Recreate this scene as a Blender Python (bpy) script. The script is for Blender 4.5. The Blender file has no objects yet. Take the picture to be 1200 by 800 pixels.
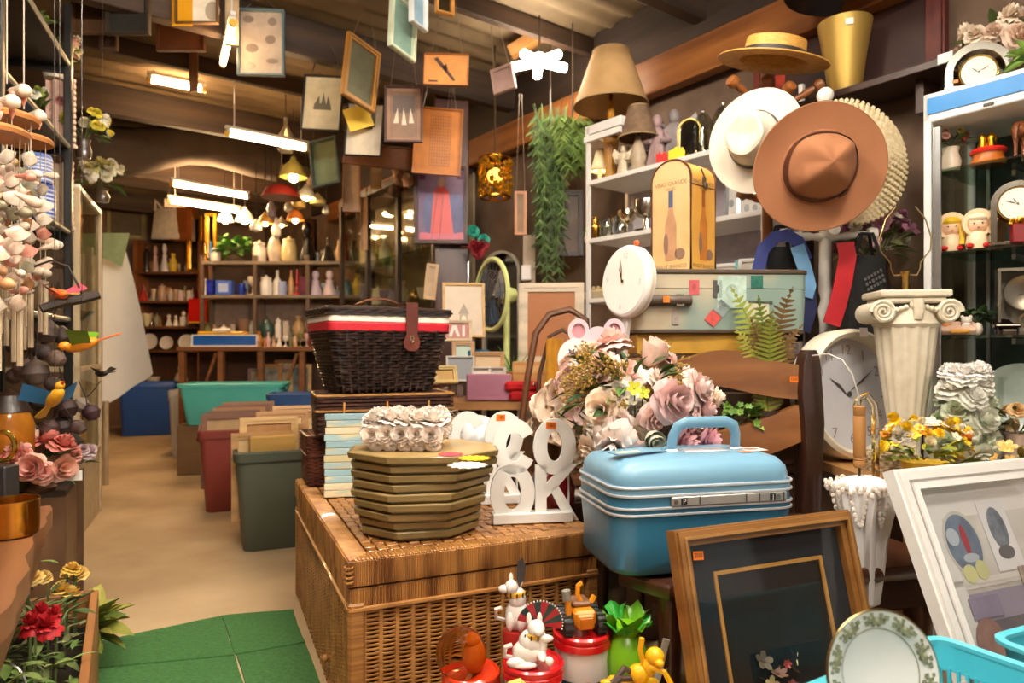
import bpy, math, random
from mathutils import Vector as V, Matrix
random.seed(11)
R = math.radians; PI = math.pi
sc = bpy.context.scene; COL = sc.collection
# ------------------------------------------------------------------ camera, world, exposure
F = 800.0; CX = 600.0; CY = 410.0; HC = 1.0          # focal length and horizon of the photo, eye height 1 m
cam = bpy.data.cameras.new('camera'); cam.lens = 24.0; cam.sensor_width = 36.0; cam.shift_y = 10/1200
cam.clip_start = .05; cam.dof.use_dof = True; cam.dof.focus_distance = 1.75; cam.dof.aperture_fstop = 3.6
camo = bpy.data.objects.new('camera', cam); COL.objects.link(camo)
camo.location = (0, 0, HC); camo.rotation_euler = (PI/2, 0, 0); sc.camera = camo
wd_ = bpy.data.worlds.new('ambient_fill'); sc.world = wd_; wd_.use_nodes = True  # uniform ambient fill added through the open end of the room
wd_.node_tree.nodes['Background'].inputs[0].default_value = (1.0, .92, .83, 1)
wd_.node_tree.nodes['Background'].inputs[1].default_value = .42
sc.view_settings.view_transform = 'Standard'; sc.view_settings.look = 'None'
sc.view_settings.gamma = 1; sc.view_settings.use_curve_mapping = False
sc.view_settings.exposure = 0.5
TUBE_WATT = 120.0
ZH = 2.96                                             # underside of the roof
# ------------------------------------------------------------------ coordinates
def P(px, py, d): return V(((px-CX)/F*d, d, HC-(py-CY)/F*d))
def G(px, py, z): return P(px, py, F*(HC-z)/(py-CY))
def at(px, d, z): return V(((px-CX)/F*d, d, z))
BR = R(36.4)                                          # the building's long axis, turned left of the view
U = V((-math.sin(BR), math.cos(BR), 0)); W = V((math.cos(BR), math.sin(BR), 0))
def B(s, w, z=0): return U*s + W*w + V((0, 0, z))
AR = R(23.7)                                          # the rattan trunk and the left racks
# ------------------------------------------------------------------ materials
def lin(h):
    o = []
    for i in (0, 2, 4):
        c = int(h[i:i+2], 16)/255
        o.append(c/12.92 if c <= .04045 else ((c+.055)/1.055)**2.4)
    return (*o, 1)
_mats = {}
def _base(key):
    m = bpy.data.materials.new('mat_%03d' % len(_mats)); m.use_nodes = True; _mats[key] = m
    nt = m.node_tree; return m, nt, nt.nodes['Principled BSDF']
def N(h, rough=.5, metal=0, var=.25, sc_=14, bump=0, h2=None, stretch=(1, 1, 1), coat=0, thr=None, rnd=.12, det=3, sss=0, trans=0, alpha=1):
    """noise-varied surface; h2 second colour; stretch for grain; thr=(lo,hi) sharpens the blend"""
    key = ('N', h, rough, metal, var, sc_, bump, h2, stretch, coat, thr, rnd, det, sss, trans, alpha)
    if key in _mats: return _mats[key]
    m, nt, b = _base(key); L = nt.links.new
    tc = nt.nodes.new('ShaderNodeTexCoord'); mp = nt.nodes.new('ShaderNodeMapping'); mp.inputs['Scale'].default_value = stretch
    L(tc.outputs['Object'], mp.inputs['Vector'])
    nz = nt.nodes.new('ShaderNodeTexNoise'); nz.inputs['Scale'].default_value = sc_; nz.inputs['Detail'].default_value = det
    L(mp.outputs[0], nz.inputs['Vector'])
    cr = nt.nodes.new('ShaderNodeValToRGB'); c = lin(h)
    c2 = lin(h2) if h2 else tuple(x*(1-var) for x in c[:3])+(1,)
    lo, hi = thr or (.3, .7)
    cr.color_ramp.elements[0].position = lo; cr.color_ramp.elements[1].position = hi
    cr.color_ramp.elements[0].color = c2; cr.color_ramp.elements[1].color = c
    L(nz.outputs[0], cr.inputs[0])
    if rnd:
        oi = nt.nodes.new('ShaderNodeObjectInfo'); mr = nt.nodes.new('ShaderNodeMapRange')
        mr.inputs[3].default_value = 1-rnd; mr.inputs[4].default_value = 1+rnd
        L(oi.outputs['Random'], mr.inputs[0])
        hs = nt.nodes.new('ShaderNodeHueSaturation'); L(cr.outputs[0], hs.inputs['Color']); L(mr.outputs[0], hs.inputs['Value'])
        L(hs.outputs[0], b.inputs['Base Color'])
    else: L(cr.outputs[0], b.inputs['Base Color'])
    b.inputs['Roughness'].default_value = rough; b.inputs['Metallic'].default_value = metal
    if coat: b.inputs['Coat Weight'].default_value = coat
    if trans: b.inputs['Transmission Weight'].default_value = trans
    if alpha < 1: b.inputs['Alpha'].default_value = alpha
    if sss:
        b.inputs['Subsurface Weight'].default_value = sss; b.inputs['Subsurface Radius'].default_value = (.01, .006, .004)
    if bump:
        bp = nt.nodes.new('ShaderNodeBump'); bp.inputs['Strength'].default_value = bump; bp.inputs['Distance'].default_value = .004
        L(nz.outputs[0], bp.inputs['Height']); L(bp.outputs[0], b.inputs['Normal'])
    return m
def WD(h, axis='x', rough=.45, h2=None, coat=0, sc_=9, var=.45):
    st = {'x': (.12, 1.6, 1.6), 'y': (1.6, .12, 1.6), 'z': (1.6, 1.6, .12)}[axis]
    return N(h, rough, var=var, sc_=sc_, bump=.12, h2=h2, stretch=st, coat=coat, det=6)
def ME(h, rough=.25, var=.15): return N(h, rough, metal=1, var=var, sc_=25)
def PL(h, rough=.35, coat=0): return N(h, rough, var=.08, sc_=10, coat=coat, rnd=.05)
def CE(h, rough=.18): return N(h, rough, var=.06, sc_=12, coat=.4, rnd=.05)
def GL(h='ffffff', rough=0.0):
    key = ('G', h, rough)
    if key in _mats: return _mats[key]
    m, nt, b = _base(key); b.inputs['Base Color'].default_value = lin(h)
    b.inputs['Roughness'].default_value = rough; b.inputs['Transmission Weight'].default_value = 1; b.inputs['IOR'].default_value = 1.25
    return m
def PANE(h='e8f0ea', f=.10, rough=.02):
    """thin flat glass: clear with a constant share of reflection"""
    key = ('P', h, f, rough)
    if key in _mats: return _mats[key]
    m, nt, b = _base(key); L = nt.links.new
    tr = nt.nodes.new('ShaderNodeBsdfTransparent'); tr.inputs[0].default_value = lin(h)
    gl = nt.nodes.new('ShaderNodeBsdfGlossy'); gl.inputs['Roughness'].default_value = rough
    mx = nt.nodes.new('ShaderNodeMixShader'); mx.inputs[0].default_value = f
    L(tr.outputs[0], mx.inputs[1]); L(gl.outputs[0], mx.inputs[2]); L(mx.outputs[0], nt.nodes['Material Output'].inputs[0])
    return m
def EM(h, s):
    key = ('E', h, s)
    if key in _mats: return _mats[key]
    m, nt, b = _base(key); b.inputs['Emission Color'].default_value = lin(h); b.inputs['Emission Strength'].default_value = s
    b.inputs['Base Color'].default_value = lin(h); return m
# ------------------------------------------------------------------ mesh builder
def RZ(a): return Matrix.Rotation(a, 4, 'Z')
def RX(a): return Matrix.Rotation(a, 4, 'X')
def RY(a): return Matrix.Rotation(a, 4, 'Y')
def T(x, y=0, z=0): return Matrix.Translation(x if isinstance(x, V) else V((x, y, z)))
def SCL(x, y, z): return Matrix.Diagonal((x, y, z, 1))
class MB:
    def __init__(s): s.v = []; s.f = []
    def add(s, vs, fs, M=None):
        n = len(s.v)
        s.v += [tuple(M @ V(p)) for p in vs] if M is not None else [tuple(p) for p in vs]
        s.f += [tuple(i+n for i in f) for f in fs]; return s
    def box(s, c, sz, M=None, bev=0):
        x, y, z = (a/2 for a in sz); cx, cy, cz = c; b = min(bev, x*.9, y*.9, z*.9)
        if b <= 0:
            vs = [(cx+i*x, cy+j*y, cz+k*z) for i in (-1, 1) for j in (-1, 1) for k in (-1, 1)]
            return s.add(vs, [(0, 1, 3, 2), (4, 6, 7, 5), (0, 4, 5, 1), (2, 3, 7, 6), (0, 2, 6, 4), (1, 5, 7, 3)], M)
        vs = []; idx = {}
        for i in (-1, 1):
            for j in (-1, 1):
                for k in (-1, 1):
                    for a in range(3):
                        p = [i*(x-b), j*(y-b), k*(z-b)]; p[a] += (i, j, k)[a]*b
                        idx[i, j, k, a] = len(vs); vs.append((cx+p[0], cy+p[1], cz+p[2]))
        fs = []
        for a in range(3):
            o = [q for q in range(3) if q != a]
            for sg in (-1, 1):
                q = []
                for (m1, m2) in ((-1, -1), (1, -1), (1, 1), (-1, 1)):
                    t = [0, 0, 0]; t[a] = sg; t[o[0]] = m1; t[o[1]] = m2; q.append(idx[(*t, a)])
                fs.append(tuple(q))
            for m1 in (-1, 1):
                for m2 in (-1, 1):
                    lo = [0, 0, 0]; lo[a] = -1; lo[o[0]] = m1; lo[o[1]] = m2; hi = list(lo); hi[a] = 1
                    fs.append((idx[(*lo, o[0])], idx[(*hi, o[0])], idx[(*hi, o[1])], idx[(*lo, o[1])]))
        for i in (-1, 1):
            for j in (-1, 1):
                for k in (-1, 1): fs.append((idx[i, j, k, 0], idx[i, j, k, 1], idx[i, j, k, 2]))
        return s.add(vs, fs, M)
    def lathe(s, prof, n=16, M=None, c=(0, 0, 0), cap=True, fl=None):
        """prof [(r,z)...]; fl(angle, z) optional radius factor"""
        vs = []; fs = []
        for r, z in prof:
            for i in range(n):
                a = 2*PI*i/n; k = fl(a, z) if fl else 1
                vs.append((c[0]+r*k*math.cos(a), c[1]+r*k*math.sin(a), c[2]+z))
        for j in range(len(prof)-1):
            for i in range(n):
                q = (i+1) % n; fs.append((j*n+i, j*n+q, (j+1)*n+q, (j+1)*n+i))
        if cap:
            if prof[0][0] > 1e-6: fs.append(tuple(range(n))[::-1])
            if prof[-1][0] > 1e-6: fs.append(tuple((len(prof)-1)*n+i for i in range(n)))
        return s.add(vs, fs, M)
    def ball(s, c, r, n=12, m=8, M=None):
        if not hasattr(r, '__len__'): r = (r, r, r)
        vs = []; fs = []
        for j in range(1, m):
            t = PI*j/m
            for i in range(n):
                a = 2*PI*i/n; vs.append((c[0]+r[0]*math.sin(t)*math.cos(a), c[1]+r[1]*math.sin(t)*math.sin(a), c[2]-r[2]*math.cos(t)))
        for j in range(m-2):
            for i in range(n):
                q = (i+1) % n; fs.append((j*n+i, j*n+q, (j+1)*n+q, (j+1)*n+i))
        b = len(vs); vs.append((c[0], c[1], c[2]-r[2])); vs.append((c[0], c[1], c[2]+r[2]))
        for i in range(n):
            q = (i+1) % n; fs.append((b, q, i)); fs.append((b+1, (m-2)*n+i, (m-2)*n+q))
        return s.add(vs, fs, M)
    def tube(s, pts, r, n=6, closed=False, M=None, flat=1.0):
        """swept tube; r number or list; flat squeezes the section"""
        pts = [V(p) for p in pts]; k = len(pts); rs = r if hasattr(r, '__len__') else [r]*k
        vs = []; fs = []; up = None
        for i, p in enumerate(pts):
            a = pts[(i-1) % k] if (closed or i > 0) else p; b = pts[(i+1) % k] if (closed or i < k-1) else p
            t = (b-a)
            t = t.normalized() if t.length > 1e-9 else V((0, 0, 1))
            if up is None: up = V((0, 0, 1)) if abs(t.z) < .9 else V((0, 1, 0))
            sd = t.cross(up)
            if sd.length < 1e-6: sd = t.cross(V((1, 0, 0)))
            sd.normalize(); up = sd.cross(t).normalized()
            for j in range(n):
                q = 2*PI*(j+.5)/n; vs.append(p + sd*(rs[i]*math.cos(q)) + up*(rs[i]*flat*math.sin(q)))
        for i in range(k if closed else k-1):
            i2 = (i+1) % k
            for j in range(n):
                j2 = (j+1) % n; fs.append((i*n+j, i2*n+j, i2*n+j2, i*n+j2))
        if not closed: fs.append(tuple(range(n))); fs.append(tuple((k-1)*n+j for j in range(n))[::-1])
        return s.add(vs, fs, M)
    def prism(s, pts, h, M=None, z0=0):
        """polygon in local xy extruded z0..z0+h"""
        n = len(pts); vs = [(x, y, z0) for x, y in pts]+[(x, y, z0+h) for x, y in pts]
        fs = [tuple(range(n))[::-1], tuple(range(n, 2*n))]+[(i, (i+1) % n, n+(i+1) % n, n+i) for i in range(n)]
        return s.add(vs, fs, M)
    def plate(s, pts, y=0, t=.001, M=None):
        """flat shape in local xz, front at y-t"""
        n = len(pts); vs = [(x, y, z) for x, z in pts]+[(x, y-t, z) for x, z in pts]
        fs = [tuple(range(n))[::-1], tuple(range(n, 2*n))]+[(i, (i+1) % n, n+(i+1) % n, n+i) for i in range(n)]
        return s.add(vs, fs, M)
    def ringplate(s, outer, inner, y0, y1, M=None):
        """ring between two outlines of equal length in xz, from y0 (back) to y1 (front)"""
        n = len(outer)
        vs = [(x, y0, z) for x, z in outer]+[(x, y1, z) for x, z in outer]+[(x, y1, z) for x, z in inner]+[(x, y0, z) for x, z in inner]
        fs = []
        for i in range(n):
            j = (i+1) % n
            for a in range(4):
                b = (a+1) % 4; fs.append((a*n+i, a*n+j, b*n+j, b*n+i))
        return s.add(vs, fs, M)
    def grid(s, fn, nu, nv, M=None, cu=False):
        vs = [fn(i/nu, j/nv) for j in range(nv+1) for i in range(nu+(0 if cu else 1))]; w = nu+(0 if cu else 1); fs = []
        for j in range(nv):
            for i in range(nu):
                q = (i+1) % w if cu else i+1; fs.append((j*w+i, j*w+q, (j+1)*w+q, (j+1)*w+i))
        return s.add(vs, fs, M)
    def mesh(s, mat, ang=.7):
        me = bpy.data.meshes.new('mesh'); me.from_pydata(s.v, [], s.f); me.materials.append(mat)
        me.polygons.foreach_set('use_smooth', [True]*len(me.polygons)); me.set_sharp_from_angle(angle=ang); me.update(); return me
def link(name, me, parent=None, M=None):
    o = bpy.data.objects.new(name, me); COL.objects.link(o)
    if parent: o.parent = parent
    if M is not None: o.matrix_local = M
    return o
def tag(o, label, cat, group=None):
    o['label'] = label; o['category'] = cat
    if group: o['group'] = group
    return o
def thing(name, label, cat, M=None, group=None):
    o = bpy.data.objects.new(name, None); COL.objects.link(o); o.empty_display_size = .05
    if M is not None: o.matrix_world = M if isinstance(M, Matrix) else T(M)
    return tag(o, label, cat, group)
def part(t, name, mb, mat, M=None): return link(name, mb.mesh(mat), t, M)
def solo(name, label, cat, mb, mat, M=None, group=None):
    o = link(name, mb.mesh(mat), None, M if isinstance(M, Matrix) or M is None else T(M)); return tag(o, label, cat, group)
def struct(name, mb, mat, parent=None, M=None):
    o = link(name, mb.mesh(mat), parent, M)
    if not parent: o['kind'] = 'structure'
    return o
def copy_tree(o, M, label=None, group=None):
    c = o.copy(); COL.objects.link(c); c.matrix_world = M
    if label: c['label'] = label
    if group: c['group'] = group
    def rec(a, b):
        for ch in list(a.children):
            k = ch.copy(); COL.objects.link(k); k.parent = b; k.matrix_local = ch.matrix_local.copy(); rec(ch, k)
    rec(o, c); return c
# text meshes, made while the scene is still empty
_txt = {}
def _mktext(s):
    cu = bpy.data.curves.new('t', 'FONT'); cu.body = s; cu.size = 1; cu.extrude = .02; cu.align_x = 'CENTER'; cu.align_y = 'CENTER'; cu.resolution_u = 3
    o = bpy.data.objects.new('t', cu); COL.objects.link(o)
    me = bpy.data.meshes.new_from_object(o.evaluated_get(bpy.context.evaluated_depsgraph_get()))
    _txt[s] = ([tuple(v.co) for v in me.vertices], [tuple(p.vertices) for p in me.polygons])
    bpy.data.objects.remove(o); bpy.data.curves.remove(cu); bpy.data.meshes.remove(me)
for _s in ['180', '200', '1500', 'P', 'J', 'VINO GRANDE', 'VIN EL', 'PINOT BIANCO']+[str(i) for i in range(1, 13)]: _mktext(_s)
def text(mb, s, size, M):
    """text lying in local xz facing -y"""
    v, f = _txt[s]; return mb.add(v, f, M @ RX(PI/2) @ SCL(size, size, size*.06))
def ell(cx, cz, rx, rz, n=20): return [(cx+rx*math.cos(2*PI*i/n), cz+rz*math.sin(2*PI*i/n)) for i in range(n)]
def rect(cx, cz, w, h): return [(cx-w/2, cz-h/2), (cx+w/2, cz-h/2), (cx+w/2, cz+h/2), (cx-w/2, cz+h/2)]
# ------------------------------------------------------------------ lamps (each lamp carries its own light)
def tube_lamp(a, b, label, watt=1.0, warm='ffd096', housing=True, hw=.032, group='fluorescent tubes under the roof'):
    a = V(a); b = V(b); L = (b-a).length; ang = math.atan2((b-a).y, (b-a).x); el = math.asin((b-a).z/L)
    t = thing('fluorescent_light', label, 'light', T((a+b)/2) @ RZ(ang) @ RY(-el), group)
    mb = MB(); mb.tube([(-L/2+.03, 0, 0), (L/2-.03, 0, 0)], .016, 8); part(t, 'tube', mb, EM(warm, TUBE_WATT*watt))
    for s_ in (-1, 1):
        mb = MB(); mb.tube([(s_*(L/2-.03), 0, 0), (s_*L/2, 0, 0)], .019, 8); part(t, 'end_cap', mb, PL('d8a830'))
    if housing:
        mb = MB(); mb.box((0, 0, .045), (L, hw, .026), bev=.005)
        for s_ in (-1, 1): mb.box((s_*(L/2-.02), 0, .015), (.02, .03, .05))
        part(t, 'housing', mb, PL('c9c2b4'))
        for s_ in (-1, 1):
            mb = MB(); mb.tube([(s_*L*.4, 0, .06), (s_*L*.4, 0, max(.08, ZH-(a+b).z/2))], .004, 4); part(t, 'hanger', mb, PL('cfc9bb'))
    return t
def tl(p1, p2, d1, label, **k):
    d2 = d1*(CY-p1[1])/(CY-p2[1]) if k.pop('level', True) else k.pop('d2')
    tube_lamp(P(*p1, d1), P(*p2, d2), label, **k)
tl((172, 93), (241, 106), 4.75, 'lone bright tube light under the dark rafters beyond the hanging brown slat')
tl((264, 156), (362, 175), 4.7, 'tube light crossing behind the hanging frosted glass bottle lamp')
tl((199, 215), (292, 231), 6.2, 'upper tube of the bright pair above the potted green plant', watt=1.5)
tl((196, 235), (282, 248), 6.6, 'lower tube of the bright pair above the potted green plant', watt=1.5)
tl((261, 76), (273, 26), 4.0, 'tube light hung lengthwise beside the blue-grey framed sketch sheet', watt=.4, level=False, d2=3.4)
tl((556, -6), (598, 6), 3.9, 'tube light partly hidden behind the corrugated roof and hanging frames')
# unseen tubes added above and behind the photographer to light the foreground
for i, (s_, w_, wt) in enumerate(((1.1, -.1, 1.8), (.3, 1.1, 1.5), (1.5, 1.4, 1.05), (-.9, .3, 1.4))):
    tube_lamp(B(s_, w_-.6, 2.62), B(s_, w_+.6, 2.62), 'unseen tube light added above the rattan trunk', watt=wt*1.35, warm='fff5e6', hw=.2, group='added front tube lights')  # wide housings added to keep their light off the near ceiling
def pendant():
    c = P(632, 73, 4.0); t = thing('pendant_light', 'bright pendant lamp of crossed glowing tubes hanging from rafters', 'light', c)
    mb = MB(); mb.tube([(0, 0, .03), (0, 0, ZH-c.z)], .006, 5); part(t, 'cord', mb, PL('3a2c20'))
    mb = MB(); mb.lathe([(.0, .05), (.03, .05), (.035, .01), (.0, 0)], 10); part(t, 'hub', mb, PL('e0d8c8'))
    for k in range(5):
        a = k*2*PI/5+.35; mb = MB(); mb.tube([(.03*math.cos(a), .03*math.sin(a), 0), (.17*math.cos(a), .17*math.sin(a), -.01)], .026, 8); part(t, 'glow_tube', mb, EM('fff0d8', 40))
pendant()
# ------------------------------------------------------------------ the shell
def slab(name, s0, s1, w0, w1, z0, z1, mat):
    mb = MB(); q = [B(s0, w0), B(s0, w1), B(s1, w1), B(s1, w0)]; mb.prism([(p.x, p.y) for p in q], z1-z0, z0=z0); return struct(name, mb, mat)
concrete = N('cdb38c', .8, sc_=1.3, h2='9c805c', bump=.25, thr=(.3, .72), det=8, rnd=0)
SB, WL, WR, SF = 10.3, -1.0, 3.05, -2.6
slab('floor', SF, SB, WL, WR, -.1, 0, concrete)
slab('wall_back', SB, SB+.1, WL-.1, WR+.1, 0, 3.1, N('8b7060', .85, sc_=3, h2='6e5748', rnd=0))
slab('wall_right', SF, SB, WR, WR+.1, 0, 3.1, N('7d6552', .85, sc_=4, h2='5c4737', bump=.2, rnd=0))
slab('wall_left', SF, SB, WL-.1, WL, 0, 3.1, N('5c4636', .85, sc_=3, h2='443224', rnd=0))
# corrugated roof sheets running beside the rafters
def roof():
    n = 460; amp = .022; per = .17
    def fn(u, v):
        s_ = SF+(SB-SF)*u; p = B(s_, WL+(WR-WL)*v); return (p.x, p.y, 3.0+amp*math.sin(2*PI*s_/per))
    mb = MB(); mb.grid(fn, n, 1); o = struct('ceiling', mb, N('7d6a4e', .75, sc_=2.2, h2='574632', rnd=0, bump=.1))
    mb = MB(); q = [B(SF, WL), B(SF, WR), B(SB, WR), B(SB, WL)]; mb.prism([(p.x, p.y) for p in q], .03, z0=3.04); part(o, 'roof_underlay', mb, N('4a3c30', .9))
    bm = WD('4a3525', 'x', .7, h2='2a1c12')
    for i, s_ in enumerate((-1.2, -.3, .6, 1.5, 2.35, 3.2, 4.05, 4.95, 5.9, 6.9, 7.9, 8.9, 9.8)):
        big = i % 2 == 0
        mb = MB(); h = .22 if big else .11; mb.box((0, 0, 0), (WR-WL, .085 if big else .05, h), bev=.006)
        link('rafter', mb.mesh(bm), o, T(B(s_, (WL+WR)/2, 2.975-h/2)) @ RZ(BR))
roof()
mb = MB(); mb.box((0, 0, 0), (9, .09, .2), bev=.008); struct('trim_1', mb, WD('9a5f2c', 'x', .5, h2='6b3c18'), M=T(B(3, 2.96, 2.55)) @ RZ(BR+PI/2))
for i, (s_, w_) in enumerate(((6.6, 2.95), (8.2, 2.95))):
    mb = MB(); mb.box((0, 0, 0), (.12, .12, 2.6), bev=.008); struct('trim_%d' % (i+2), mb, WD('5a3018', 'z'), M=T(B(s_, w_, 1.3)) @ RZ(BR))
mb = MB(); mb.box((0, 0, 0), (10, .03, .36), bev=.004); struct('trim_6', mb, WD('3a281c', 'x', .7, h2='22160e'), M=T(B(3.2, 3.0, 2.82)) @ RZ(BR+PI/2))  # dark boards added to darken the wall above the plate
# diagonal roof brace beside the pendant
mb = MB(); a = P(598, 62, 4.3); b = P(668, 20, 4.2); mb.tube([a, b], .05, 4); struct('trim_4', mb, WD('9a6a38', 'x'))
# long cloth duct sagging under the far roof
mb = MB(); pts = [P(75+i*28, 168+8*math.sin(i*.8)+i*1.5, 5.7+.1*i) for i in range(10)]; mb.tube(pts, [.2+.02*math.sin(i) for i in range(10)], 10)
struct('trim_5', mb, N('5b4a3c', .9, sc_=5, bump=.2))
# ------------------------------------------------------------------ shared shapes
def rrect(w, d, r, k=5, c=(0, 0)):
    out = []
    for (sx, sy, a0) in ((1, 1, 0), (-1, 1, 90), (-1, -1, 180), (1, -1, 270)):
        for i in range(k+1):
            a = R(a0+90*i/k); out.append((c[0]+sx*(w/2-r)+r*math.cos(a), c[1]+sy*(d/2-r)+r*math.sin(a)))
    return out
def loft(mb, loops, M=None, cap=True):
    """loops [(pts2d, z)...]"""
    n = len(loops[0][0]); vs = [(x, y, z) for pts, z in loops for x, y in pts]; fs = []
    for j in range(len(loops)-1):
        for i in range(n):
            q = (i+1) % n; fs.append((j*n+i, j*n+q, (j+1)*n+q, (j+1)*n+i))
    if cap: fs.append(tuple(range(n))[::-1]); fs.append(tuple((len(loops)-1)*n+i for i in range(n)))
    return mb.add(vs, fs, M)
def peri(pts, n):
    """resample a closed 2d outline to n points with outward normals"""
    P2 = [V((x, y, 0)) for x, y in pts]; seg = [(P2[(i+1) % len(P2)]-P2[i]).length for i in range(len(P2))]; tot = sum(seg); out = []
    i = 0; acc = 0
    for k in range(n):
        t = tot*k/n
        while acc+seg[i] < t-1e-9: acc += seg[i]; i += 1
        a = P2[i]; b = P2[(i+1) % len(P2)]; p = a.lerp(b, (t-acc)/max(seg[i], 1e-9)); d = (b-a).normalized(); out.append((p, V((d.y, -d.x, 0))))
    return out
def weave(mb, bot, top, z0, z1, rows, pitch, r, amp, flat=1.0, n=4):
    """woven strands around a body: bot/top are (w,d,corner)"""
    for j in range(rows):
        t = (j+.5)/rows; w, d, c = (bot[i]+(top[i]-bot[i])*t for i in range(3))
        per = 2*(w+d); k = max(8, int(per/pitch/2)*2); q = peri(rrect(w, d, c, 3), k*2)
        pts = []
        for i, (p, nn) in enumerate(q):
            o = amp*math.sin(PI*i/2+PI*j)
            pts.append((p.x+nn.x*o, p.y+nn.y*o, z0+(z1-z0)*t))
        mb.tube(pts, r, n, closed=True, flat=flat)
    return mb
def stakes(mb, bot, top, z0, z1, pitch, r):
    w, d, c = bot; k = max(8, int(2*(w+d)/pitch/2)*2)
    a = peri(rrect(*bot, 3), k*2); b = peri(rrect(*top, 3), k*2)
    for i in range(0, k*2, 2): mb.tube([(a[i][0].x, a[i][0].y, z0), (b[i][0].x, b[i][0].y, z1)], r, 4)
    return mb
# flowers -----------------------------------------------------------
def rose_mesh(mat, layers=((3, .28, .95), (4, .5, .85), (5, .75, .66), (6, .95, .42), (6, 1.05, .12)), seed=1, ruff=.08):
    rg = random.Random(seed); mb = MB()
    for li, (n, rad, cup) in enumerate(layers):
        for k in range(n):
            a0 = 2*PI*k/n+li*.7+rg.uniform(-.15, .15); wd = 3.4*PI/n*.5
            def fn(u, v, a0=a0, wd=wd, rad=rad, cup=cup):
                a = a0+(u-.5)*2*wd*(.45+.55*math.sin(PI*min(1, v*.8+.12))); r = rad*(.15+.85*v**.7)*(1-.10*abs(u-.5)*2*v)
                h = (cup*.9+.12)*v-(1-cup)*.35*v*v + ruff*math.sin(u*9+a0*3)*v
                return (r*math.cos(a), r*math.sin(a), h+.04*li*0)
            mb.grid(fn, 4, 4)
    return mb.mesh(mat, 1.2)
def blossom_mesh(mat, n=5, seed=1, cup=.25, tip=1.0, core=None):
    mb = MB()
    for k in range(n):
        a0 = 2*PI*k/n; w = PI/n*1.05
        def fn(u, v, a0=a0):
            a = a0+(u-.5)*2*w*math.sin(PI*(.15+.72*v))**.8; r = .08+.92*v*(1-.12*tip*abs(u-.5)*2)
            return (r*math.cos(a), r*math.sin(a), cup*v*v+.05*math.sin(u*PI))
        mb.grid(fn, 2, 3)
    mb.ball((0, 0, .08), .16, 6, 4); return mb.mesh(mat, 1.0)
def leaf_mesh(mat, w=.35, curl=.2):
    mb = MB()
    def fn(u, v): k = math.sin(PI*v**.8)*w; return ((u-.5)*k*2*.5, v, curl*v*v*-.8+abs(u-.5)*k*.5)
    mb.grid(fn, 2, 5); return mb.mesh(mat, 1.2)
def orient(p, d, s, spin=0):
    """matrix placing a z-up mesh at p pointing along d with size s"""
    q = V(d).normalized().to_track_quat('Z', 'Y').to_matrix().to_4x4(); return T(V(p)) @ q @ RZ(spin) @ SCL(s, s, s)
def orient_leaf(p, d, s, roll=0):
    q = V(d).normalized().to_track_quat('Y', 'Z').to_matrix().to_4x4(); return T(V(p)) @ q @ RY(roll) @ SCL(s, s, s)
FM = {}
def fl(kind, h):
    if (kind, h) in FM: return FM[kind, h]
    m = N(h, .6, var=.18, sc_=3, rnd=.1, sss=0)
    if kind == 'rose': me = rose_mesh(m)
    elif kind == 'open': me = rose_mesh(m, ((4, .3, .85), (5, .55, .7), (6, .8, .48), (7, 1.0, .2), (6, 1.05, -.05)), 3)
    elif kind == 'bud': me = rose_mesh(m, ((3, .35, 1.3), (4, .6, 1.25), (4, .8, 1.0)), 5, .03)
    elif kind == 'puff': me = rose_mesh(m, ((5, .4, .9), (6, .65, .6), (7, .85, .2), (7, 1.0, -.3)), 6, .14)
    elif kind == 'star': me = blossom_mesh(m, 6, cup=.35)
    elif kind == 'five': me = blossom_mesh(m, 5, cup=.2)
    elif kind == 'leaf': me = leaf_mesh(m)
    elif kind == 'thin': me = leaf_mesh(m, .14, .35)
    elif kind == 'wide': me = leaf_mesh(m, .55, .15)
    FM[kind, h] = me; return me
def sprig(mb, p, d, n, s, rg):
    """fine twig with beads"""
    d = V(d).normalized(); e = V(p)+d*s; mb.tube([p, e], .0012, 3)
    for i in range(n):
        q = V(p).lerp(e, .35+.65*i/n)+V((rg.uniform(-1, 1), rg.uniform(-1, 1), rg.uniform(-1, 1)))*s*.2; mb.ball(q, s*.045, 5, 3)
def bouquet(t, spots, leaves, greens, rg, c=(0, 0, 0), lr=.1, ls=.07, lk='leaf', fname='flower', lname='leaf', spread=(-.3, 1)):
    """spots [(x,y,z,r,kind,hex)] local; leaves scattered on a dome of radius lr"""
    c = V(c)
    for (x, y, z, r, k, h) in spots:
        p = V((x, y, z)); d = (p-c); d = d if d.length > .01 else V((0, 0, 1)); d = d+V((0, -.04, .02))
        link(fname, fl(k, h), t, orient(p, d, r, rg.uniform(0, 6)))
    for i in range(leaves):
        a = rg.uniform(0, 2*PI); e = rg.uniform(*spread); d = V((math.cos(a), math.sin(a), e)).normalized()
        link(lname, fl(lk, rg.choice(greens)), t, orient_leaf(c+d*lr*rg.uniform(.5, .95), d+V((0, 0, rg.uniform(-.4, .3))), ls*rg.uniform(.7, 1.2), rg.uniform(-.6, .6)))
def sticker(t, x, z, y, s='180', w=.03, h=.02, M0=None, colr='f07a1e', ang=0):
    M = (M0 or Matrix()) @ T(x, y, z) @ RY(ang)
    mb = MB(); mb.plate(rect(0, 0, w, h), 0, .0008); o = part(t, 'price_sticker', mb, PL(colr), M)
    if s: mb = MB(); text(mb, s, h*.75, T(0, -.0012, 0)); part(o, 'ink', mb, PL('20140c'))
    return o
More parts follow.
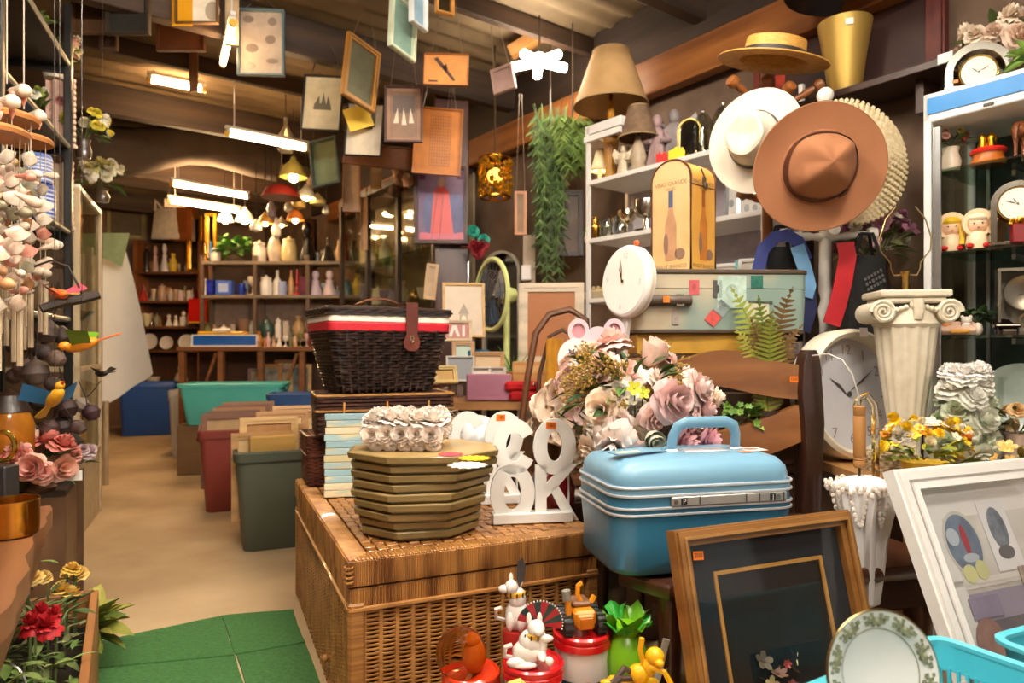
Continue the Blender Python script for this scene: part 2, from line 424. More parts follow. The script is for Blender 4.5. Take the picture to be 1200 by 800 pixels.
# picture frames ----------------------------------------------------
def basis(TL, TR, BL):
    x = (TR-TL).normalized(); z = (TL-BL); z = (z-x*z.dot(x)).normalized(); y = z.cross(x)
    M = Matrix((x, y, z)).transposed().to_4x4(); M.translation = TL; return M, (TR-TL).length, (TL-BL).length
def frame_parts(t, w, h, rail, dep, fm, pm, mat_w=0, mm=None, art=(), glass=None, M0=None, step=True, inner=None, back=True):
    """a frame in local xz centred on 0, front towards -y"""
    M0 = M0 or Matrix()
    mb = MB(); o = rect(0, 0, w, h); i = rect(0, 0, w-2*rail, h-2*rail); mb.ringplate(o, i, dep*.5, -dep*.5)
    if step: mb.ringplate(rect(0, 0, w-rail*.25, h-rail*.25), rect(0, 0, w-rail*1.1, h-rail*1.1), -dep*.5, -dep*.8)
    part(t, 'moulding', mb, fm, M0)
    W2, H2 = w-2*rail, h-2*rail
    mb = MB(); mb.box((0, dep*.3, 0), (W2+.004, dep*.3, H2+.004)); part(t, 'picture', mb, pm, M0)
    y = dep*.15
    if mat_w:
        mb = MB(); mb.ringplate(rect(0, 0, W2, H2), rect(0, 0, W2-2*mat_w, H2-2*mat_w), y, y-.002); part(t, 'mat_board', mb, mm or PL('e8dcc4', .7), M0)
        if inner: mb = MB(); mb.ringplate(rect(0, 0, W2-2*mat_w+.004, H2-2*mat_w+.004), rect(0, 0, W2-2*mat_w-.012, H2-2*mat_w-.012), y-.001, y-.006); part(t, 'inner_moulding', mb, inner, M0)
    for k, (pts, m) in enumerate(art):
        L = pts if isinstance(pts[0], list) else [pts]
        if len(L) > 8:
            mb = MB()
            for q in L: mb.plate(q, y-.0003*(k+1), .0008)
            part(t, 'print', mb, m, M0)['kind'] = 'stuff'
        else:
            for q in L: mb = MB(); mb.plate(q, y-.0003*(k+1), .0008); part(t, 'print', mb, m, M0)
    if glass: mb = MB(); mb.box((0, -dep*.2, 0), (W2, .002, H2)); part(t, 'glass', mb, glass, M0)
def picture(label, c, w, h, fm, pm, rz=0, tilt=0, roll=0, rail=.02, dep=.02, group=None, cord=0, name='picture_frame', cat='picture frame', **k):
    t = thing(name, label, cat, T(V(c)) @ RZ(rz) @ RX(tilt) @ RY(roll), group); frame_parts(t, w, h, rail, dep, fm, pm, **k)
    if cord:
        mb = MB()
        for sx in (-.35, .35): mb.tube([(sx*w, 0, h/2-.005), (sx*w*.3, 0, h/2+cord)], .002, 3)
        part(t, 'hanging_cord', mb, PL('6a5a48'))
    return t
# ------------------------------------------------------------------ rattan trunk
ZT = .48
FLc = V((-.403, 1.698, 0)); TM = T(FLc) @ RZ(AR)
rattan = N('b9803f', .5, h2='6e4019', sc_=26, stretch=(1, 1, .12), det=4, thr=(.36, .62), bump=.3, coat=.15, rnd=.0)
weavem = N('c0894a', .5, h2='8a5726', sc_=14, bump=.2, coat=.1, rnd=0)
weavedk = N('8a5526', .55, h2='5d3414', sc_=14, rnd=0)
def trunk():
    w, d = .71, 1.17
    t = thing('rattan_trunk', 'large honey-brown rattan trunk with woven sides on the green matting', 'trunk', TM)
    mb = MB(); mb.box((w/2, d/2, .19), (w-.03, d-.03, .38)); part(t, 'inner_body', mb, N('4d2c12', .8, rnd=0))
    mb = MB(); weave(mb, (w-.012, d-.012, .02), (w-.012, d-.012, .02), .012, .345, 62, .042, .0025, .0055, flat=1.0)
    o = part(t, 'woven_side', mb, weavem, T(w/2, d/2, 0)); o['kind'] = 'stuff'
    mb = MB(); stakes(mb, (w-.012, d-.012, .02), (w-.012, d-.012, .02), 0, .36, .042, .0065); part(t, 'stake_row', mb, weavem, T(w/2, d/2, 0))['kind'] = 'stuff'
    for x, y in ((0, 0), (1, 0), (0, 1), (1, 1)):
        mb = MB(); mb.box((0, 0, .19), (.045, .045, .36), bev=.008); part(t, 'corner_post', mb, N('a8763c', .5, h2='7a4c1e', sc_=60, stretch=(.1, .1, 2), bump=.3, rnd=0), T(.017+x*(w-.034), .017+y*(d-.034), 0))
    def reeds(z0, z1, o, rnd):
        mb = MB(); x = 0
        for (L, Mx) in ((w+2*o, T(-o, -o, 0)), (d+2*o, T(w+o, -o, 0) @ RZ(PI/2)), (w+2*o, T(w+o, d+o, 0) @ RZ(PI)), (d+2*o, T(-o, d+o, 0) @ RZ(-PI/2))):
            x = .004
            while x < L-.004:
                q = random.uniform(.0035, .007); mb.box((x+q/2, .004+random.uniform(0, .0012), (z0+z1)/2), (q*.94, .012, z1-z0-random.uniform(0, .002)), Mx, bev=.0012); x += q
        return mb
    part(t, 'reed_band', reeds(.352, .405, .000, 0), rattan)['kind'] = 'stuff'
    mb = MB(); mb.tube([(x, y, .352) for x, y in rrect(w+.006, d+.006, .01, 2)], .006, 5, closed=True); part(t, 'plaited_edge', mb, weavem, T(w/2, d/2, 0))
    lid = MB(); lid.box((w/2, d/2, .436), (w-.01, d-.01, .06)); lo = part(t, 'lid', lid, N('8a5526', .6, rnd=0))
    part(lo, 'reed_edge', reeds(.41, .474, .005, 1), rattan)['kind'] = 'stuff'
    # woven lid top: short reeds across the border, flat strips in the middle
    mb = MB(); bw = .055
    for (L, Mx) in ((w, Matrix()), (d, T(w, 0, 0) @ RZ(PI/2)), (w, T(w, d, 0) @ RZ(PI)), (d, T(0, d, 0) @ RZ(-PI/2))):
        x = 0
        while x < L:
            q = random.uniform(.006, .012); y1 = min(bw, x+.004, L-x+.004)
            if y1 > .01: mb.box((x+q/2, y1/2-.004, .474), (q*.92, y1, .010), Mx, bev=.003)
            x += q
    part(lo, 'reed_border', mb, N('c48d4a', .45, h2='8f5a26', sc_=26, stretch=(1, 1, .12), bump=.2, coat=.2, rnd=0))['kind'] = 'stuff'
    mb = MB(); y = bw; j = 0
    while y < d-bw:
        x = bw; i = 0
        while x < w-bw-.002:
            up = (i+j) % 2; q = .03; mb.box((x+q/2, y+q/2, .473+(.002 if up else 0)), (q*(.98 if up else .86), q*(.86 if up else .98), .008), bev=.002); x += q; i += 1
        y += .03; j += 1
    part(lo, 'woven_top', mb, N('b9803f', .45, h2='7d4a1e', sc_=30, coat=.2, rnd=0))['kind'] = 'stuff'
    for x in (-.003, w+.003):
        mb = MB()
        for k in range(4): mb.tube([(x+.012*math.cos(a), -.003+.012*math.sin(a), .425+.012*k) for a in (0, 1, 2, 3, 4, 5)], .003, 4, closed=True)
        part(lo, 'corner_binding', mb, weavem)
    mb = MB(); mb.ball((-.012, .33, .1), .012, 8, 6); mb.tube([(.01, .33, .1), (-.012, .33, .1)], .006, 6); part(t, 'toggle', mb, weavem)
trunk()
# ------------------------------------------------------------------ stack of octagonal boards
OC = V((-.262, 2.0, 0))
def octo(w, d, c): return [(-w/2+c, -d/2), (w/2-c, -d/2), (w/2, -d/2+c), (w/2, d/2-c), (w/2-c, d/2), (-w/2+c, d/2), (-w/2, d/2-c), (-w/2, -d/2+c)]
def boards():
    n = 9; th = .0262; z = ZT
    names = ['lowest', 'second lowest', 'third lowest', 'fourth lowest', 'middle', 'fourth from top', 'third from top', 'second from top', 'topmost']
    bm = N('8c7648', .4, h2='685632', sc_=5, stretch=(.3, .3, 3), coat=.2, rnd=.12)
    tm = N('c4a468', .4, h2='a08450', sc_=6, coat=.25, rnd=.1)
    names = names[:n]
    for i in range(n):
        k = i/(n-1); w = .335+.09*k; d = .31+.06*k
        t = thing('octagonal_tray', 'octagonal olive-brown wooden tray, %s of the stack on the rattan trunk' % names[i], 'tray', T(OC.x+random.uniform(-.012, .012), OC.y+random.uniform(-.01, .01), z+.0006) @ RZ(R(9)+random.uniform(-.08, .08)), 'stacked octagonal trays')
        c = .11*w/.4
        mb = MB(); o = octo(w, d, c)
        loft(mb, [([(x*.90, y*.90) for x, y in o], 0), ([(x*.91, y*.91) for x, y in o], th*.3), ([(x*.985, y*.985) for x, y in o], th*.34), (o, th*.9), ([(x*.99, y*.99) for x, y in o], th*.97)]); part(t, 'rim', mb, bm)
        mb = MB(); loft(mb, [([(x*.97, y*.97) for x, y in o], th*.9), ([(x*.96, y*.96) for x, y in o], th*.985)]); part(t, 'face', mb, tm)
        z += th
    return z
ZO = boards()
def rose_box():
    c = V((-.305, 1.985, ZO+.004)); t = thing('rosette_box', 'small box covered in cream tulle rosettes on top of the octagonal trays', 'box', T(c) @ RZ(R(-4)))
    mb = MB(); loft(mb, [(rrect(.19, .13, .03), 0), (rrect(.20, .14, .03), .06), (rrect(.19, .13, .03), .075)]); part(t, 'body', mb, N('d9c9ba', .8, bump=.3, sc_=40))
    for j in range(3):
        for i in range(5):
            x = -.084+i*.042; y = -.05+j*.05; link('rosette', fl('rose', 'f2e6da'), t, orient((x+random.uniform(-.006, .006), y, .078+random.uniform(-.004, .004)), (random.uniform(-.3, .3), random.uniform(-.4, .1), 1), .036, random.uniform(0, 6)))
    for i in range(5): link('rosette', fl('rose', 'efe0d2'), t, orient((-.084+i*.042, -.068, .042), (0, -1, .25), .035, i))
    for i in range(5): link('rosette', fl('rose', 'ead8c8'), t, orient((-.072+i*.04, -.066, .018), (0, -1, .05), .026, i+2))
    for s in (-1, 1):
        for i in range(3): link('rosette', fl('rose', 'efe0d2'), t, orient((s*.098, -.045+i*.045, .045), (s, 0, .3), .03, i))
rose_box()
def burst(mb, cx, cy, r0, r1, n, z0, h, M=None):
    mb.prism([((r1 if i % 2 else r0)*math.cos(PI*i/n)+cx, (r1 if i % 2 else r0)*math.sin(PI*i/n)*.8+cy) for i in range(2*n)], h, M, z0)
for (px, py, col, r, lab, dz) in ((528, 531, 'd8485a', .035, 'coral red starburst price card on the octagonal trays', 0), (548, 545, 'f3ece0', .05, 'white starburst price card on the octagonal trays', .002), (556, 538, 'f2c11c', .043, 'yellow starburst price card on the octagonal trays', .005)):
    c = G(px, py+2, ZO); mb = MB(); burst(mb, 0, 0, r, r*.78, 13, 0, .0012); solo('price_card', lab, 'price card', mb, PL(col), T(c+V((0, 0, .002+dz))) @ RX(R(3)))
# ------------------------------------------------------------------ COOK signs
def cook(M, label):
    t = thing('cook_sign', label, 'sign', M, 'white COOK signs on the rattan trunk'); wm = PL('f2efe8', .3, coat=.2); dp = .013
    def ringp(cx, cz, rx, rz, ix, iz):
        mb = MB(); mb.ringplate(ell(cx, cz, rx, rz, 36), ell(cx, cz, ix, iz, 36), dp/2, -dp/2); return mb
    n = 30; a0 = R(30); o = []; i_ = []
    for k in range(n+1):
        a = a0+(2*PI-2*a0)*k/n; o.append((-.060+.066*math.cos(a), .228+.084*math.sin(a))); i_.append((-.060+.026*math.cos(a), .228+.045*math.sin(a)))
    mb = MB()
    q = o+i_[::-1]; nn = len(o)
    vs = [(x, dp/2, z) for x, z in q]+[(x, -dp/2, z) for x, z in q]; m = len(q); fs = []
    for k in range(nn-1):
        a, b, c, d = k, k+1, m-2-k, m-1-k; fs += [(a, b, c, d), (m+d, m+c, m+b, m+a)]
    fs += [(k, m+k, m+(k+1) % m, (k+1) % m) for k in range(m)]
    mb.add(vs, fs); part(t, 'letter_c', mb, wm)
    part(t, 'letter_o', ringp(.064, .226, .066, .085, .024, .045), wm)
    part(t, 'letter_o', ringp(-.066, .088, .068, .09, .026, .050), wm)
    K = [[(.004, .004), (.038, .004), (.038, .172), (.004, .172)], [(.036, .070), (.036, .112), (.098, .172), (.135, .172), (.062, .092)], [(.048, .096), (.074, .108), (.138, 0), (.100, 0)]]
    mb = MB()
    for k in K: mb.plate(k, dp/2, dp)
    part(t, 'letter_k', mb, wm)
    mb = MB(); mb.box((-.005, 0, .015), (.245, .05, .03), bev=.002); mb.box((.112, .02, .16), (.006, .006, .26)); part(t, 'base', mb, wm)
    sticker(t, .052, .290, -dp/2-.0003, '180', .031, .021, ang=R(3))
p = G(620, 613, ZT); cook(T(p+V((.015, .02, .001))) @ RZ(R(9)), 'white COOK letter sign standing nearest the blue vanity case')
p = G(556, 592, ZT); cook(T(p+V((.035, .03, .001))) @ RZ(R(9)), 'white COOK letter sign half hidden behind its twin')
# painted plank picture standing behind the trays
def plank_pic():
    c = at(413, 2.42, ZT+.001); t = thing('plank_picture', 'pale blue and cream painted plank picture standing beside dark wicker suitcase', 'picture', T(c) @ RZ(R(10)) @ RX(R(-4)))
    cs = ['9db8b8', 'c9b98a', 'd8c69a', '8fa7ac', 'c9b58a', 'e0d2ae', 'a9bdb9', '8fb0b4']
    for i in range(12):
        mb = MB(); mb.box((random.uniform(-.004, .004), 0, .012+i*.0245), (.19, .018, .0235), bev=.002); part(t, 'plank', mb, N(cs[(i*5) % 8], .7, h2=cs[(i*3+2) % 8], sc_=8, stretch=(.6, 1, 3), det=5, thr=(.45, .55)))
plank_pic()
# ------------------------------------------------------------------ wicker boxes and the picnic basket
dkw = N('5a2f1c', .4, h2='2c140b', sc_=12, coat=.2, rnd=0)
def wicker_case(name, label, M, w, d, h, mat, edge, rows, pitch=.022, r=.0042, clasp=True, flat=1):
    t = thing(name, label, 'wicker case', M)
    mb = MB(); mb.box((0, 0, h/2), (w-.02, d-.02, h-.01)); part(t, 'lining', mb, N('2a140a', .8))
    lz = h*.62
    mb = MB(); weave(mb, (w-.01, d-.01, .015), (w-.01, d-.01, .015), .004, lz-.006, rows, pitch, r, .004, flat); part(t, 'woven_base', mb, mat)['kind'] = 'stuff'
    mb = MB(); weave(mb, (w, d, .015), (w, d, .015), lz, h-.004, max(3, int(rows*.5)), pitch, r, .004, flat); lo = part(t, 'lid', mb, mat); lo['kind'] = 'stuff'
    mb = MB(); y = -d/2+.012; j = 0
    while y < d/2-.01:
        pts = [(-w/2+.01+k*pitch, y, h-.004+.003*(1 if (k+j) % 2 else -1)) for k in range(int((w-.02)/pitch)+1)]
        mb.tube(pts, .0055, 4); y += .0105; j += 1
    part(lo, 'woven_top', mb, mat)['kind'] = 'stuff'
    for z in (lz-.003, h-.004):
        mb = MB(); mb.tube([(x, y, z) for x, y in rrect(w+.006, d+.006, .015, 2)], .005, 5, closed=True); part(t, 'bamboo_edge', mb, edge)
    if clasp:
        for x in (-.16, 0, .16):
            mb = MB(); mb.tube([(x, -d/2-.006, lz-.02), (x, -d/2-.010, lz+.0), (x, -d/2-.006, lz+.03)], .004, 5); part(t, 'binding', mb, N('c58a3c', .5))
        mb = MB(); mb.ball((.0, -d/2-.016, lz+.004), (.014, .008, .012), 8, 6); part(t, 'toggle', mb, N('b98a4c', .5))
wicker_case('wicker_hamper', 'small reddish brown wicker box under the dark wicker suitcase', T(at(402, 2.74, ZT+.001)) @ RZ(AR), .30, .22, .195, N('6e3722', .5, h2='3b1a10', sc_=12, rnd=0), dkw, 16, clasp=False)
wicker_case('wicker_hamper', 'small brown wicker box hidden behind the tulle rosette box', T(at(500, 2.80, ZT+.001)) @ RZ(AR), .20, .20, .195, N('5e3020', .5, rnd=0), dkw, 14, clasp=False)
wicker_case('wicker_suitcase', 'flat dark brown woven suitcase with bamboo edging under the picnic basket', T(at(447, 2.74, ZT+.199)) @ RZ(R(19)), .52, .30, .155, N('4a2618', .45, h2='26120b', sc_=14, rnd=0), N('a8793e', .5), 9, pitch=.03, r=.006)
def picnic():
    M = T(at(443, 2.73, ZT+.199+.162)) @ RZ(R(30)); t = thing('picnic_basket', 'dark woven picnic basket with red and white liner and leather strap', 'basket', M)
    wk = N('33211a', .32, h2='140b08', sc_=18, coat=.35, rnd=0); b = (.37, .26, .035); tp = (.47, .33, .03)
    mb = MB(); loft(mb, [(rrect(b[0]-.02, b[1]-.02, .04), .004), (rrect(tp[0]-.02, tp[1]-.02, .04), .27)]); part(t, 'inner_body', mb, N('160c08', .8))
    mb = MB(); weave(mb, b, tp, .008, .235, 19, .03, .0062, .0065, n=6); part(t, 'woven_body', mb, wk)['kind'] = 'stuff'
    mb = MB(); stakes(mb, b, tp, .0, .25, .03, .006); part(t, 'stake_row', mb, wk)['kind'] = 'stuff'
    mb = MB(); loft(mb, [(rrect(.462, .322, .03), .226), (rrect(.482, .342, .03), .232), (rrect(.488, .348, .03), .258), (rrect(.48, .34, .03), .264)]); part(t, 'red_band', mb, N('c01a2a', .6, var=.2, sc_=20, bump=.2, rnd=0))
    mb = MB(); loft(mb, [(rrect(.474, .334, .03), .262), (rrect(.486, .346, .03), .266), (rrect(.486, .346, .03), .284), (rrect(.476, .336, .03), .290)]); part(t, 'white_liner', mb, N('e8ddc8', .8, var=.12, sc_=20, bump=.2, rnd=0))
    mb = MB(); weave(mb, (.492, .352, .03), (.50, .36, .03), .290, .316, 3, .03, .006, .004, n=5); lo = part(t, 'lid', mb, wk)
    mb = MB(); loft(mb, [(rrect(.49, .35, .03), .29), (rrect(.48, .34, .03), .318), (rrect(.36, .22, .05), .326)]); part(lo, 'lid_panel', mb, N('2a1912', .5, sc_=60, bump=.5, rnd=0))
    for y in (-.06, .0, .06):
        mb = MB(); mb.tube([(-.23+.023*k, y, .326+.004*math.sin(k*2)-.0006*abs(k-10)) for k in range(21)], .007, 5); part(lo, 'lid_strand', mb, wk)
    mb = MB(); mb.tube([(-.1+.02*k, -.02, .335+.028*math.sin(PI*k/10)) for k in range(11)], .009, 6, flat=.5); part(lo, 'handle', mb, N('6a3a1e', .4, rnd=0))
    lea = N('5c2416', .4, h2='431609', sc_=9, coat=.2, rnd=0)
    mb = MB(); pts = [(-.022, .335), (.026, .335), (.026, .27), (.022, .22), (.034, .19), (.03, .168), (.012, .155), (-.012, .155), (-.03, .168), (-.034, .19), (-.02, .22), (-.022, .27)]
    mb.plate(pts, -.182, .005); mb.box((.002, -.13, .337), (.048, .105, .006)); so = part(t, 'leather_strap', mb, lea, T(.07, 0, 0))
    mb = MB(); mb.ringplate(rect(0, .205, .014, .018), rect(0, .205, .008, .012), -.188, -.191); mb.ball((0, -.190, .19), .005, 8, 5); part(so, 'buckle', mb, ME('d8c9a0'))
picnic()
# white satin globe with dried rose beside the suitcase
def satin_globe():
    c = at(560, 2.46, ZT+.001); t = thing('satin_globe', 'white satin heart-shaped ornament with beaded edge behind COOK signs', 'ornament', c)
    mb = MB(); mb.lathe([(.0, 0), (.06, .0), (.065, .012), (.03, .03), (.05, .06), (.082, .12), (.088, .18), (.075, .235), (.045, .27), (0, .285)], 24); part(t, 'body', mb, N('e9e6e4', .22, var=.06, coat=.4, rnd=0))
    for k in range(26):
        a = -1.2+k*.115; mb = MB(); mb.ball((.094*math.sin(a), -.01, .18+.1*math.cos(a)), .0075, 6, 5); part(t, 'bead', mb, CE('e8c9c4'))
satin_globe()
def dried_rose():
    c = at(512, 2.36, ZT+.001); t = thing('dried_rose_bunch', 'bunch of dried cream roses with netting in a thin stem vase', 'flowers', c); rg = random.Random(3)
    mb = MB(); mb.lathe([(.03, 0), (.032, .01), (.012, .03), (.014, .17), (.022, .2)], 12); part(t, 'vase', mb, N('7a4a2a', .5))
    bouquet(t, [(0, -.03, .255, .04, 'rose', 'e0b488'), (-.05, -.02, .25, .03, 'rose', 'd8a878'), (.045, 0, .26, .03, 'open', 'e8c8a0'), (0, .02, .29, .032, 'rose', 'e6bd92'), (-.03, -.03, .215, .025, 'bud', 'caa070')], 14, ('8a7a50', 'b59a68', 'c9a878'), rg, (0, 0, .22), .055, .05)
    mb = MB()
    for k in range(10): mb.tube([(.05+.03*math.cos(a*.9+k), -.01+.01*k*.3, .27+.035*math.sin(a)+.01*math.cos(k)) for a in (0, 1.2, 2.4, 3.6, 4.8)], .0008, 3, closed=True)
    part(t, 'netting', mb, N('e2c9a8', .6))
dried_rose()
# ------------------------------------------------------------------ dark chair that carries the vanity case
CR = R(13); CO = V((.285, 1.515, 0)); CM = T(CO) @ RZ(CR)
ZS = .47
def chair():
    t = thing('wooden_chair', 'dark-stained wooden chair with broad curved back rails holding the blue vanity case', 'chair', CM); w, d = .86, .55
    dk = WD('55301f', 'x', .35, h2='33190f', coat=.3); md = WD('8c5a2e', 'x', .35, h2='6b3f1c', coat=.3)
    o = [(.07, 0), (w-.07, 0), (w, .07), (w, d), (.10, d), (.08, .32), (0, .13)]
    mb = MB(); loft(mb, [([(x*.99+.004, y*.99+.004) for x, y in o], ZS-.035), (o, ZS-.028), (o, ZS-.006), ([(x*.985+.006, y*.985+.004) for x, y in o], ZS)]); part(t, 'seat', mb, dk)
    mb = MB(); mb.box((w/2+.03, .04, ZS-.075), (w-.16, .02, .08)); mb.box((w/2+.05, d-.02, ZS-.075), (w-.2, .02, .08)); mb.box((.14, d/2, ZS-.075), (.02, d-.1, .08)); mb.box((w-.05, d/2, ZS-.075), (.02, d-.1, .08)); part(t, 'apron', mb, dk)
    for x in (.10, w-.06):
        mb = MB(); mb.lathe([(.018, 0), (.022, .02), (.024, .2), (.028, .36), (.03, ZS-.04)], 12); part(t, 'leg', mb, dk, T(x, .06, 0))
    for x, s in ((.14, -1), (w-.02, 1)):
        prof = [(0, 0, .03), (-.004, .15, .03), (-.012, .40, .034), (-.016, .50, .030), (-.004, .62, .030), (.006, .76, .038), (.004, .86, .040), (.008, .95, .034), (.012, .985, .026), (.012, 1.0, .016)]
        mb = MB(); loft(mb, [(rrect(2*r, .05, .008, 2, (s*dx, d-.02+.09*max(0, z-.45))), z) for dx, z, r in prof]); part(t, 'back_post', mb, WD('3b2118', 'z', .32, h2='241009', coat=.4), T(x, 0, 0))
    def rail(zt, zb, name):
        n = 24; top = []; bot = []
        for i in range(n+1):
            u = i/n; x = .15+(w-.18)*u; top.append((x, zt(u))); bot.append((x, zb(u)))
        mb = MB(); vs = []
        for i in range(n+1):
            u = i/n; yy = d+.02+.05*math.sin(PI*u)
            for (x, z) in (top[i], bot[i]):
                lean = .09*max(0, z-.45)-.03; vs += [(x, yy+lean-.014, z), (x, yy+lean+.014, z)]
        fs = []
        for i in range(n):
            a = i*4; b = a+4; fs += [(a, b, b+1, a+1), (a+2, a+3, b+3, b+2), (a, a+2, b+2, b), (a+1, b+1, b+3, a+3)]
        fs += [(0, 1, 3, 2), (n*4, n*4+2, n*4+3, n*4+1)]
        mb.add(vs, fs); part(t, name, mb, md)
    g = lambda u, c, s: math.exp(-((u-c)/s)**2)
    rail(lambda u: .945+.055*g(u, .62, .24)+.03*g(u, .15, .1), lambda u: .835+.05*g(u, .5, .28), 'top_rail')
    rail(lambda u: .70+.13*u**2.5, lambda u: .60+.11*u**3, 'middle_rail')
    sticker(t, w-.085, .905, d-.005, '1500', .03, .019)
chair()
# ------------------------------------------------------------------ blue vanity case
def vanity():
    w, d, h = .475, .29, .275; M = T(V((.235, 1.548, ZS+.002))) @ RZ(R(13)); t = thing('vanity_case', 'light blue hard-shell vanity case with silver bands and top handle', 'vanity case', M); r = .055
    blue = N('33718f', .36, var=.12, sc_=5, h2='2c6482', coat=.25, rnd=0); lt = N('75a3bd', .4, var=.08, sc_=5, coat=.15, rnd=0)
    C0 = (w/2, d/2)
    L = lambda i, z, rr=r: (rrect(w-2*i, d-2*i, rr, 6, C0), z)
    mb = MB(); loft(mb, [L(.03, 0), L(.012, .008), L(.004, .022), L(.006, .08), L(0, .15), L(0, .160)]); part(t, 'lower_body', mb, blue)
    mb = MB(); loft(mb, [L(.0, .166), L(.002, .19)]); part(t, 'middle_band', mb, blue)
    mb = MB(); loft(mb, [L(0, .194), L(0, .207), L(.004, .214)]); lo = part(t, 'lid', mb, lt)
    mb = MB(); loft(mb, [L(.006, .214), L(.004, .224), L(.008, .244), L(.022, .262), L(.045, .270), L(.10, .274, .03)]); part(lo, 'lid_dome', mb, lt)
    silver = N('dfe3e6', .35, metal=.55, rnd=0)
    for z in (.148, .163, .192, .211):
        mb = MB(); mb.tube([(x, y, z) for x, y in rrect(w+.003, d+.003, r, 6, C0)], .0035, 6, closed=True); part(t, 'silver_band', mb, silver)
    mb = MB(); mb.box((.285, -.004, .178), (.30, .008, .022), bev=.002); lp = part(t, 'lock_plate', mb, N('a8a49e', .4, metal=.5, rnd=0))
    for x, s in ((.165, 'P'), (.395, 'J')):
        mb = MB(); mb.box((x, -.009, .178), (.014, .003, .016)); k = part(lp, 'letter_tile', mb, PL('1a1a1c')); mb = MB(); text(mb, s, .017, T(x, -.0112, .178)); part(k, 'letter', mb, PL('d8d4c8'))
    for x in (.205, .325, .36, .425):
        mb = MB(); mb.box((x, -.009, .178), (.002, .003, .021)); part(lp, 'latch_seam', mb, PL('4a4844'))
    for x in (.145, .41):
        mb = MB(); mb.lathe([(.005, 0), (.005, .003), (.002, .003)], 10, T(x, -.0085, .178) @ RX(PI/2)); part(lp, 'keyhole', mb, ME('8a8880'))
    # handle
    hx0, hx1 = .195, .375; pts = [(hx0, d/2-.02, .268), (hx0+.004, d/2-.03, .315), (hx0+.014, d/2-.035, .338), (hx0+.035, d/2-.037, .347), (hx1-.035, d/2-.037, .347), (hx1-.014, d/2-.035, .338), (hx1-.004, d/2-.03, .315), (hx1, d/2-.02, .268)]
    mb = MB(); mb.tube(pts, [.013, .013, .014, .0145, .0145, .014, .013, .013], 10, flat=.72); ho = part(lo, 'handle', mb, lt)
    for x in (hx0, hx1): mb = MB(); mb.box((x, d/2-.02, .275), (.035, .03, .012), bev=.004); part(ho, 'handle_mount', mb, silver)
    mb = MB(); mb.box((.285, d/2-.02, .274), (.12, .05, .004), bev=.0015); part(lo, 'handle_plate', mb, silver)
    mb = MB(); mb.prism([(.03, .06), (.165, .10), (.17, .125), (.02, .105)], .002, z0=.279); mb.tube([(.165, .11, .281), (.19, .12, .285), (.197, .125, .30)], .004, 4); tg = part(lo, 'luggage_tag', mb, lt)
    mb = MB(); mb.prism([(.04, .073), (.10, .09), (.098, .107), (.035, .095)], .001, z0=.2812); part(tg, 'paper', mb, PL('e6e0b0'))
    mb = MB(); mb.prism([(.39, .09), (.455, .10), (.455, .16), (.385, .15)], .001, z0=.2715); part(lo, 'paper_label', mb, PL('ece9e2'))
    mb = MB(); mb.prism(ell(.42, .125, .02, .012, 12), .0006, z0=.2727); part(lo, 'label_print', mb, PL('c06a3a'))
    mb = MB(); mb.prism([(.36, .07), (.392, .07), (.392, .086), (.36, .086)], .001, z0=.2735); part(lo, 'price_sticker', mb, PL('e88a5a'))
vanity()
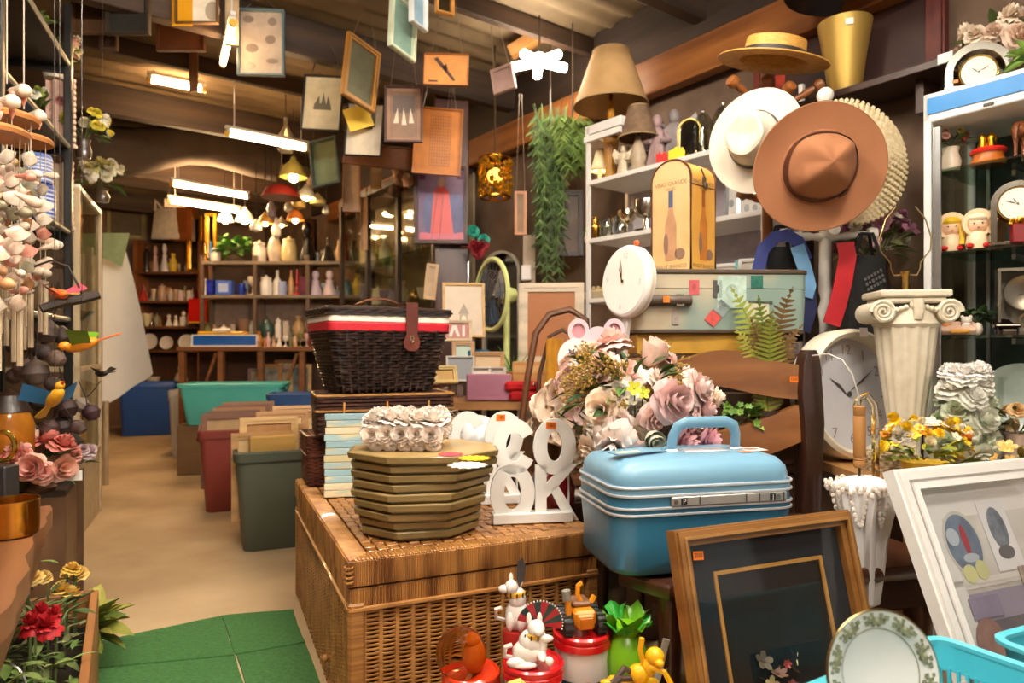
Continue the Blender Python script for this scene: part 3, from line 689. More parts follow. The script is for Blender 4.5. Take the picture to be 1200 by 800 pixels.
# ------------------------------------------------------------------ rose bouquet on a stool behind the case
def stool(label, c, h, r=.15, col='3c2416'):
    t = thing('round_stool', label, 'stool', c); wm = WD(col)
    mb = MB(); mb.lathe([(r*.96, h-.03), (r, h-.024), (r, h-.004), (r*.97, h)], 20); part(t, 'seat', mb, wm)
    for k in range(4):
        a = PI/4+k*PI/2; mb = MB(); mb.tube([(r*.9*math.cos(a), r*.9*math.sin(a), 0), (r*.6*math.cos(a), r*.6*math.sin(a), h-.02)], .016, 8); part(t, 'leg', mb, wm)
def roses():
    D = 2.0; c = V((.359, 1.955, ZS+.002)); t = thing('rose_bouquet', 'large bouquet of pale pink and cream roses in a dark red pot', 'flowers', c); rg = random.Random(5)
    mb = MB(); mb.lathe([(.0, 0), (.05, 0), (.055, .01), (.066, .10), (.07, .2), (.066, .205), (.06, .2), (.0, .19)], 24); part(t, 'pot', mb, CE('8c1420', .25))
    def q(px, py, dd, r, k, h): dd += .26 if px < 682 else .1 if px < 705 else 0; r *= (D+dd)/D; p = P(px, py, D+dd)-c; return (p.x, p.y, p.z, r*1.18/F*D, k, h)
    pk, cr, wh = 'fbd6ca', 'fee8d0', 'fff6e6'
    S = [q(718, 404, .02, 20, 'open', pk), q(757, 428, -.02, 21, 'bud', 'fbdccc'), q(785, 470, -.16, 24, 'rose', 'f4ccc6'), q(815, 455, -.12, 20, 'open', 'f6d6cc'), q(822, 478, -.1, 17, 'open', 'f2c8c0'),
         q(735, 440, -.08, 20, 'open', pk), q(708, 430, -.05, 19, 'open', pk), q(690, 452, -.06, 17, 'rose', 'f6c8be'), q(667, 448, -.03, 18, 'open', pk), q(640, 476, -.02, 18, 'rose', cr), q(660, 488, -.05, 14, 'open', cr),
         q(708, 478, -.16, 22, 'open', cr), q(738, 458, -.12, 16, 'star', wh), q(722, 495, -.16, 17, 'rose', 'f8dad0'), q(718, 520, -.2, 24, 'puff', 'fae6da'), q(692, 525, -.17, 15, 'open', cr), q(761, 508, -.17, 15, 'bud', 'ddd6bc'),
         q(800, 512, -.1, 20, 'open', 'eab2b6'), q(828, 512, -.08, 17, 'open', 'e8aab4'), q(668, 428, .04, 13, 'open', pk), q(770, 445, -.06, 14, 'open', 'fbe4d6'), q(700, 545, -.14, 17, 'puff', 'f8e2d4'), q(800, 442, .0, 16, 'open', 'fae0d4'), q(745, 480, -.1, 14, 'open', wh), q(680, 510, -.1, 14, 'puff', 'd9c4a0'),
         q(652, 505, -.06, 16, 'open', cr), q(676, 478, -.1, 17, 'open', pk), q(672, 540, -.1, 17, 'puff', cr), q(740, 505, -.12, 17, 'open', cr), q(765, 490, -.14, 16, 'open', pk), q(805, 492, -.1, 17, 'rose', pk), q(745, 530, -.16, 15, 'open', pk), q(650, 460, .0, 15, 'open', cr), q(725, 462, -.14, 15, 'open', wh), q(690, 415, .04, 15, 'open', cr), q(835, 465, -.04, 14, 'open', cr), q(628, 500, .02, 13, 'puff', cr), q(700, 500, -.16, 16, 'rose', wh), q(780, 425, .03, 14, 'open', pk),
         q(743, 455, -.16, 8, 'five', 'd6d02a'), q(754, 460, -.15, 7, 'five', 'c8cc3a'), q(776, 455, -.14, 6, 'five', 'e09a3a')]
    bouquet(t, S, 70, ('3f5a26', '4c6a2c', '6b7a3a', '2f4a20'), rg, (-.03, 0, .40), .16, .075)
    for i in range(22):
        a = rg.uniform(0, 2*PI); e = rg.uniform(-.1, 1.1); d = V((math.cos(a), math.sin(a)-.35, e)); mb = MB()
        for k in range(3): sprig(mb, V((-.03, 0, .40))+d.normalized()*.10, d+V((rg.uniform(-.3, .3), rg.uniform(-.3, .3), rg.uniform(-.3, .3))), 7, .10, rg)
        part(t, 'filler_sprig', mb, N('a8863a', .6))
    mb = MB()
    for (x, y, z, r, k, h) in S: mb.tube([(x*.9, y*.9, z-.01), (x*.35, y*.35, .25), (x*.1, y*.1, .13)], .0025, 4)
    part(t, 'stems', mb, N('4a6030', .6))
roses()
# ------------------------------------------------------------------ small builders
def lathe_thing(name, label, cat, c, prof, mat, n=20, group=None, fl_=None, M=None):
    mb = MB(); mb.lathe(prof, n, fl=fl_); return solo(name, label, cat, mb, mat, (T(V(c)) @ M) if M is not None else T(V(c)), group)
def blobs(t, name, items, mat):
    """one smooth part out of overlapping ellipsoids [(x,y,z,rx,ry,rz)]"""
    mb = MB()
    for (x, y, z, a, b, c) in items: mb.ball((x, y, z), (a, b, c), 12, 8)
    return part(t, name, mb, mat)
def clock_face(t, r, M0, facem, numm, handm, nums=True, hm=(10, 58), y=0, size=.2, ticks=True):
    mb = MB(); mb.plate(ell(0, 0, r, r, 40), y, .002); o = part(t, 'dial', mb, facem, M0); mb = MB()
    for k in range(1, 13):
        a = PI/2-k*PI/6
        if nums and (nums is True or k in nums): text(mb, str(k), r*size*1.5, T(r*.78*math.cos(a), y-.003, r*.78*math.sin(a)))
        elif ticks: mb.box((0, y-.003, r*.84), (r*.02, .001, r*.1), RY(PI/2-a))
    part(o, 'numerals', mb, numm)
    for (ang, L, w) in ((-(hm[0] % 12+hm[1]/60)*PI/6, .5, .05), (-hm[1]*PI/30, .72, .035)):
        mb = MB(); mb.plate([(-w*r, 0), (w*r*.6, r*L*.5), (0, r*L), (-w*r*.6, r*L*.5)], y-.004, .001, RY(-ang)); part(o, 'hand', mb, handm)
    mb = MB(); mb.lathe([(r*.05, 0), (r*.05, .003)], 10, T(0, y-.004, 0) @ RX(PI/2)); part(o, 'hub', mb, handm)
    return o
# ------------------------------------------------------------------ low platforms carrying the foreground pieces
def platform(label, pts, z1, col='5a3c22'):
    t = thing('low_table', label, 'table'); mb = MB(); mb.prism(pts, .02, z0=z1-.02); part(t, 'top', mb, WD(col))
    cx = sum(p[0] for p in pts)/len(pts); cy = sum(p[1] for p in pts)/len(pts)
    for x, y in pts: mb = MB(); mb.box((x+(cx-x)*.1, y+(cy-y)*.1, (z1-.02)/2), (.035, .035, z1-.02)); part(t, 'leg', mb, WD(col, 'z'))
def quadpts(o, ang, w, d): x = V((math.cos(ang), math.sin(ang), 0)); y = V((-math.sin(ang), math.cos(ang), 0)); return [(p.x, p.y) for p in (V(o), V(o)+x*w, V(o)+x*w+y*d, V(o)+y*d)]
platform('low brown wooden table carrying the lidded toy jars', quadpts((-.21, 1.30, 0), R(22), .56, .34), .17)
platform('low brown wooden table carrying the turquoise baskets', quadpts((.50, .78, 0), R(24), .80, .32), .29)
platform('low wooden plinth under the leaning picture frames', quadpts((.36, 1.29, 0), R(22), .98, .14), .125)
# ------------------------------------------------------------------ leaning frames in front
def leaning(label, TL, TR, a, b, **k):
    x = (TR-TL).normalized(); n = V((x.y, -x.x, 0)); BL = TL+n*a-V((0, 0, b)); M, w, h = basis(TL, TR, BL)
    t = thing('picture_frame', label, 'picture frame', M @ T(w/2, 0, -h/2), 'frames leaning in the foreground'); frame_parts(t, w, h, **k); return t, w, h
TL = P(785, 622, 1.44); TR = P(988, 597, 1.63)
t, w, h = leaning('dark navy picture with ribbed golden wood frame and a 200 sticker', TL, TR, .12, .484, rail=.034, dep=.03, fm=WD('9a6a34', 'x', .35, h2='6e451c', coat=.2), pm=N('24150a', .4, h2='0e0806', sc_=3, rnd=0), mat_w=.062, mm=N('0b1018', .9, sc_=60, rnd=0), inner=N('b8863e', .4), art=[(rect(.01, -.1, .2, .16), PL('0c0d10'))], glass=PANE('ffffff', .025, .05))  # brown of the picture panel paints the reflection in the glass
mb = MB(); mb.ringplate(rect(0, 0, w-.03, h-.03), rect(0, 0, w-.042, h-.042), -.022, -.028); part(t, 'rib', mb, WD('a87840', 'x', .35))
sticker(t, -w/2+.034+.022, h/2-.034-.022, -.0085, '200', .026, .018, ang=R(4))
rg = random.Random(8)
for i in range(26): link('dried_flower', fl(rg.choice(('star', 'five', 'leaf', 'thin')), rg.choice(('6a4a3a', '8a7a5a', 'b0a070', '7a2a24', '4a4030'))), t, orient((rg.uniform(-.07, .05), -.004, rg.uniform(-.15, -.03)), (rg.uniform(-1, 1), -.4, rg.uniform(0, 1)), rg.uniform(.010, .022)))
TL = P(1040, 552, 1.575); TR = P(1200, 537, 1.761); TR = TL+(TR-TL).normalized()*.58  # shelf reflected in the glass, painted below as flat shapes
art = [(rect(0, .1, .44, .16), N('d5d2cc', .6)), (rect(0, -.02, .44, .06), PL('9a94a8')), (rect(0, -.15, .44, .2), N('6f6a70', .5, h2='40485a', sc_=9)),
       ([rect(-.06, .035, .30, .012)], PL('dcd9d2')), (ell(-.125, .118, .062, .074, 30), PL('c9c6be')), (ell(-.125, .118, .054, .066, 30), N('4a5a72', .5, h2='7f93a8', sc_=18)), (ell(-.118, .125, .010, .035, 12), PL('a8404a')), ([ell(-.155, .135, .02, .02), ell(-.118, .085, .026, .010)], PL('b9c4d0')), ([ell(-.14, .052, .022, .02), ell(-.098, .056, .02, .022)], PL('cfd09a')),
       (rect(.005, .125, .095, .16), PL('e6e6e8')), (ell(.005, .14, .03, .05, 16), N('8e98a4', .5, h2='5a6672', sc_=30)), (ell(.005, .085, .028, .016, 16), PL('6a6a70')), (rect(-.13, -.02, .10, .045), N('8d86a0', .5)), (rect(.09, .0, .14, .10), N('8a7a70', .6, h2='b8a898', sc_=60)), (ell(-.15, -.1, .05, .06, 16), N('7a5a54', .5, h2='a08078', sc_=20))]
t, w, h = leaning('white moulded frame with painted reflection of round blue plate and white card', TL, TR, .225, .55, rail=.05, dep=.03, mat_w=.07, mm=PL('e6e4e0', .5), fm=PL('ece8e2', .35, coat=.1), pm=N('c4beb6', .6), art=art, glass=PANE('ffffff', .10, .05))
mb = MB(); mb.ringplate(rect(0, 0, w-.07, h-.07), rect(0, 0, w-.1, h-.1), -.02, -.026); part(t, 'moulding_bead', mb, PL('f2efea', .3))
# ------------------------------------------------------------------ plate and turquoise baskets
def basket(label, bl, ang, w, d, h, z):
    t = thing('plastic_basket', label, 'basket', T(V((bl[0], bl[1], z))) @ RZ(ang), 'turquoise plastic baskets'); cy = PL('46b6c9', .35)
    mb = MB(); mb.box((w/2, d/2, .004), (w-.06, d-.06, .008)); part(t, 'bottom', mb, cy)
    c = (w/2, d/2)
    mb = MB()
    for z0, z1 in ((0, .03), (h-.045, h-.0)):
        i0 = .03*(1-z0/h); i1 = .03*(1-z1/h); a = rrect(w-2*i0, d-2*i0, .03, 4, c); b = rrect(w-2*i1, d-2*i1, .03, 4, c); n = len(a)
        loft(mb, [(a, z0), (b, z1), ([(c[0]+(x-c[0])*.985, c[1]+(y-c[1])*.985) for x, y in b], z1), ([(c[0]+(x-c[0])*.985, c[1]+(y-c[1])*.985) for x, y in a], z0), (a, z0)], cap=False)
    part(t, 'wall', mb, cy)
    mb = MB(); a = peri(rrect(w-.055, d-.055, .03, 4, c), 90); b = peri(rrect(w-.02, d-.02, .03, 4, c), 90)
    for i in range(90): mb.tube([(a[i][0].x, a[i][0].y, .025), (b[i][0].x, b[i][0].y, h-.04)], .0035, 4)
    part(t, 'slats', mb, cy)['kind'] = 'stuff'
    mb = MB(); mb.tube([(x, y, h) for x, y in rrect(w+.006, d+.006, .032, 4, c)], .009, 6, closed=True, flat=.8); part(t, 'rim', mb, PL('5cc6d6', .3))
ca, sa = math.cos(R(24)), math.sin(R(24))
bc = V((.750, 1.205)); c3, s3 = math.cos(R(31)), math.sin(R(31)); basket('turquoise basket holding the leaf-bordered china plate', (bc.x-.40*c3+.30*s3, bc.y-.40*s3-.30*c3), R(31), .40, .30, .2, .292)
bb = V((.770, 1.165)); basket('turquoise basket holding loose pink and white cards', (bb.x+.085*ca+.24*sa, bb.y+.085*sa-.24*ca), R(24), .36, .24, .2, .292)
def china():
    c = P(1027, 786, 1.02); M = T(c) @ RZ(R(8)) @ RX(R(-12)) @ SCL(.9, .9, .9); t = thing('dinner_plate', 'white china plate with grey-green leaf border standing in turquoise basket', 'plate', M); r = .1
    cm = CE('e9e8e2', .12)
    mb = MB(); mb.lathe([(0, .004), (.055, .004), (.064, .0), (.068, .006), (r, .016), (r+.001, .018), (r-.002, .020), (.068, .011), (.062, .008), (0, .008)], 48, RX(PI/2)); part(t, 'body', mb, cm)
    mb = MB(); mb.lathe([(r+.0006, .0165), (r+.0012, .0185), (r-.0018, .0206)], 48, RX(PI/2), cap=False); part(t, 'gold_edge', mb, ME('b9a070'))
    gm = N('8d9472', .3, h2='6d7558', sc_=60, rnd=0); g2 = N('b4b896', .3, rnd=0)
    for k in range(10):
        a = 2*PI*k/10+.3; mb = MB(); M1 = RY(-a)
        def yy(rad): return -(.011+(rad-.068)/.032*.009+.0007)
        for (da, rad, s) in ((0, .084, .011), (.13, .087, .008), (-.13, .082, .008), (.21, .080, .006), (-.21, .088, .006), (.08, .076, .005), (-.09, .091, .005), (.1, .093, .004), (-.06, .075, .004), (.25, .090, .004)):
            x, z = rad*math.cos(da), rad*math.sin(da)
            for q in range(5): mb.plate(ell(x+s*.5*math.cos(q*1.26), z+s*.5*math.sin(q*1.26), s*.42, s*.42, 7), yy(rad)-.0002, .0004, M1)
        part(t, 'leaf_print', mb, gm)
        mb = MB()
        for (da, rad, s) in ((0, .084, .0035), (.13, .088, .0025)): mb.plate(ell(rad*math.cos(da), rad*math.sin(da), s, s, 8), yy(rad)-.0008, .0004, M1)
        part(t, 'leaf_print', mb, g2)
    mb = MB(); mb.lathe([(.0680, .0116), (.0695, .0121)], 48, RX(PI/2) @ T(0, 0, .0003), cap=False); mb.lathe([(.0972, .0200), (.0986, .0203)], 48, RX(PI/2) @ T(0, 0, .0004), cap=False); part(t, 'line_print', mb, gm)
china()
mb = MB(); loft(mb, [(rrect(.16, .09, .03), 0), (rrect(.17, .1, .03), .02), (rrect(.17, .1, .03), .1), (rrect(.15, .08, .03), .118)]); solo('folded_cloth', 'folded white cloth under the china plate in turquoise basket', 'cloth', mb, N('d8d4cc', .8, bump=.3), T(V((.545, 1.02, .302))) @ RZ(R(31)))
for i, (px, py, ang, col, lab) in enumerate(((1182, 778, .5, 'd9b8a0', 'pink patterned greeting card in turquoise basket'), (1200, 790, .3, 'e9e2da', 'white greeting card in turquoise basket'))):
    mb = MB(); mb.box((0, 0, .05), (.10, .0015, .10)); c = P(px, py, 1.12); t = thing('greeting_card', lab, 'card', T(V((c.x, c.y, .302))) @ RZ(ang) @ RX(-.35) @ SCL(1, 1, 1.5)); part(t, 'card', mb, PL(col)); mb = MB()
    for k in range(6): mb.plate(ell(random.uniform(-.035, .035), random.uniform(.03, .09), .006, .006, 8), -.001, .0004)
    part(t, 'print', mb, PL('6a5040'))
# ------------------------------------------------------------------ toys on lidded jars
red = PL('c8181c', .25, coat=.4)
def lid_jar(px, d, r, h, label, body='e9e4dc', band='22304a', lid=red, z=.171, dome=False):
    c = at(px, d, z); t = thing('lidded_jar', label, 'jar', c)
    mb = MB(); mb.lathe([(0, 0), (r*.88, 0), (r*.92, .004), (r*.92, h-.03)], 28); part(t, 'body', mb, PL(body)); mb = MB(); mb.lathe([(r*.925, h*.1), (r*.93, h*.12), (r*.93, h*.45), (r*.925, h*.47)], 28, cap=False); part(t, 'label_band', mb, PL(band))
    mb = MB(); mb.lathe([(r*.95, h-.034), (r, h-.032), (r, h-.018), (r*.96, h-.016), (r*1.0, h-.012), (r*.99, h-.004), (r*.92, h), (r*.85, h-.006), (0, h-.006)], 28); part(t, 'lid', mb, lid)
    if dome:
        mb = MB(); M = T(-.012, 0, h-.006) @ RY(-.25); mb.lathe([(.042, 0), (.054, .02), (.058, .045), (.05, .072), (.03, .092), (0, .1)], 24, M); part(t, 'dome', mb, GL('e8c08a'))
        mb = MB(); mb.ball((.004, 0, h+.03), (.024, .024, .034), 12, 8); mb.ball((.0, 0, h+.062), (.018, .018, .016), 10, 6); part(t, 'amber_candy', mb, PL('e07a1c', .2))
    return c, h
lid_jar(552, 1.53, .066, .115, 'jar with orange-red lid under a clear amber dome', body='8a8a92', lid=PL('dc3a18', .25, coat=.4), dome=True)
j1, h1 = lid_jar(625, 1.50, .068, .15, 'red-lidded jar carrying the crouching white dog figurine', band='e07a28')
j2, h2 = lid_jar(682, 1.58, .068, .185, 'red-lidded jar carrying the toy tractor')
def dog(c, label, s=1, rz=0, fan=True, up=False):
    t = thing('dog_figurine', label, 'figurine', T(V(c)) @ RZ(rz) @ SCL(s, s, s)); wm = CE('ece4da', .3)
    if up:
        it = [(0, 0, .03, .03, .025, .04), (.0, 0, .07, .022, .022, .03), (-.012, -.01, .10, .017, .016, .018), (-.03, -.014, .096, .014, .010, .010), (.012, -.02, .02, .01, .012, .024), (-.014, -.02, .02, .01, .012, .024)]
    else:
        it = [(0, 0, .03, .036, .026, .028), (.006, 0, .052, .028, .024, .028), (.018, -.004, .082, .020, .019, .020), (.03, -.022, .03, .010, .024, .009), (.045, -.03, .022, .010, .010, .01), (-.026, -.02, .014, .022, .012, .012), (.03, -.006, .05, .013, .012, .03), (.036, -.012, .064, .02, .009, .009), (-.01, -.024, .01, .03, .010, .008), (.022, -.016, .082, .012, .014, .010)]
    blobs(t, 'body', it, wm)
    mb = MB(); mb.tube([(-.03, .01, .012), (-.052, .0, .02), (-.05, -.01, .045), (-.036, -.012, .05)], .005, 6); part(t, 'tail', mb, wm)
    cx = -.004 if up else .014; cz = .083 if up else .068
    mb = MB(); mb.tube([(cx+.021*math.cos(a*PI/6), .0+.019*math.sin(a*PI/6), cz) for a in range(12)], .0045, 5, closed=True, flat=1.6); co = part(t, 'collar', mb, PL('d8a23a')); mb = MB()
    for k in range(10): a = k*PI/5; mb.box((cx+.0255*math.cos(a), .0235*math.sin(a), cz), (.003, .003, .010), None)
    part(co, 'collar_stripe', mb, PL('2a2420'))
    mb = MB(); ez = .115 if up else .1
    for k in (-1, 1): mb.ball((cx+k*.012, .004, ez), (.006, .004, .016), 8, 5)
    part(t, 'ear', mb, wm)
    if fan:
        for k in range(9):
            a0 = PI*k/9; a1 = PI*(k+1)/9; mb = MB(); mb.plate([(0, 0)]+[(.052*math.cos(a), .052*math.sin(a)) for a in (a0, (a0+a1)/2, a1)], .0, .003, T(cx+.012, .026, cz+.012) @ RY(.25) @ RZ(.15)); part(t, 'fan_blade', mb, PL('1f3a38' if k % 2 else 'a81e2a'))
        mb = MB()
        for k in range(24): a = PI*k/23; mb.ball((.054*math.cos(a), -.001, .054*math.sin(a)), .0022, 5, 4)
        part(t, 'bead_edge', mb, PL('e8e4dc'), T(cx+.012, .026, cz+.012) @ RY(.25) @ RZ(.15))
dog(j1+V((-.012, -.015, h1-.006)), 'white crouching dog figurine with striped collar and fan on red lid', .98, R(0))
lathe_thing('lidded_jar', 'tall plain jar behind the crouching dog carrying the upright dog', 'jar', at(606, 1.62, .171), [(0, 0), (.034, 0), (.035, .16), (.033, .168), (0, .168)], PL('b02a24'))
dog(at(606, 1.62, .342), 'white upright dog figurine with striped collar and dark feather', .98, R(-10), fan=False, up=True)
mb = MB(); mb.plate([(0, 0), (.012, .02), (.016, .05), (.008, .072), (-.004, .06), (-.006, .02)], 0, .003); t = COL.objects.get('dog_figurine.001'); part(t, 'feather', mb, N('3a3636', .6), T(.006, -.004, .1))
def tractor():
    c = j2+V((-.004, -.005, h2-.005)); t = thing('toy_tractor', 'small orange toy tractor with black tyres on a red jar lid', 'toy', T(c) @ RZ(R(14))); og = PL('e08a1a', .35); dk = PL('2c2a28', .6)
    mb = MB(); mb.box((0, 0, .042), (.052, .075, .036), bev=.006); mb.box((0, -.032, .036), (.040, .02, .034), bev=.004); part(t, 'body', mb, og)
    mb = MB(); mb.box((0, -.0425, .034), (.03, .004, .024), bev=.001); part(t, 'grille', mb, PL('b86212'))
    mb = MB(); mb.box((0, .012, .066), (.046, .05, .012), bev=.004); part(t, 'bonnet', mb, N('7a5236', .5))
    for x, y, r in ((-.04, -.018, .025), (.04, -.018, .025), (-.04, .03, .025), (.04, .03, .025)):
        mb = MB(); mb.lathe([(0, -.011), (r*.6, -.011), (r*.95, -.010), (r, -.004), (r, .004), (r*.95, .010), (r*.6, .011), (0, .011)], 18, T(x, y, .025) @ RY(PI/2)); w_ = part(t, 'tyre', mb, dk); mb = MB()
        for k in range(12): a = k*PI/6; mb.box((x, y+r*math.cos(a), .025+r*math.sin(a)), (.02, .004, .004))
        part(w_, 'tread', mb, dk)
    mb = MB(); mb.tube([(-.036, -.02, .05), (-.038, -.02, .085)], .007, 8); part(t, 'arm', mb, og); mb = MB(); mb.tube([(-.04, -.02, .083), (-.042, -.02, .105)], .010, 8); part(t, 'exhaust', mb, PL('8a8478')); mb = MB(); mb.tube([(.0, .0, .07), (-.008, 0, .088), (-.006, 0, .105), (.004, 0, .112)], .006, 6); mb.tube([(.025, 0, .066), (.034, 0, .08)], .007, 6); part(t, 'lever', mb, og)
tractor()
def green_pot():
    mb = MB(); mb.box((0, 0, .024), (.09, .09, .048), bev=.003); solo('small_block', 'small dark wooden block under the lime green vase', 'block', mb, WD('3a2416'), T(at(733, 1.57, .171))); c = at(733, 1.57, .171); t = thing('green_vase', 'lime green rounded toy vase with ruffled leafy top', 'toy', T(c+V((0, 0, .05)))); gm = PL('7ab81c', .3, coat=.3)
    mb = MB(); mb.lathe([(0, 0), (.035, 0), (.045, .02), (.05, .06), (.047, .095), (.036, .118), (.028, .128), (.034, .14), (.03, .15), (0, .14)], 24); mb.tube([(-.04, -.01, .07), (-.058, -.012, .092), (-.066, -.012, .112)], [.013, .010, .008], 8); part(t, 'body', mb, gm)
    rg = random.Random(2)
    for k in range(9):
        a = 2*PI*k/9; mb = MB()
        def fn(u, v, a=a):
            rr = .022+.036*v+.006*math.sin(u*12)*v; aa = a+(u-.5)*1.3*(.5+v*.6); return (rr*math.cos(aa), rr*math.sin(aa), .122+(.05+.02*(k%2))*v-.014*v**4+.010*math.sin(u*11+k)*v)
        mb.grid(fn, 6, 4); part(t, 'leaf', mb, PL('6aac1c' if k % 3 else '3cae3c', .3))
green_pot()
def yellow_toy():
    c = at(742, 1.42, .171); t = thing('yellow_toy_block', 'yellow toy block with red dots under the sprawling yellow figure', 'toy', T(c) @ RZ(R(-8)))
    mb = MB(); mb.box((0, 0, .07), (.11, .06, .14), bev=.008); part(t, 'block', mb, PL('eeb41c')); mb = MB()
    for k in range(6): mb.plate(ell(-.04+.016*k, .12-.012*(k % 2), .004, .006, 8), -.0305, .001)
    part(t, 'red_dot', mb, PL('c83a1c'))
    t = thing('yellow_figure', 'small yellow toy figure sprawled with dark sleeves on yellow block', 'toy', T(c+V((0, -.01, .142))) @ RZ(R(-8))); ym = PL('f0b010', .4)
    blobs(t, 'body', [(.01, 0, .02, .022, .018, .02), (.03, 0, .035, .016, .015, .02), (.042, -.002, .058, .020, .018, .019), (.05, -.018, .052, .010, .010, .008)], ym)
    mb = MB(); mb.tube([(.03, -.01, .04), (.06, -.02, .035), (.074, -.02, .01)], .006, 6); mb.tube([(.02, .0, .04), (.012, -.004, .07), (.016, -.004, .095)], .006, 6); part(t, 'arm', mb, ym)
    mb = MB(); mb.tube([(.0, 0, .018), (-.02, -.01, .034), (-.04, -.02, .01), (-.05, -.02, .004)], .007, 6); mb.tube([(0, .0, .01), (-.03, -.03, .02), (-.05, -.035, .0)], .007, 6); part(t, 'sleeve', mb, PL('4a3a34'))
    mb = MB(); mb.ball((-.056, -.02, .006), (.014, .008, .007), 8, 6); part(t, 'foot', mb, ym)
    t = thing('paint_stick', 'grey flat stick standing beside the lime green vase', 'stick', T(at(757, 1.50, .171)) @ RY(R(13))); mb = MB(); mb.box((0, 0, .10), (.016, .004, .2), bev=.0015); part(t, 'stick', mb, N('b4aea4', .5)); mb = MB(); mb.box((-.018, 0, .088), (.008, .006, .175), RY(R(-3)), bev=.003); part(t, 'orange_marker', mb, PL('d8501c'))
    lathe_thing('toy_ball', 'plain orange round toy tub beside the yellow block', 'toy', at(690, 1.43, .171), [(0, 0), (.03, 0), (.036, .03), (.036, .09), (.034, .108), (.026, .12), (.012, .127), (0, .128)], PL('ee7a1c', .35))
    mb = MB(); mb.lathe([(0, 0), (.02, 0), (.018, .06), (.014, .115), (.006, .12), (0, .12)], 12); t = solo('pale_figure', 'pale yellow toy horn bent over beside the red jar lid', 'toy', mb, PL('d8c468'), T(at(598, 1.415, .171)))
    mb = MB(); mb.tube([(0, 0, .11), (.004, 0, .135), (.02, 0, .14), (.03, 0, .132)], [.012, .011, .009, .006], 8); part(t, 'bend', mb, PL('d8c468'))
yellow_toy()
lathe_thing('red_pot', 'glossy dark red round pot behind the COOK sign letters', 'pot', at(655, 2.16, ZT+.001), [(0, 0), (.03, 0), (.036, .01), (.05, .05), (.052, .09), (.04, .12), (.034, .135), (.038, .145), (.03, .14), (0, .12)], CE('8c1018', .2))
mb = MB(); mb.lathe([(0, 0), (.03, 0), (.032, .015), (.016, .03), (.026, .06), (.03, .09), (.022, .115), (.014, .13), (0, .13)], 16); solo('silver_jug', 'small dark silver jug seen through the COOK letter O', 'jug', mb, ME('8a8a90', .3), T(at(633, 2.24, ZT+.001)))
# ------------------------------------------------------------------ right-hand side table and what stands on it
ZR = .62
def rtable():
    pts = [(1.06, 1.82), (1.70, 1.82), (1.42, 2.30), (1.36, 2.5), (1.06, 2.5)]; t = thing('side_table', 'light wooden table under the column lamp base and glass flower jar', 'table')
    mb = MB(); mb.prism(pts, .03, z0=ZR-.03); part(t, 'top', mb, WD('b98a55', 'x', .4, h2='96683a'))
    for x, y in ((1.11, 1.87), (1.58, 1.87), (1.31, 2.44), (1.11, 2.44)): mb = MB(); mb.box((x, y, (ZR-.03)/2), (.05, .05, ZR-.03)); part(t, 'leg', mb, WD('7a5230', 'z'))
rtable()
def wall_clock():
    r = .225; c = V((1.165, 2.37, ZR+r+.002)); M = T(c) @ RZ(R(20)) @ RX(R(-6)); t = thing('round_clock', 'large round clock with deep cream rim leaning behind the chair post', 'clock', M); rim = N('e6dcc4', .4, rnd=0)
    mb = MB(); mb.lathe([(r*.86, .0), (r*.87, -.05), (r*.93, -.06), (r*.985, -.05), (r, -.03), (r, .03), (r*.9, .035), (0, .035)], 56, RX(-PI/2)); part(t, 'rim', mb, rim)
    clock_face(t, r*.87, Matrix(), N('c9c8cc', .5, h2='b4b2b8', sc_=4, rnd=0), PL('8a7a78'), PL('4a4440'), True, (10, 9), y=-.004, size=.17)
    mb = MB(); mb.plate(rect(0, 0, .035, .03), -.062, .001, T(.03, 0, r*.93)); part(t, 'price_tag', mb, PL('ecdcd8'))
wall_clock()
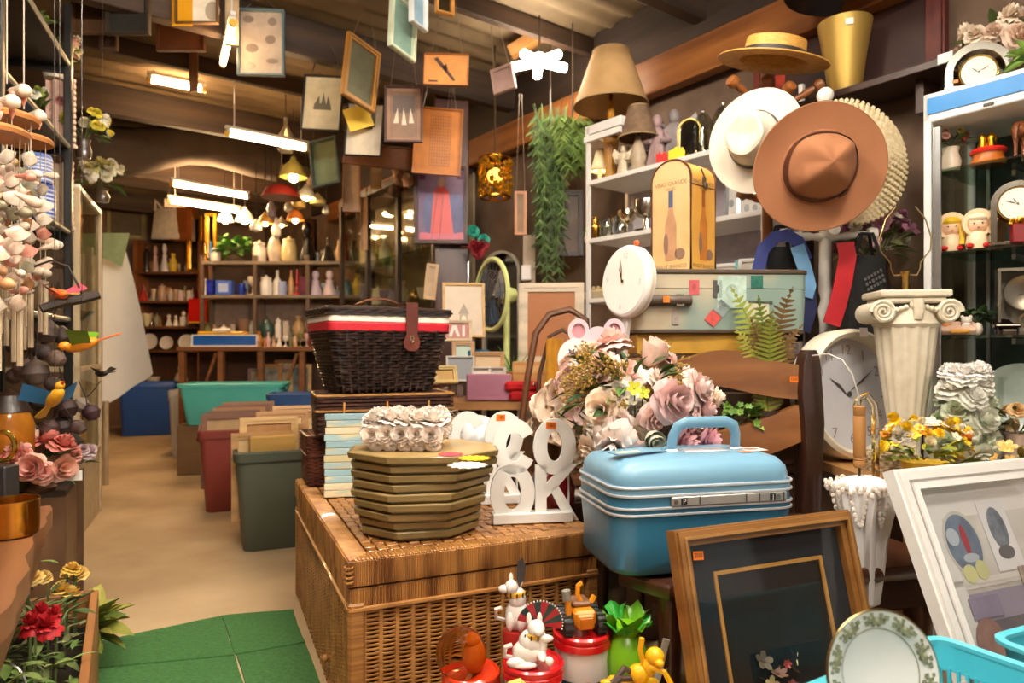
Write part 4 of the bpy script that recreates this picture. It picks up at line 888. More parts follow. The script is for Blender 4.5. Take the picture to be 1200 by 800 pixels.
def column_lamp():
    c = at(1061, 2.2, ZR+.001); t = thing('column_lamp', 'cream ionic column lamp base with bare wire harp', 'lamp', T(c) @ RZ(R(-8))); cm = N('ddd3bd', .55, h2='c9bca2', sc_=18, rnd=0, bump=.1); k = 2.2/F
    flute = lambda a, z: 1-.055*abs(math.sin(a*8))**1.5 if z > .03 else 1
    mb = MB(); mb.lathe([(.05, 0), (.055, .01), (.05, .03), (.042, .05), (.045, .10), (.06, .2), (.078, .33), (.09, .44), (.092, .455)], 96, fl=flute); part(t, 'fluted_shaft', mb, cm)
    mb = MB(); mb.lathe([(.09, .45), (.098, .462), (.09, .475), (.085, .51)], 32); part(t, 'neck_ring', mb, cm)
    mb = MB(); mb.box((0, 0, .556), (.21, .17, .022), bev=.005); mb.box((0, 0, .536), (.185, .15, .02), bev=.006); part(t, 'abacus', mb, cm)
    for s in (-1, 1):
        mb = MB(); pts = []
        for q in range(40): a = q*.42; rr = .036*(1-q/44); pts.append((s*(.096+rr*math.cos(a)*1), -.078, .498+rr*math.sin(a)))
        mb.tube(pts, [.0085*(1-q/70) for q in range(40)], 6); mb.lathe([(.034, -.07), (.034, .07)], 20, T(s*.096, 0, .498) @ RX(PI/2)); part(t, 'volute', mb, cm)
    mb = MB(); mb.ball((0, -.085, .52), (.022, .014, .02), 10, 8); mb.tube([(0, -.088, .535), (.002, -.094, .5), (.0, -.09, .475)], [.018, .016, .012], 8)
    for s in (-1, 1):
        for q in range(3): mb.ball((s*(.03+.014*q), -.08, .512-.004*q), .009, 8, 6)
    part(t, 'acanthus_ornament', mb, cm)
    br = ME('b08a48', .3); mb = MB(); mb.lathe([(.012, .565), (.010, .575), (.010, .615), (.014, .62), (.014, .632), (0, .632)], 12); part(t, 'socket', mb, br)
    mb = MB()
    for s in (-1, 1): mb.tube([(0, 0, .622), (s*.035, 0, .62), (s*.044, 0, .64), (s*.045, 0, .66), (s*.075, 0, .70), (s*.078, 0, .74), (s*.06, 0, .80), (s*.03, 0, .84)], .0025, 5)
    part(t, 'harp', mb, ME('b49a68', .35)); 
column_lamp()
def parasol():
    c = at(1013, 1.69, .39); t = thing('lace_parasol', 'closed white lace parasol with wooden handle beside the white frame', 'parasol', c); cloth = N('e9e4e0', .75, var=.08, sc_=14, rnd=0)
    fl_ = lambda a, z: 1+.22*math.sin(a*7+z*6)+.08*math.sin(a*13)
    mb = MB(); mb.lathe([(.006, -.03), (.03, -.01), (.036, .06), (.042, .14), (.052, .20), (.066, .255), (.062, .275), (.03, .295), (.012, .30)], 56, fl=fl_); part(t, 'folded_canopy', mb, cloth)
    mb = MB(); rg = random.Random(4)
    for k in range(150):
        a = 2*PI*k/150; q = fl_(a, .2); rr = .062*q; z = .235+.05*math.sin(a*7+1.2); mb.ball((rr*math.cos(a)*1.08, rr*math.sin(a), z), (.0055, .005, .006), 5, 4)
        if k % 2 == 0: mb.ball((.075*q*math.cos(a), .07*q*math.sin(a), .272+.008*math.sin(k)), (.006, .005, .007), 5, 4)
    part(t, 'lace_edge', mb, N('efe2d4', .8, sc_=60, bump=.4, rnd=0))['kind'] = 'stuff'
    mb = MB(); mb.lathe([(.003, .28), (.003, .33)], 6); part(t, 'shaft', mb, ME('5a5048', .4), T(-.012, 0, 0))
    mb = MB(); mb.lathe([(.012, .32), (.0145, .324), (.0145, .335), (.013, .337), (.0145, .34), (.013, .343), (.0145, .347), (.0145, .445), (.013, .447), (.0145, .45), (.0145, .47), (.0125, .472)], 16); part(t, 'wooden_handle', mb, WD('b07a3e', 'z', .5), T(-.012, 0, 0))
    mb = MB(); mb.tube([(-.012, 0, .47), (-.02, -.01, .50), (-.03, .0, .55), (-.045, .02, .585), (-.06, .06, .60), (-.075, .12, .595)], .0022, 5); part(t, 'cord', mb, PL('b9b4ac'))
    t = thing('clear_umbrella', 'umbrella with clear curved handle beside the wooden parasol handle', 'umbrella', at(1026, 1.75, .42)); mb = MB(); mb.tube([(0, 0, .18), (0, 0, .40), (-.004, 0, .44), (-.022, 0, .465), (-.042, 0, .455), (-.05, 0, .43)], .009, 8); part(t, 'hooked_handle', mb, GL('f4e8d0'))
    mb = MB(); mb.lathe([(.004, 0), (.016, .04), (.026, .14), (.024, .2), (.01, .22)], 40, fl=fl_); part(t, 'folded_canopy', mb, N('efe2d6', .8))
parasol()
def yellow_flowers():
    c = at(1083, 1.93, ZR+.001); t = thing('flower_pot', 'small yellow pot of yellow, orange and white artificial flowers', 'flowers', c); rg = random.Random(21)
    mb = MB(); mb.lathe([(0, 0), (.045, 0), (.06, .06), (.063, .065), (.055, .06), (0, .05)], 20); part(t, 'pot', mb, PL('d8b23a'))
    S = []
    for i in range(84):
        a = rg.uniform(0, 2*PI); e = rg.uniform(.02, 1.5); d = V((math.cos(a)*1.15, math.sin(a)*.8, e)).normalized(); p = V((0, 0, .07))+V((d.x*.125, d.y*.1, d.z*.125)); S.append((p.x, p.y, p.z, rg.uniform(.013, .022), rg.choice(('star', 'five', 'bud', 'open')), rg.choice(('f2c81c', 'f5d22a', 'f0e6d0', 'f4ead8', 'ee8a2a', 'f0e2c0', 'f2cc30'))))
    bouquet(t, S, 46, ('b0a828', '8a962a', 'a8b43a', '5f7a2a'), rg, (0, 0, .06), .09, .055, spread=(-.1, .8))
yellow_flowers()
def jar_flowers():
    c = at(1131, 2.08, ZR+.001); r = .097; h = .295; t = thing('glass_jar', 'wide clear glass jar filled with white cloth flowers', 'jar', c); rg = random.Random(9)
    mb = MB(); mb.lathe([(0, .004), (r, .0), (r, h-.012), (r+.008, h), (r+.008, h+.004), (r-.003, h+.003), (r-.004, .008), (0, .008)], 40, cap=False); part(t, 'glass', mb, PANE('fbfdfa', .09, .03))
    f = thing('white_flowers', 'white and pale green cloth flowers packed inside the glass jar', 'flowers', c+V((0, 0, .012)))
    S = []
    for i in range(22):
        z = .03+.27*(i/21); a = i*2.4; rr = .05 if z < .24 else .04; S.append((rr*math.cos(a), rr*math.sin(a), z, rg.uniform(.040, .05), rg.choice(('open', 'rose', 'open')), rg.choice(('f6f4e6', 'e8ead2', 'fbf8f0', 'dfe6cc')) if z < .22 else 'fffaf4'))
    for i in range(9): a = i*.7; S.append((.045*math.cos(a), .045*math.sin(a), .30, .032, 'open', 'fffaf4'))
    bouquet(f, S, 22, ('5f7a3a', '7f9a5a', '3f6a3a'), rg, (0, 0, .15), .06, .06, spread=(-1, 1))
jar_flowers()
def side_flowers(label, px, d, z, cols, seed, n=16, R_=.075, vase_c='b9a090', vh=.14, kind=('open', 'puff'), greens=('4f6a2e', '6b7a3a'), leaves=18, fr=(.014, .026), vr=.04, name='flower_vase', shape=None, lk='leaf', ls=.06, M=None):
    rg = random.Random(seed); c = at(px, d, z) if M is None else M; t = thing(name, label, 'flowers', c)
    mb = MB(); mb.lathe(shape or [(0, 0), (vr*.8, 0), (vr, vh*.4), (vr*.7, vh*.8), (vr*.85, vh), (vr*.7, vh*.97), (0, vh*.9)], 16); part(t, 'vase', mb, CE(vase_c, .3)); S = []
    for i in range(n):
        a = rg.uniform(0, 2*PI); e = rg.uniform(-.1, 1.2); q = V((math.cos(a), math.sin(a), e)).normalized(); p = V((0, 0, vh+R_*.35))+q*R_; S.append((p.x, p.y, p.z, rg.uniform(*fr), rg.choice(kind), rg.choice(cols)))
    bouquet(t, S, leaves, greens, rg, (0, 0, vh+R_*.3), R_*.8, ls, lk)
    mb = MB()
    for q in S[::3]: mb.tube([(q[0], q[1], q[2]), (0, 0, vh*.9)], .0018, 4)
    if len(S) > 7: part(t, 'stems', mb, N('5a6a34', .6))
    return t
side_flowers('grey-pink vase of apricot flowers beside the glass jar', 1192, 2.06, ZR, ('e8b070', 'eec48a', 'f0d0a0'), 31, 14, .07, vh=.13)
side_flowers('dried golden flowers in a low tan pot by the white frame', 1196, 1.86, ZR, ('d8a850', 'c8984a', 'e0bc70'), 32, 14, .06, 'a87a4a', .05, kind=('star', 'five'), greens=('8a7a3a', '6a6a34'))
def bow_basket():
    t = thing('bow_basket', 'pale wicker basket with a twisted raffia bow beside the yellow pot', 'basket', at(1040, 2.14, ZR+.001)); mb = MB(); weave(mb, (.13, .1, .03), (.15, .12, .04), .0, .06, 8, .018, .004, .004); part(t, 'woven_body', mb, N('cdb794', .6))['kind'] = 'stuff'; mb = MB()
    for k in range(5): a = k*1.3; mb.tube([(.0, -.07, .07), (.03*math.cos(a), -.075, .07+.04*math.sin(a)), (.05*math.cos(a+.4), -.07, .07+.045*math.sin(a+.4)), (.0, -.072, .07)], .004, 5)
    part(t, 'raffia_bow', mb, N('d8c6a6', .6))
bow_basket()
# tall vase with plant behind the chair rail
side_flowers('bushy green plant in a slim white vase behind the chair rails', 872, 2.30, .0, ('5f8a2e', '7aa03a'), 41, 24, .075, 'd9d2c4', .74, kind=('five', 'star'), greens=('5f8a2e', '7aa03a', '3f6a24'), leaves=80, vr=.05, fr=(.01, .016), lk='wide', ls=.04)
# ------------------------------------------------------------------ hats and coat stands
def hat(name, label, p, axis, spin, br, cr, ch, mat, band=None, curl=0, dent=0, pinch=0, top_r=.8, droop=0, wav=0, lx=1.12, weave_=False, peak=False):
    t = thing(name, label, 'hat', orient(p, axis, 1, spin)); n = 48
    prof = [(0, ch), (top_r*.5, ch), (top_r*.85, ch*.985), (top_r, ch*.93), (top_r+(1-top_r)*.45, ch*.55), (.985, ch*.12), (1.0, .012), (1.06, .002)]
    if peak: prof = [(0, ch), (.22, ch*.97), (.48, ch*.88), (.70, ch*.74), (.86, ch*.5), (.97, ch*.15), (1.0, .012), (1.06, .002)]
    pr = [(cr*a, z, 0) for a, z in prof]+[(cr*1.06+(br-cr*1.06)*k/5, 0, k/5) for k in range(1, 6)]
    def pt(a, r, z, k, off):
        x = r*math.cos(a)*lx; y = r*math.sin(a); zz = z
        if z > ch*.4:
            zz -= dent*math.exp(-(y/(cr*.38))**2)*(1-abs(x)/(cr*1.25))*(1 if z > ch*.9 else .3); y *= 1-pinch*max(0, x/cr)*(z/ch)
        if peak and z > ch*.1: q = 1-.34*min(1, (z/ch-.1)*1.5)*abs(math.sin(2*a))**1.5*(1 if z < ch*.99 else 0); x *= q; y *= q
        zz += k*k*(curl*math.sin(a)**2-droop)+wav*k*math.sin(a*3+1)
        return (x, y, zz-off)
    mb = MB(); mb.grid(lambda u, v: pt(2*PI*u, *pr[round(v*(len(pr)-1))], 0), n, len(pr)-1, cu=True); mb.grid(lambda u, v: pt(2*PI*u, *pr[len(pr)-1-round(v*(len(pr)-1))], .005), n, len(pr)-1, cu=True)
    a = [pt(2*PI*i/n, *pr[-1], 0) for i in range(n)]; b = [pt(2*PI*i/n, *pr[-1], .005) for i in range(n)]; mb.add(a+b, [(i, (i+1) % n, n+(i+1) % n, n+i) for i in range(n)])
    part(t, 'felt', mb, mat)
    if weave_:
        mb = MB(); q = 0
        for k in range(9):
            rr = cr*1.1+(br-cr*1.1)*k/8; m = int(2*PI*rr/.022)
            for i in range(m): a_ = 2*PI*(i+.5*(k % 2))/m; mb.ball((rr*math.cos(a_)*lx, rr*math.sin(a_), .003-droop*((rr-cr)/(br-cr))**2), (.010, .010, .006), 5, 4)
        part(t, 'plaited_straw', mb, mat)['kind'] = 'stuff'
    if band:
        mb = MB(); mb.grid(lambda u, v: (lambda q: (q[0]*1.012, q[1]*1.012, q[2]))(pt(2*PI*u, cr*(1.003-.03*v), .008+band[1]*v, 0, 0)), n, 1, cu=True); bo = part(t, 'band', mb, band[0])
        mb = MB(); mb.ball((0, -cr*1.02, .02), (.022, .006, .013), 10, 6); part(bo, 'bow', mb, band[0])
    mb = MB(); mb.tube([pt(2*PI*i/n, br, 0, 1, .002) for i in range(n)], .0032, 5, closed=True); part(t, 'brim_edge', mb, mat); return t
hat('cowboy_hat', 'tan brown felt cowboy hat hanging on the white coat stand', P(960, 196, 2.30), (-.15, -1, -.14), R(40), .205, .115, .16, N('935e3c', .85, h2='84522f', sc_=5, rnd=0), (N('4a2212', .5), .03), curl=.02, top_r=.78, peak=True, lx=1.06)
hat('white_hat', 'cream white fedora with black band on the wooden coat stand', P(886, 165, 2.55), (-.62, -.78, .02), R(80), .172, .095, .14, N('d8ccb8', .8, var=.08, sc_=5, rnd=0), (N('231d1a', .6), .026), curl=.02, dent=.045, pinch=.4, top_r=.75)
hat('straw_hat', 'floppy cream plaited straw hat behind the tan cowboy hat', P(1004, 186, 2.46), (.18, -1, .05), R(20), .225, .09, .09, N('e2d2ae', .8, h2='c9b286', sc_=60, bump=.4, rnd=0), None, droop=.03, wav=.01, weave_=True, lx=1.0)
hat('straw_boater', 'golden straw boater resting on top of the wooden coat stand', P(906, 72, 2.72), (.12, -.22, 1), R(10), .205, .118, .085, N('d8a450', .6, h2='b98538', sc_=40, stretch=(1, 1, 6), bump=.3, rnd=0), (N('2a2420', .6), .03), droop=.0, top_r=.93, lx=1.1)
def turned(L, r, n=6):
    out = []; rg = random.Random(int(L*1000))
    for i in range(n*4+1): u = i/(n*4); out.append((r*(.75+.3*abs(math.sin(u*PI*n))), u*L))
    return out
def coat_stand(label, x, y, h, mat, arms, ball, pr=.02):
    t = thing('coat_stand', label, 'coat stand', V((x, y, 0)))
    mb = MB(); mb.lathe([(pr*1.1, .25), (pr*1.3, .35), (pr, .37), (pr, .7), (pr*1.4, .75), (pr*.9, .8), (pr, 1.1), (pr*1.3, 1.15), (pr*.8, 1.19), (pr*1.15, 1.22), (pr, h*.8), (pr*1.25, h*.82), (pr, h*.84), (pr*.9, h)], 18); part(t, 'post', mb, mat)
    for k in range(4): a = k*PI/2+.4; mb = MB(); mb.tube([(.015*math.cos(a), .015*math.sin(a), .36), (.08*math.cos(a), .08*math.sin(a), .28), (.12*math.cos(a), .12*math.sin(a), .08), (.145*math.cos(a), .145*math.sin(a), .015)], .016, 8); part(t, 'foot', mb, mat)
    mb = MB(); mb.ball((0, 0, h+.02), ball, 14, 10); mb.lathe([(.018, h-.01), (.03, h-.005), (.018, h)], 12); part(t, 'finial', mb, mat)
    for (z, a, L, up) in arms:
        d = V((math.cos(a), math.sin(a), up)).normalized(); mb = MB(); mb.lathe(turned(L, .015, 3)+[(.024, L), (.027, L+.012), (.022, L+.03), (0, L+.036)], 10, orient((0, 0, z), d, 1)); part(t, 'peg', mb, mat)
wx, wy = 1.20, 2.55
coat_stand('white turned coat stand holding the tan cowboy hat and cloth bags', wx-.03, wy, 1.93, PL('e6e0d6', .4), [(1.42, R(-8), .15, .05), (1.42, R(190), .15, .02), (1.42, R(-95), .06, .2), (1.75, R(-90), .08, .4), (1.80, R(0), .1, .4)], .03)
ox, oy = 1.04, 2.78
coat_stand('honey brown turned coat stand under the straw boater', ox, oy, 2.07, WD('9a5a28', 'z', .4), [(1.97, R(205), .19, .5), (1.95, R(-25), .2, .5), (1.93, R(-80), .16, .5), (1.72, R(-100), .08, .3), (1.60, R(190), .1, .3)], .03)
# cloth hanging on the white stand
def strap(name, label, pts, w, mat, thick=.004, cat='bag strap', group=None, face=V((0, -1, 0))):
    """a flat ribbon through pts"""
    mb = MB(); pts = [V(p) for p in pts]; vs = []
    for i, p in enumerate(pts):
        d = (pts[min(i+1, len(pts)-1)]-pts[max(0, i-1)]).normalized(); s = d.cross(face).normalized()*(w/2); f = face*thick
        vs += [p-s, p+s, p+s+f, p-s+f]
    fs = []
    for i in range(len(pts)-1):
        a = i*4; b = a+4
        for k in range(4): fs.append((a+k, a+(k+1) % 4, b+(k+1) % 4, b+k))
    fs += [(0, 3, 2, 1), tuple(len(vs)-4+k for k in range(4))]; mb.add(vs, fs); return solo(name, label, cat, mb, mat, None, group)
D = 2.50
strap('lanyard_strap', 'navy blue cloth strap looped over the white coat stand arm', [P(888, 318, D-.02), P(894, 292, D-.02), P(908, 278, D-.03), P(922, 275, D-.03), P(935, 283, D-.03), P(945, 305, D-.03)], .045, N('2a3474', .8, rnd=0))
strap('lanyard_strap', 'pale blue cloth strap hanging below the navy strap', [P(934, 288, D-.045), P(942, 312, D-.045), P(948, 335, D-.045), P(944, 348, D-.045)], .05, N('6a9ac4', .7, rnd=0))
strap('lanyard_strap', 'dark navy lower strap end beside the round cream clock', [P(947, 342, D-.035), P(948, 362, D-.035), P(940, 388, D-.035)], .055, N('141c48', .8, rnd=0))
strap('sash', 'bright red cloth sash hanging from the white coat stand arm', [P(990, 284, D-.05), P(993, 300, D-.06), P(988, 330, D-.05), P(982, 355, D-.05), P(974, 380, D-.05)], .062, N('b4121e', .7, rnd=0), cat='sash')
def tote(label, px0, px1, py0, py1, d, mat, txt=None):
    a = P(px0, py0, d); b = P(px1, py1, d); w = b.x-a.x; h = a.z-b.z; c = V(((a.x+b.x)/2, d, b.z)); t = thing('cloth_bag', label, 'bag', T(c) @ RZ(R(8)))
    mb = MB(); fn = lambda u, v: ((u-.5)*w*(1-.12*v), -.02-.012*math.sin(u*7+v*4)*(1-v*.4), v*h); mb.grid(fn, 12, 10); mb.grid(lambda u, v: (lambda q: (q[0], .03-.006*math.sin(u*6), q[2]))(fn(1-u, v)), 12, 10)
    mb.grid(lambda u, v: (lambda q: (q[0], q[1]+u*(.05), q[2]))(fn(0, v)), 1, 10); mb.grid(lambda u, v: (lambda q: (q[0], q[1]+(1-u)*.05, q[2]))(fn(1, v)), 1, 10); mb.grid(lambda u, v: (lambda q: (q[0], q[1]+v*.05, q[2]))(fn(u, 0)), 12, 1); part(t, 'bag_body', mb, mat)
    for y in (-.02, .025): mb = MB(); mb.tube([(-w*.3, y, h), (-w*.12, y*.4-.01, h+.08), (w*.12, y*.4-.01, h+.08), (w*.3, y, h)], .008, 5, flat=.4); part(t, 'bag_strap', mb, mat)
    if txt:
        for i in range(3):
            mb = MB()
            for j in range(6): mb.box((-.035+.014*j, 0, 0), (.009, .001, .012 if (i+j) % 2 else .009))
            part(t, 'faint_print', mb, PL('5a5854'), T(w*.06+.006*i, -.037, h*.78-i*.018) @ RY(R(-28)))['kind'] = 'stuff'
tote('black cloth tote bag with faint grey print on white coat stand', 985, 1040, 300, 405, 2.5, N('12100f', .85, rnd=0), True)
tote('black cloth bag hanging behind the blue straps', 892, 938, 290, 400, 2.58, N('17161a', .85, rnd=0))
# ------------------------------------------------------------------ chest with stacked boxes
def chest():
    t = thing('drawer_chest', 'dark wooden drawer chest under the yellow box and decorated trunk', 'chest', T(V((.71, 2.52, 0)))); wm = WD('4a2c1a', 'x'); w, d, h = .58, .34, .985
    mb = MB(); mb.box((0, 0, h/2), (w, d, h), bev=.006); part(t, 'body', mb, wm)
    for k in range(3):
        mb = MB(); mb.box((0, -d/2-.006, .17+k*.28), (w-.06, .016, .25), bev=.004); o = part(t, 'drawer', mb, WD('5a3820', 'x')); mb = MB()
        for s in (-1, 1): mb.ball((s*.15, -d/2-.024, .17+k*.28), .014, 10, 6)
        part(o, 'knob', mb, ME('a8864a'))
    return h
ZC = chest()
mb = MB(); mb.box((0, 0, .035), (.50, .3, .07), bev=.003); t = solo('flat_box', 'flat mustard yellow box under the decorated travel trunk', 'box', mb, N('c8962e', .6, rnd=0), T(V((.68, 2.50, ZC+.001)))); mb = MB(); mb.box((.17, -.1515, .035), (.1, .002, .05)); part(t, 'printed_panel', mb, PL('d8b88a'))
def travel_trunk():
    w, d, h = .60, .30, .215; M = T(V((.712, 2.48, ZC+.073))) @ RZ(R(3)); t = thing('travel_trunk', 'travel trunk covered in pale teal stamps with leather buckle strap', 'trunk', M)
    bm = N('7f948a', .5, h2='b5a78c', sc_=3.2, thr=(.42, .58), det=2, coat=.25, rnd=0); lm = N('4a3a2c', .5)
    prof = lambda i: rrect(w-2*i, d-2*i, .035, 5, (0, 0))
    mb = MB(); loft(mb, [(prof(.02), 0), (prof(.004), .012), (prof(.0), .1), (prof(0), h*.7)]); part(t, 'body', mb, bm)
    mb = MB(); loft(mb, [(prof(-.001), h*.7+.002), (prof(-.001), h-.012), (prof(.012), h)]); part(t, 'lid', mb, bm)
    for z, i in ((.006, .008), (h-.006, .0)): mb = MB(); mb.tube([(x, y, z) for x, y in prof(i)], .009, 6, closed=True); part(t, 'leather_edge', mb, lm)
    y = -d/2-.001
    mb = MB(); mb.box((-.20, y-.004, .105), (.165, .006, .03), bev=.002); mb.lathe([(.012, -.088), (.019, -.085), (.019, .085), (.012, .088)], 10, T(-.20, y-.012, .11) @ RY(PI/2)); o = part(t, 'leather_handle', mb, lm); mb = MB(); mb.ringplate(rect(-.155, .11, .026, .04), rect(-.155, .11, .016, .028), y-.02, y-.026); part(o, 'buckle', mb, ME('b0a48a'))
    sticker(t, -.205, .112, y-.034, None, .022, .022)
    for (cx, cz, ww, hh, col, an) in ((-.10, .155, .035, .05, 'c8585a', 0), (-.02, .150, .032, .06, '4a4640', 0), (.118, .175, .042, .042, '1f6a58', 0), (-.165, .055, .022, .05, 'a89a90', 0), (-.005, .085, .045, .045, '8d9a98', 40), (-.035, .05, .042, .042, 'd0524a', 40), (.03, .14, .10, .11, 'b8cfc2', 0), (.12, .07, .08, .08, 'cdc6a8', 0), (.13, .105, .085, .010, '4a5a50', 2)):
        mb = MB(); mb.plate(rect(0, 0, ww, hh), 0, .0012, T(cx, y-.0006, cz) @ RY(R(an))); o = part(t, 'printed_stamp', mb, N(col, .5, sc_=40, rnd=0)); mb = MB(); mb.plate(ell(0, 0, ww*.22, hh*.25, 12), -.0013, .0006, T(cx, y-.0006, cz) @ RY(R(an))); part(o, 'stamp_print', mb, N(col, .5, var=.5, sc_=30))
    return M @ V((0, 0, h))
zt = travel_trunk()
def wine_box():
    M = T(V((.628, 2.50, zt.z+.007))) @ RZ(R(42)); t = thing('wine_box', 'dome-topped wooden wine box with printed bottles on the travel trunk', 'wine box', M); w, d, h = .155, .165, .40; cr = N('d5b483', .5, h2='c29c66', sc_=6, rnd=0); ye = N('e0ac52', .45, h2='c88f3a', sc_=5, coat=.2, rnd=0); ed = N('5a3018', .5)
    arch = [(-d/2, 0), (d/2, 0), (d/2, h-d*.42)]+[(d/2*math.cos(a), h-d*.42+d*.42*math.sin(a)) for a in [PI*k/12 for k in range(1, 12)]]+[(-d/2, h-d*.42)]
    mb = MB(); n = len(arch); vs = [(-w/2, y, z) for y, z in arch]+[(w/2, y, z) for y, z in arch]; fs = [tuple(range(n)), tuple(range(n, 2*n))[::-1]]+[(i, n+i, n+(i+1) % n, (i+1) % n) for i in range(n)]; mb.add(vs, fs)
    # the arched end faces left, the long side with the latch faces right
    part(t, 'body', mb, ye)
    mb = MB(); mb.add([(-w/2-.0015, y*.97, .004+z*.985) for y, z in arch], [tuple(range(n))]); part(t, 'end_panel', mb, cr)
    for x in (-w/2, w/2): mb = MB(); mb.tube([(x, y, z) for y, z in arch], .0045, 5, closed=True); part(t, 'edge_trim', mb, ed)
    def bottle(M1, c1, c2):
        mb = MB(); mb.plate([(-.022, .04), (.022, .04), (.024, .055), (.024, .17), (.012, .21), (.010, .23), (-.010, .23), (-.012, .21), (-.024, .17), (-.024, .055)], -.0004, .0008, M1); part(t, 'bottle_print', mb, N(c1, .5, rnd=0)); mb = MB(); mb.plate(rect(0, .26, .019, .06), -.0004, .0008, M1); part(t, 'bottle_print', mb, N(c2, .5)); mb = MB(); mb.plate(ell(-.020, .10, .010, .04, 14), -.0012, .0006, M1); mb.plate(ell(.038, .062, .022, .02, 12), -.0004, .0008, M1); part(t, 'bottle_print', mb, N('8a6a58', .5))
        mb = MB(); text(mb, 'VINO GRANDE', .020, M1 @ T(0, -.001, .315)); text(mb, 'VIN EL', .016, M1 @ T(0, -.001, .295)); text(mb, 'PINOT BIANCO', .019, M1 @ T(0, -.001, .018)); part(t, 'lettering', mb, N('7a6048', .6))
    bottle(T(-w/2-.0015, 0, 0) @ RZ(-PI/2), 'b98a66', '4a5068'); bottle(T(0, -d/2-.0005, 0), 'c0762e', '8a4a22')
    mb = MB(); mb.box((0, -d/2-.001, h-d*.46-.02), (w, .003, .003)); part(t, 'lid_seam', mb, ed); mb = MB(); mb.box((0, -d/2-.004, h-d*.46), (.018, .008, .03), bev=.003); mb.ball((0, -d/2-.010, h-d*.46-.018), (.011, .007, .012), 8, 6); mb.tube([(0, -d/2-.008, h-d*.46+.01), (0, -d/2-.004, h-.06), (0, -d/2*.9, h-.03)], .005, 5, flat=.4); part(t, 'latch', mb, N('3a2618', .5))
wine_box()
# round white clock on a stand and the pink mouse clock beside it
def sign_clock():
    M = T(P(734, 330, 2.33)) @ RZ(R(-60)) @ RX(R(-3)) @ RY(R(6)); t = thing('round_wall_clock', 'round white clock with gilt hands propped by the travel trunk', 'clock', M); r = .124
    mb = MB(); mb.lathe([(0, -.012), (r*.93, -.012), (r*.97, -.009), (r, -.002), (r, .022), (r*.97, .028), (0, .028)], 48, RX(-PI/2)); part(t, 'case', mb, PL('efe9e2', .35))
    mb = MB(); mb.lathe([(r*1.002, .006), (r*1.002, .016)], 48, RX(-PI/2), cap=False); part(t, 'side_band', mb, PL('d8c4a8'))
    clock_face(t, r*.9, Matrix(), PL('f0ece6', .4), PL('c9c2ba'), ME('b8964a'), [3, 6, 9, 12], (10, 57), y=-.0125, size=.16, ticks=False)
    mb = MB(); mb.ball((.02, .01, r+.008), (.012, .01, .010), 8, 6); part(t, 'hanging_tab', mb, PL('e8602a')); mb = MB(); mb.box((0, .02, -r-.29), (.03, .02, .60), bev=.004); part(t, 'stand', mb, PL('e6e0d8'))
sign_clock()
def mouse_clock():
    c = at(690, 2.32, .50); t = thing('mouse_clock', 'pale pink mouse-shaped nursery clock with stars behind the roses', 'clock', T(c) @ RZ(R(-5))); pk = PL('d9bcc2', .4); wh = PL('ece8e6', .4)
    prof = ell(.03, .50, .06, .08, 28); mb = MB(); mb.plate(prof, .015, .03); part(t, 'head', mb, pk)
    for x, s in ((-.035, -1), (.085, 1)): mb = MB(); mb.ringplate(ell(x, .565, .036, .042, 20), ell(x, .565, .022, .026, 20), .012, -.012); o = part(t, 'ear', mb, pk); mb = MB(); mb.plate(ell(x, .565, .024, .028, 16), .01, .012); part(o, 'inner_ear', mb, PL('c88f98'))
    mb = MB(); mb.plate(ell(-.045, .47, .06, .07, 28), -.012, .02); part(t, 'face_panel', mb, wh); st = lambda cx, cz, s: [(cx+(s if i % 2 else s*.45)*math.sin(i*PI/5), cz+(s if i % 2 else s*.45)*math.cos(i*PI/5)) for i in range(10)]
    for (x, z, s) in ((-.058, .49, .018), (-.03, .46, .008), (.0, .45, .016)): mb = MB(); mb.plate(st(x, z, s), -.033, .001); part(t, 'star', mb, PL('3c3c58'))
    mb = MB(); mb.box((.0, .0, .215), (.05, .03, .43), bev=.006); mb.box((0, 0, .008), (.12, .1, .016), bev=.004); part(t, 'stand', mb, wh)
    mb = MB(); mb.box((.06, -.03, .44), (.1, .03, .03), RY(.1), bev=.01); part(t, 'bow', mb, PL('e2a8a0'))
# the two nursery clocks stand on a narrow pedestal
mb = MB(); mb.box((0, 0, .25), (.26, .22, .498), bev=.008); solo('display_pedestal', 'plain brown pedestal behind the rose bouquet', 'pedestal', mb, WD('5a3a24', 'z'), T(V((.30, 2.38, 0))))
mouse_clock()
def fern(label, c, n, L, seed, cols=('6f8a2c', '8a9a3a', '5a7424'), fan=(R(40), R(140)), lean=.5, name='fern', pot=None, half=.12):
    rg = random.Random(seed); t = thing(name, label, 'plant', V(c))
    if pot: mb = MB(); mb.lathe(pot[0], 16); part(t, 'pot', mb, CE(pot[1], .3))
    for k in range(n):
        a = rg.uniform(0, 2*PI); l = L*rg.uniform(.7, 1.1); ln = rg.uniform(.15, lean); pts = []
        for i in range(13): u = i/12; pts.append(V((math.cos(a)*ln*l*u*u*1.4, math.sin(a)*ln*l*u*u*.9, l*u-l*.35*ln*u**3)))
        mb = MB(); mb.tube(pts, .0018, 3)
        for i in range(2, 13):
            u = i/12; d = (pts[i]-pts[i-1]).normalized(); s = d.cross(V((0, -1, .1))).normalized(); w = l*half*math.sin(PI*min(1, u*.85+.12))
            for q in (0, .5):
                p = pts[i-1].lerp(pts[i], q)
                for sg in (-1, 1): e = p+s*sg*w+d*w*.35; b = d*l*.016; mb.add([p-b, p+b, e+b*.4, e-b*.3], [(0, 1, 2, 3)])
        part(t, 'frond', mb, N(rg.choice(cols), .6))
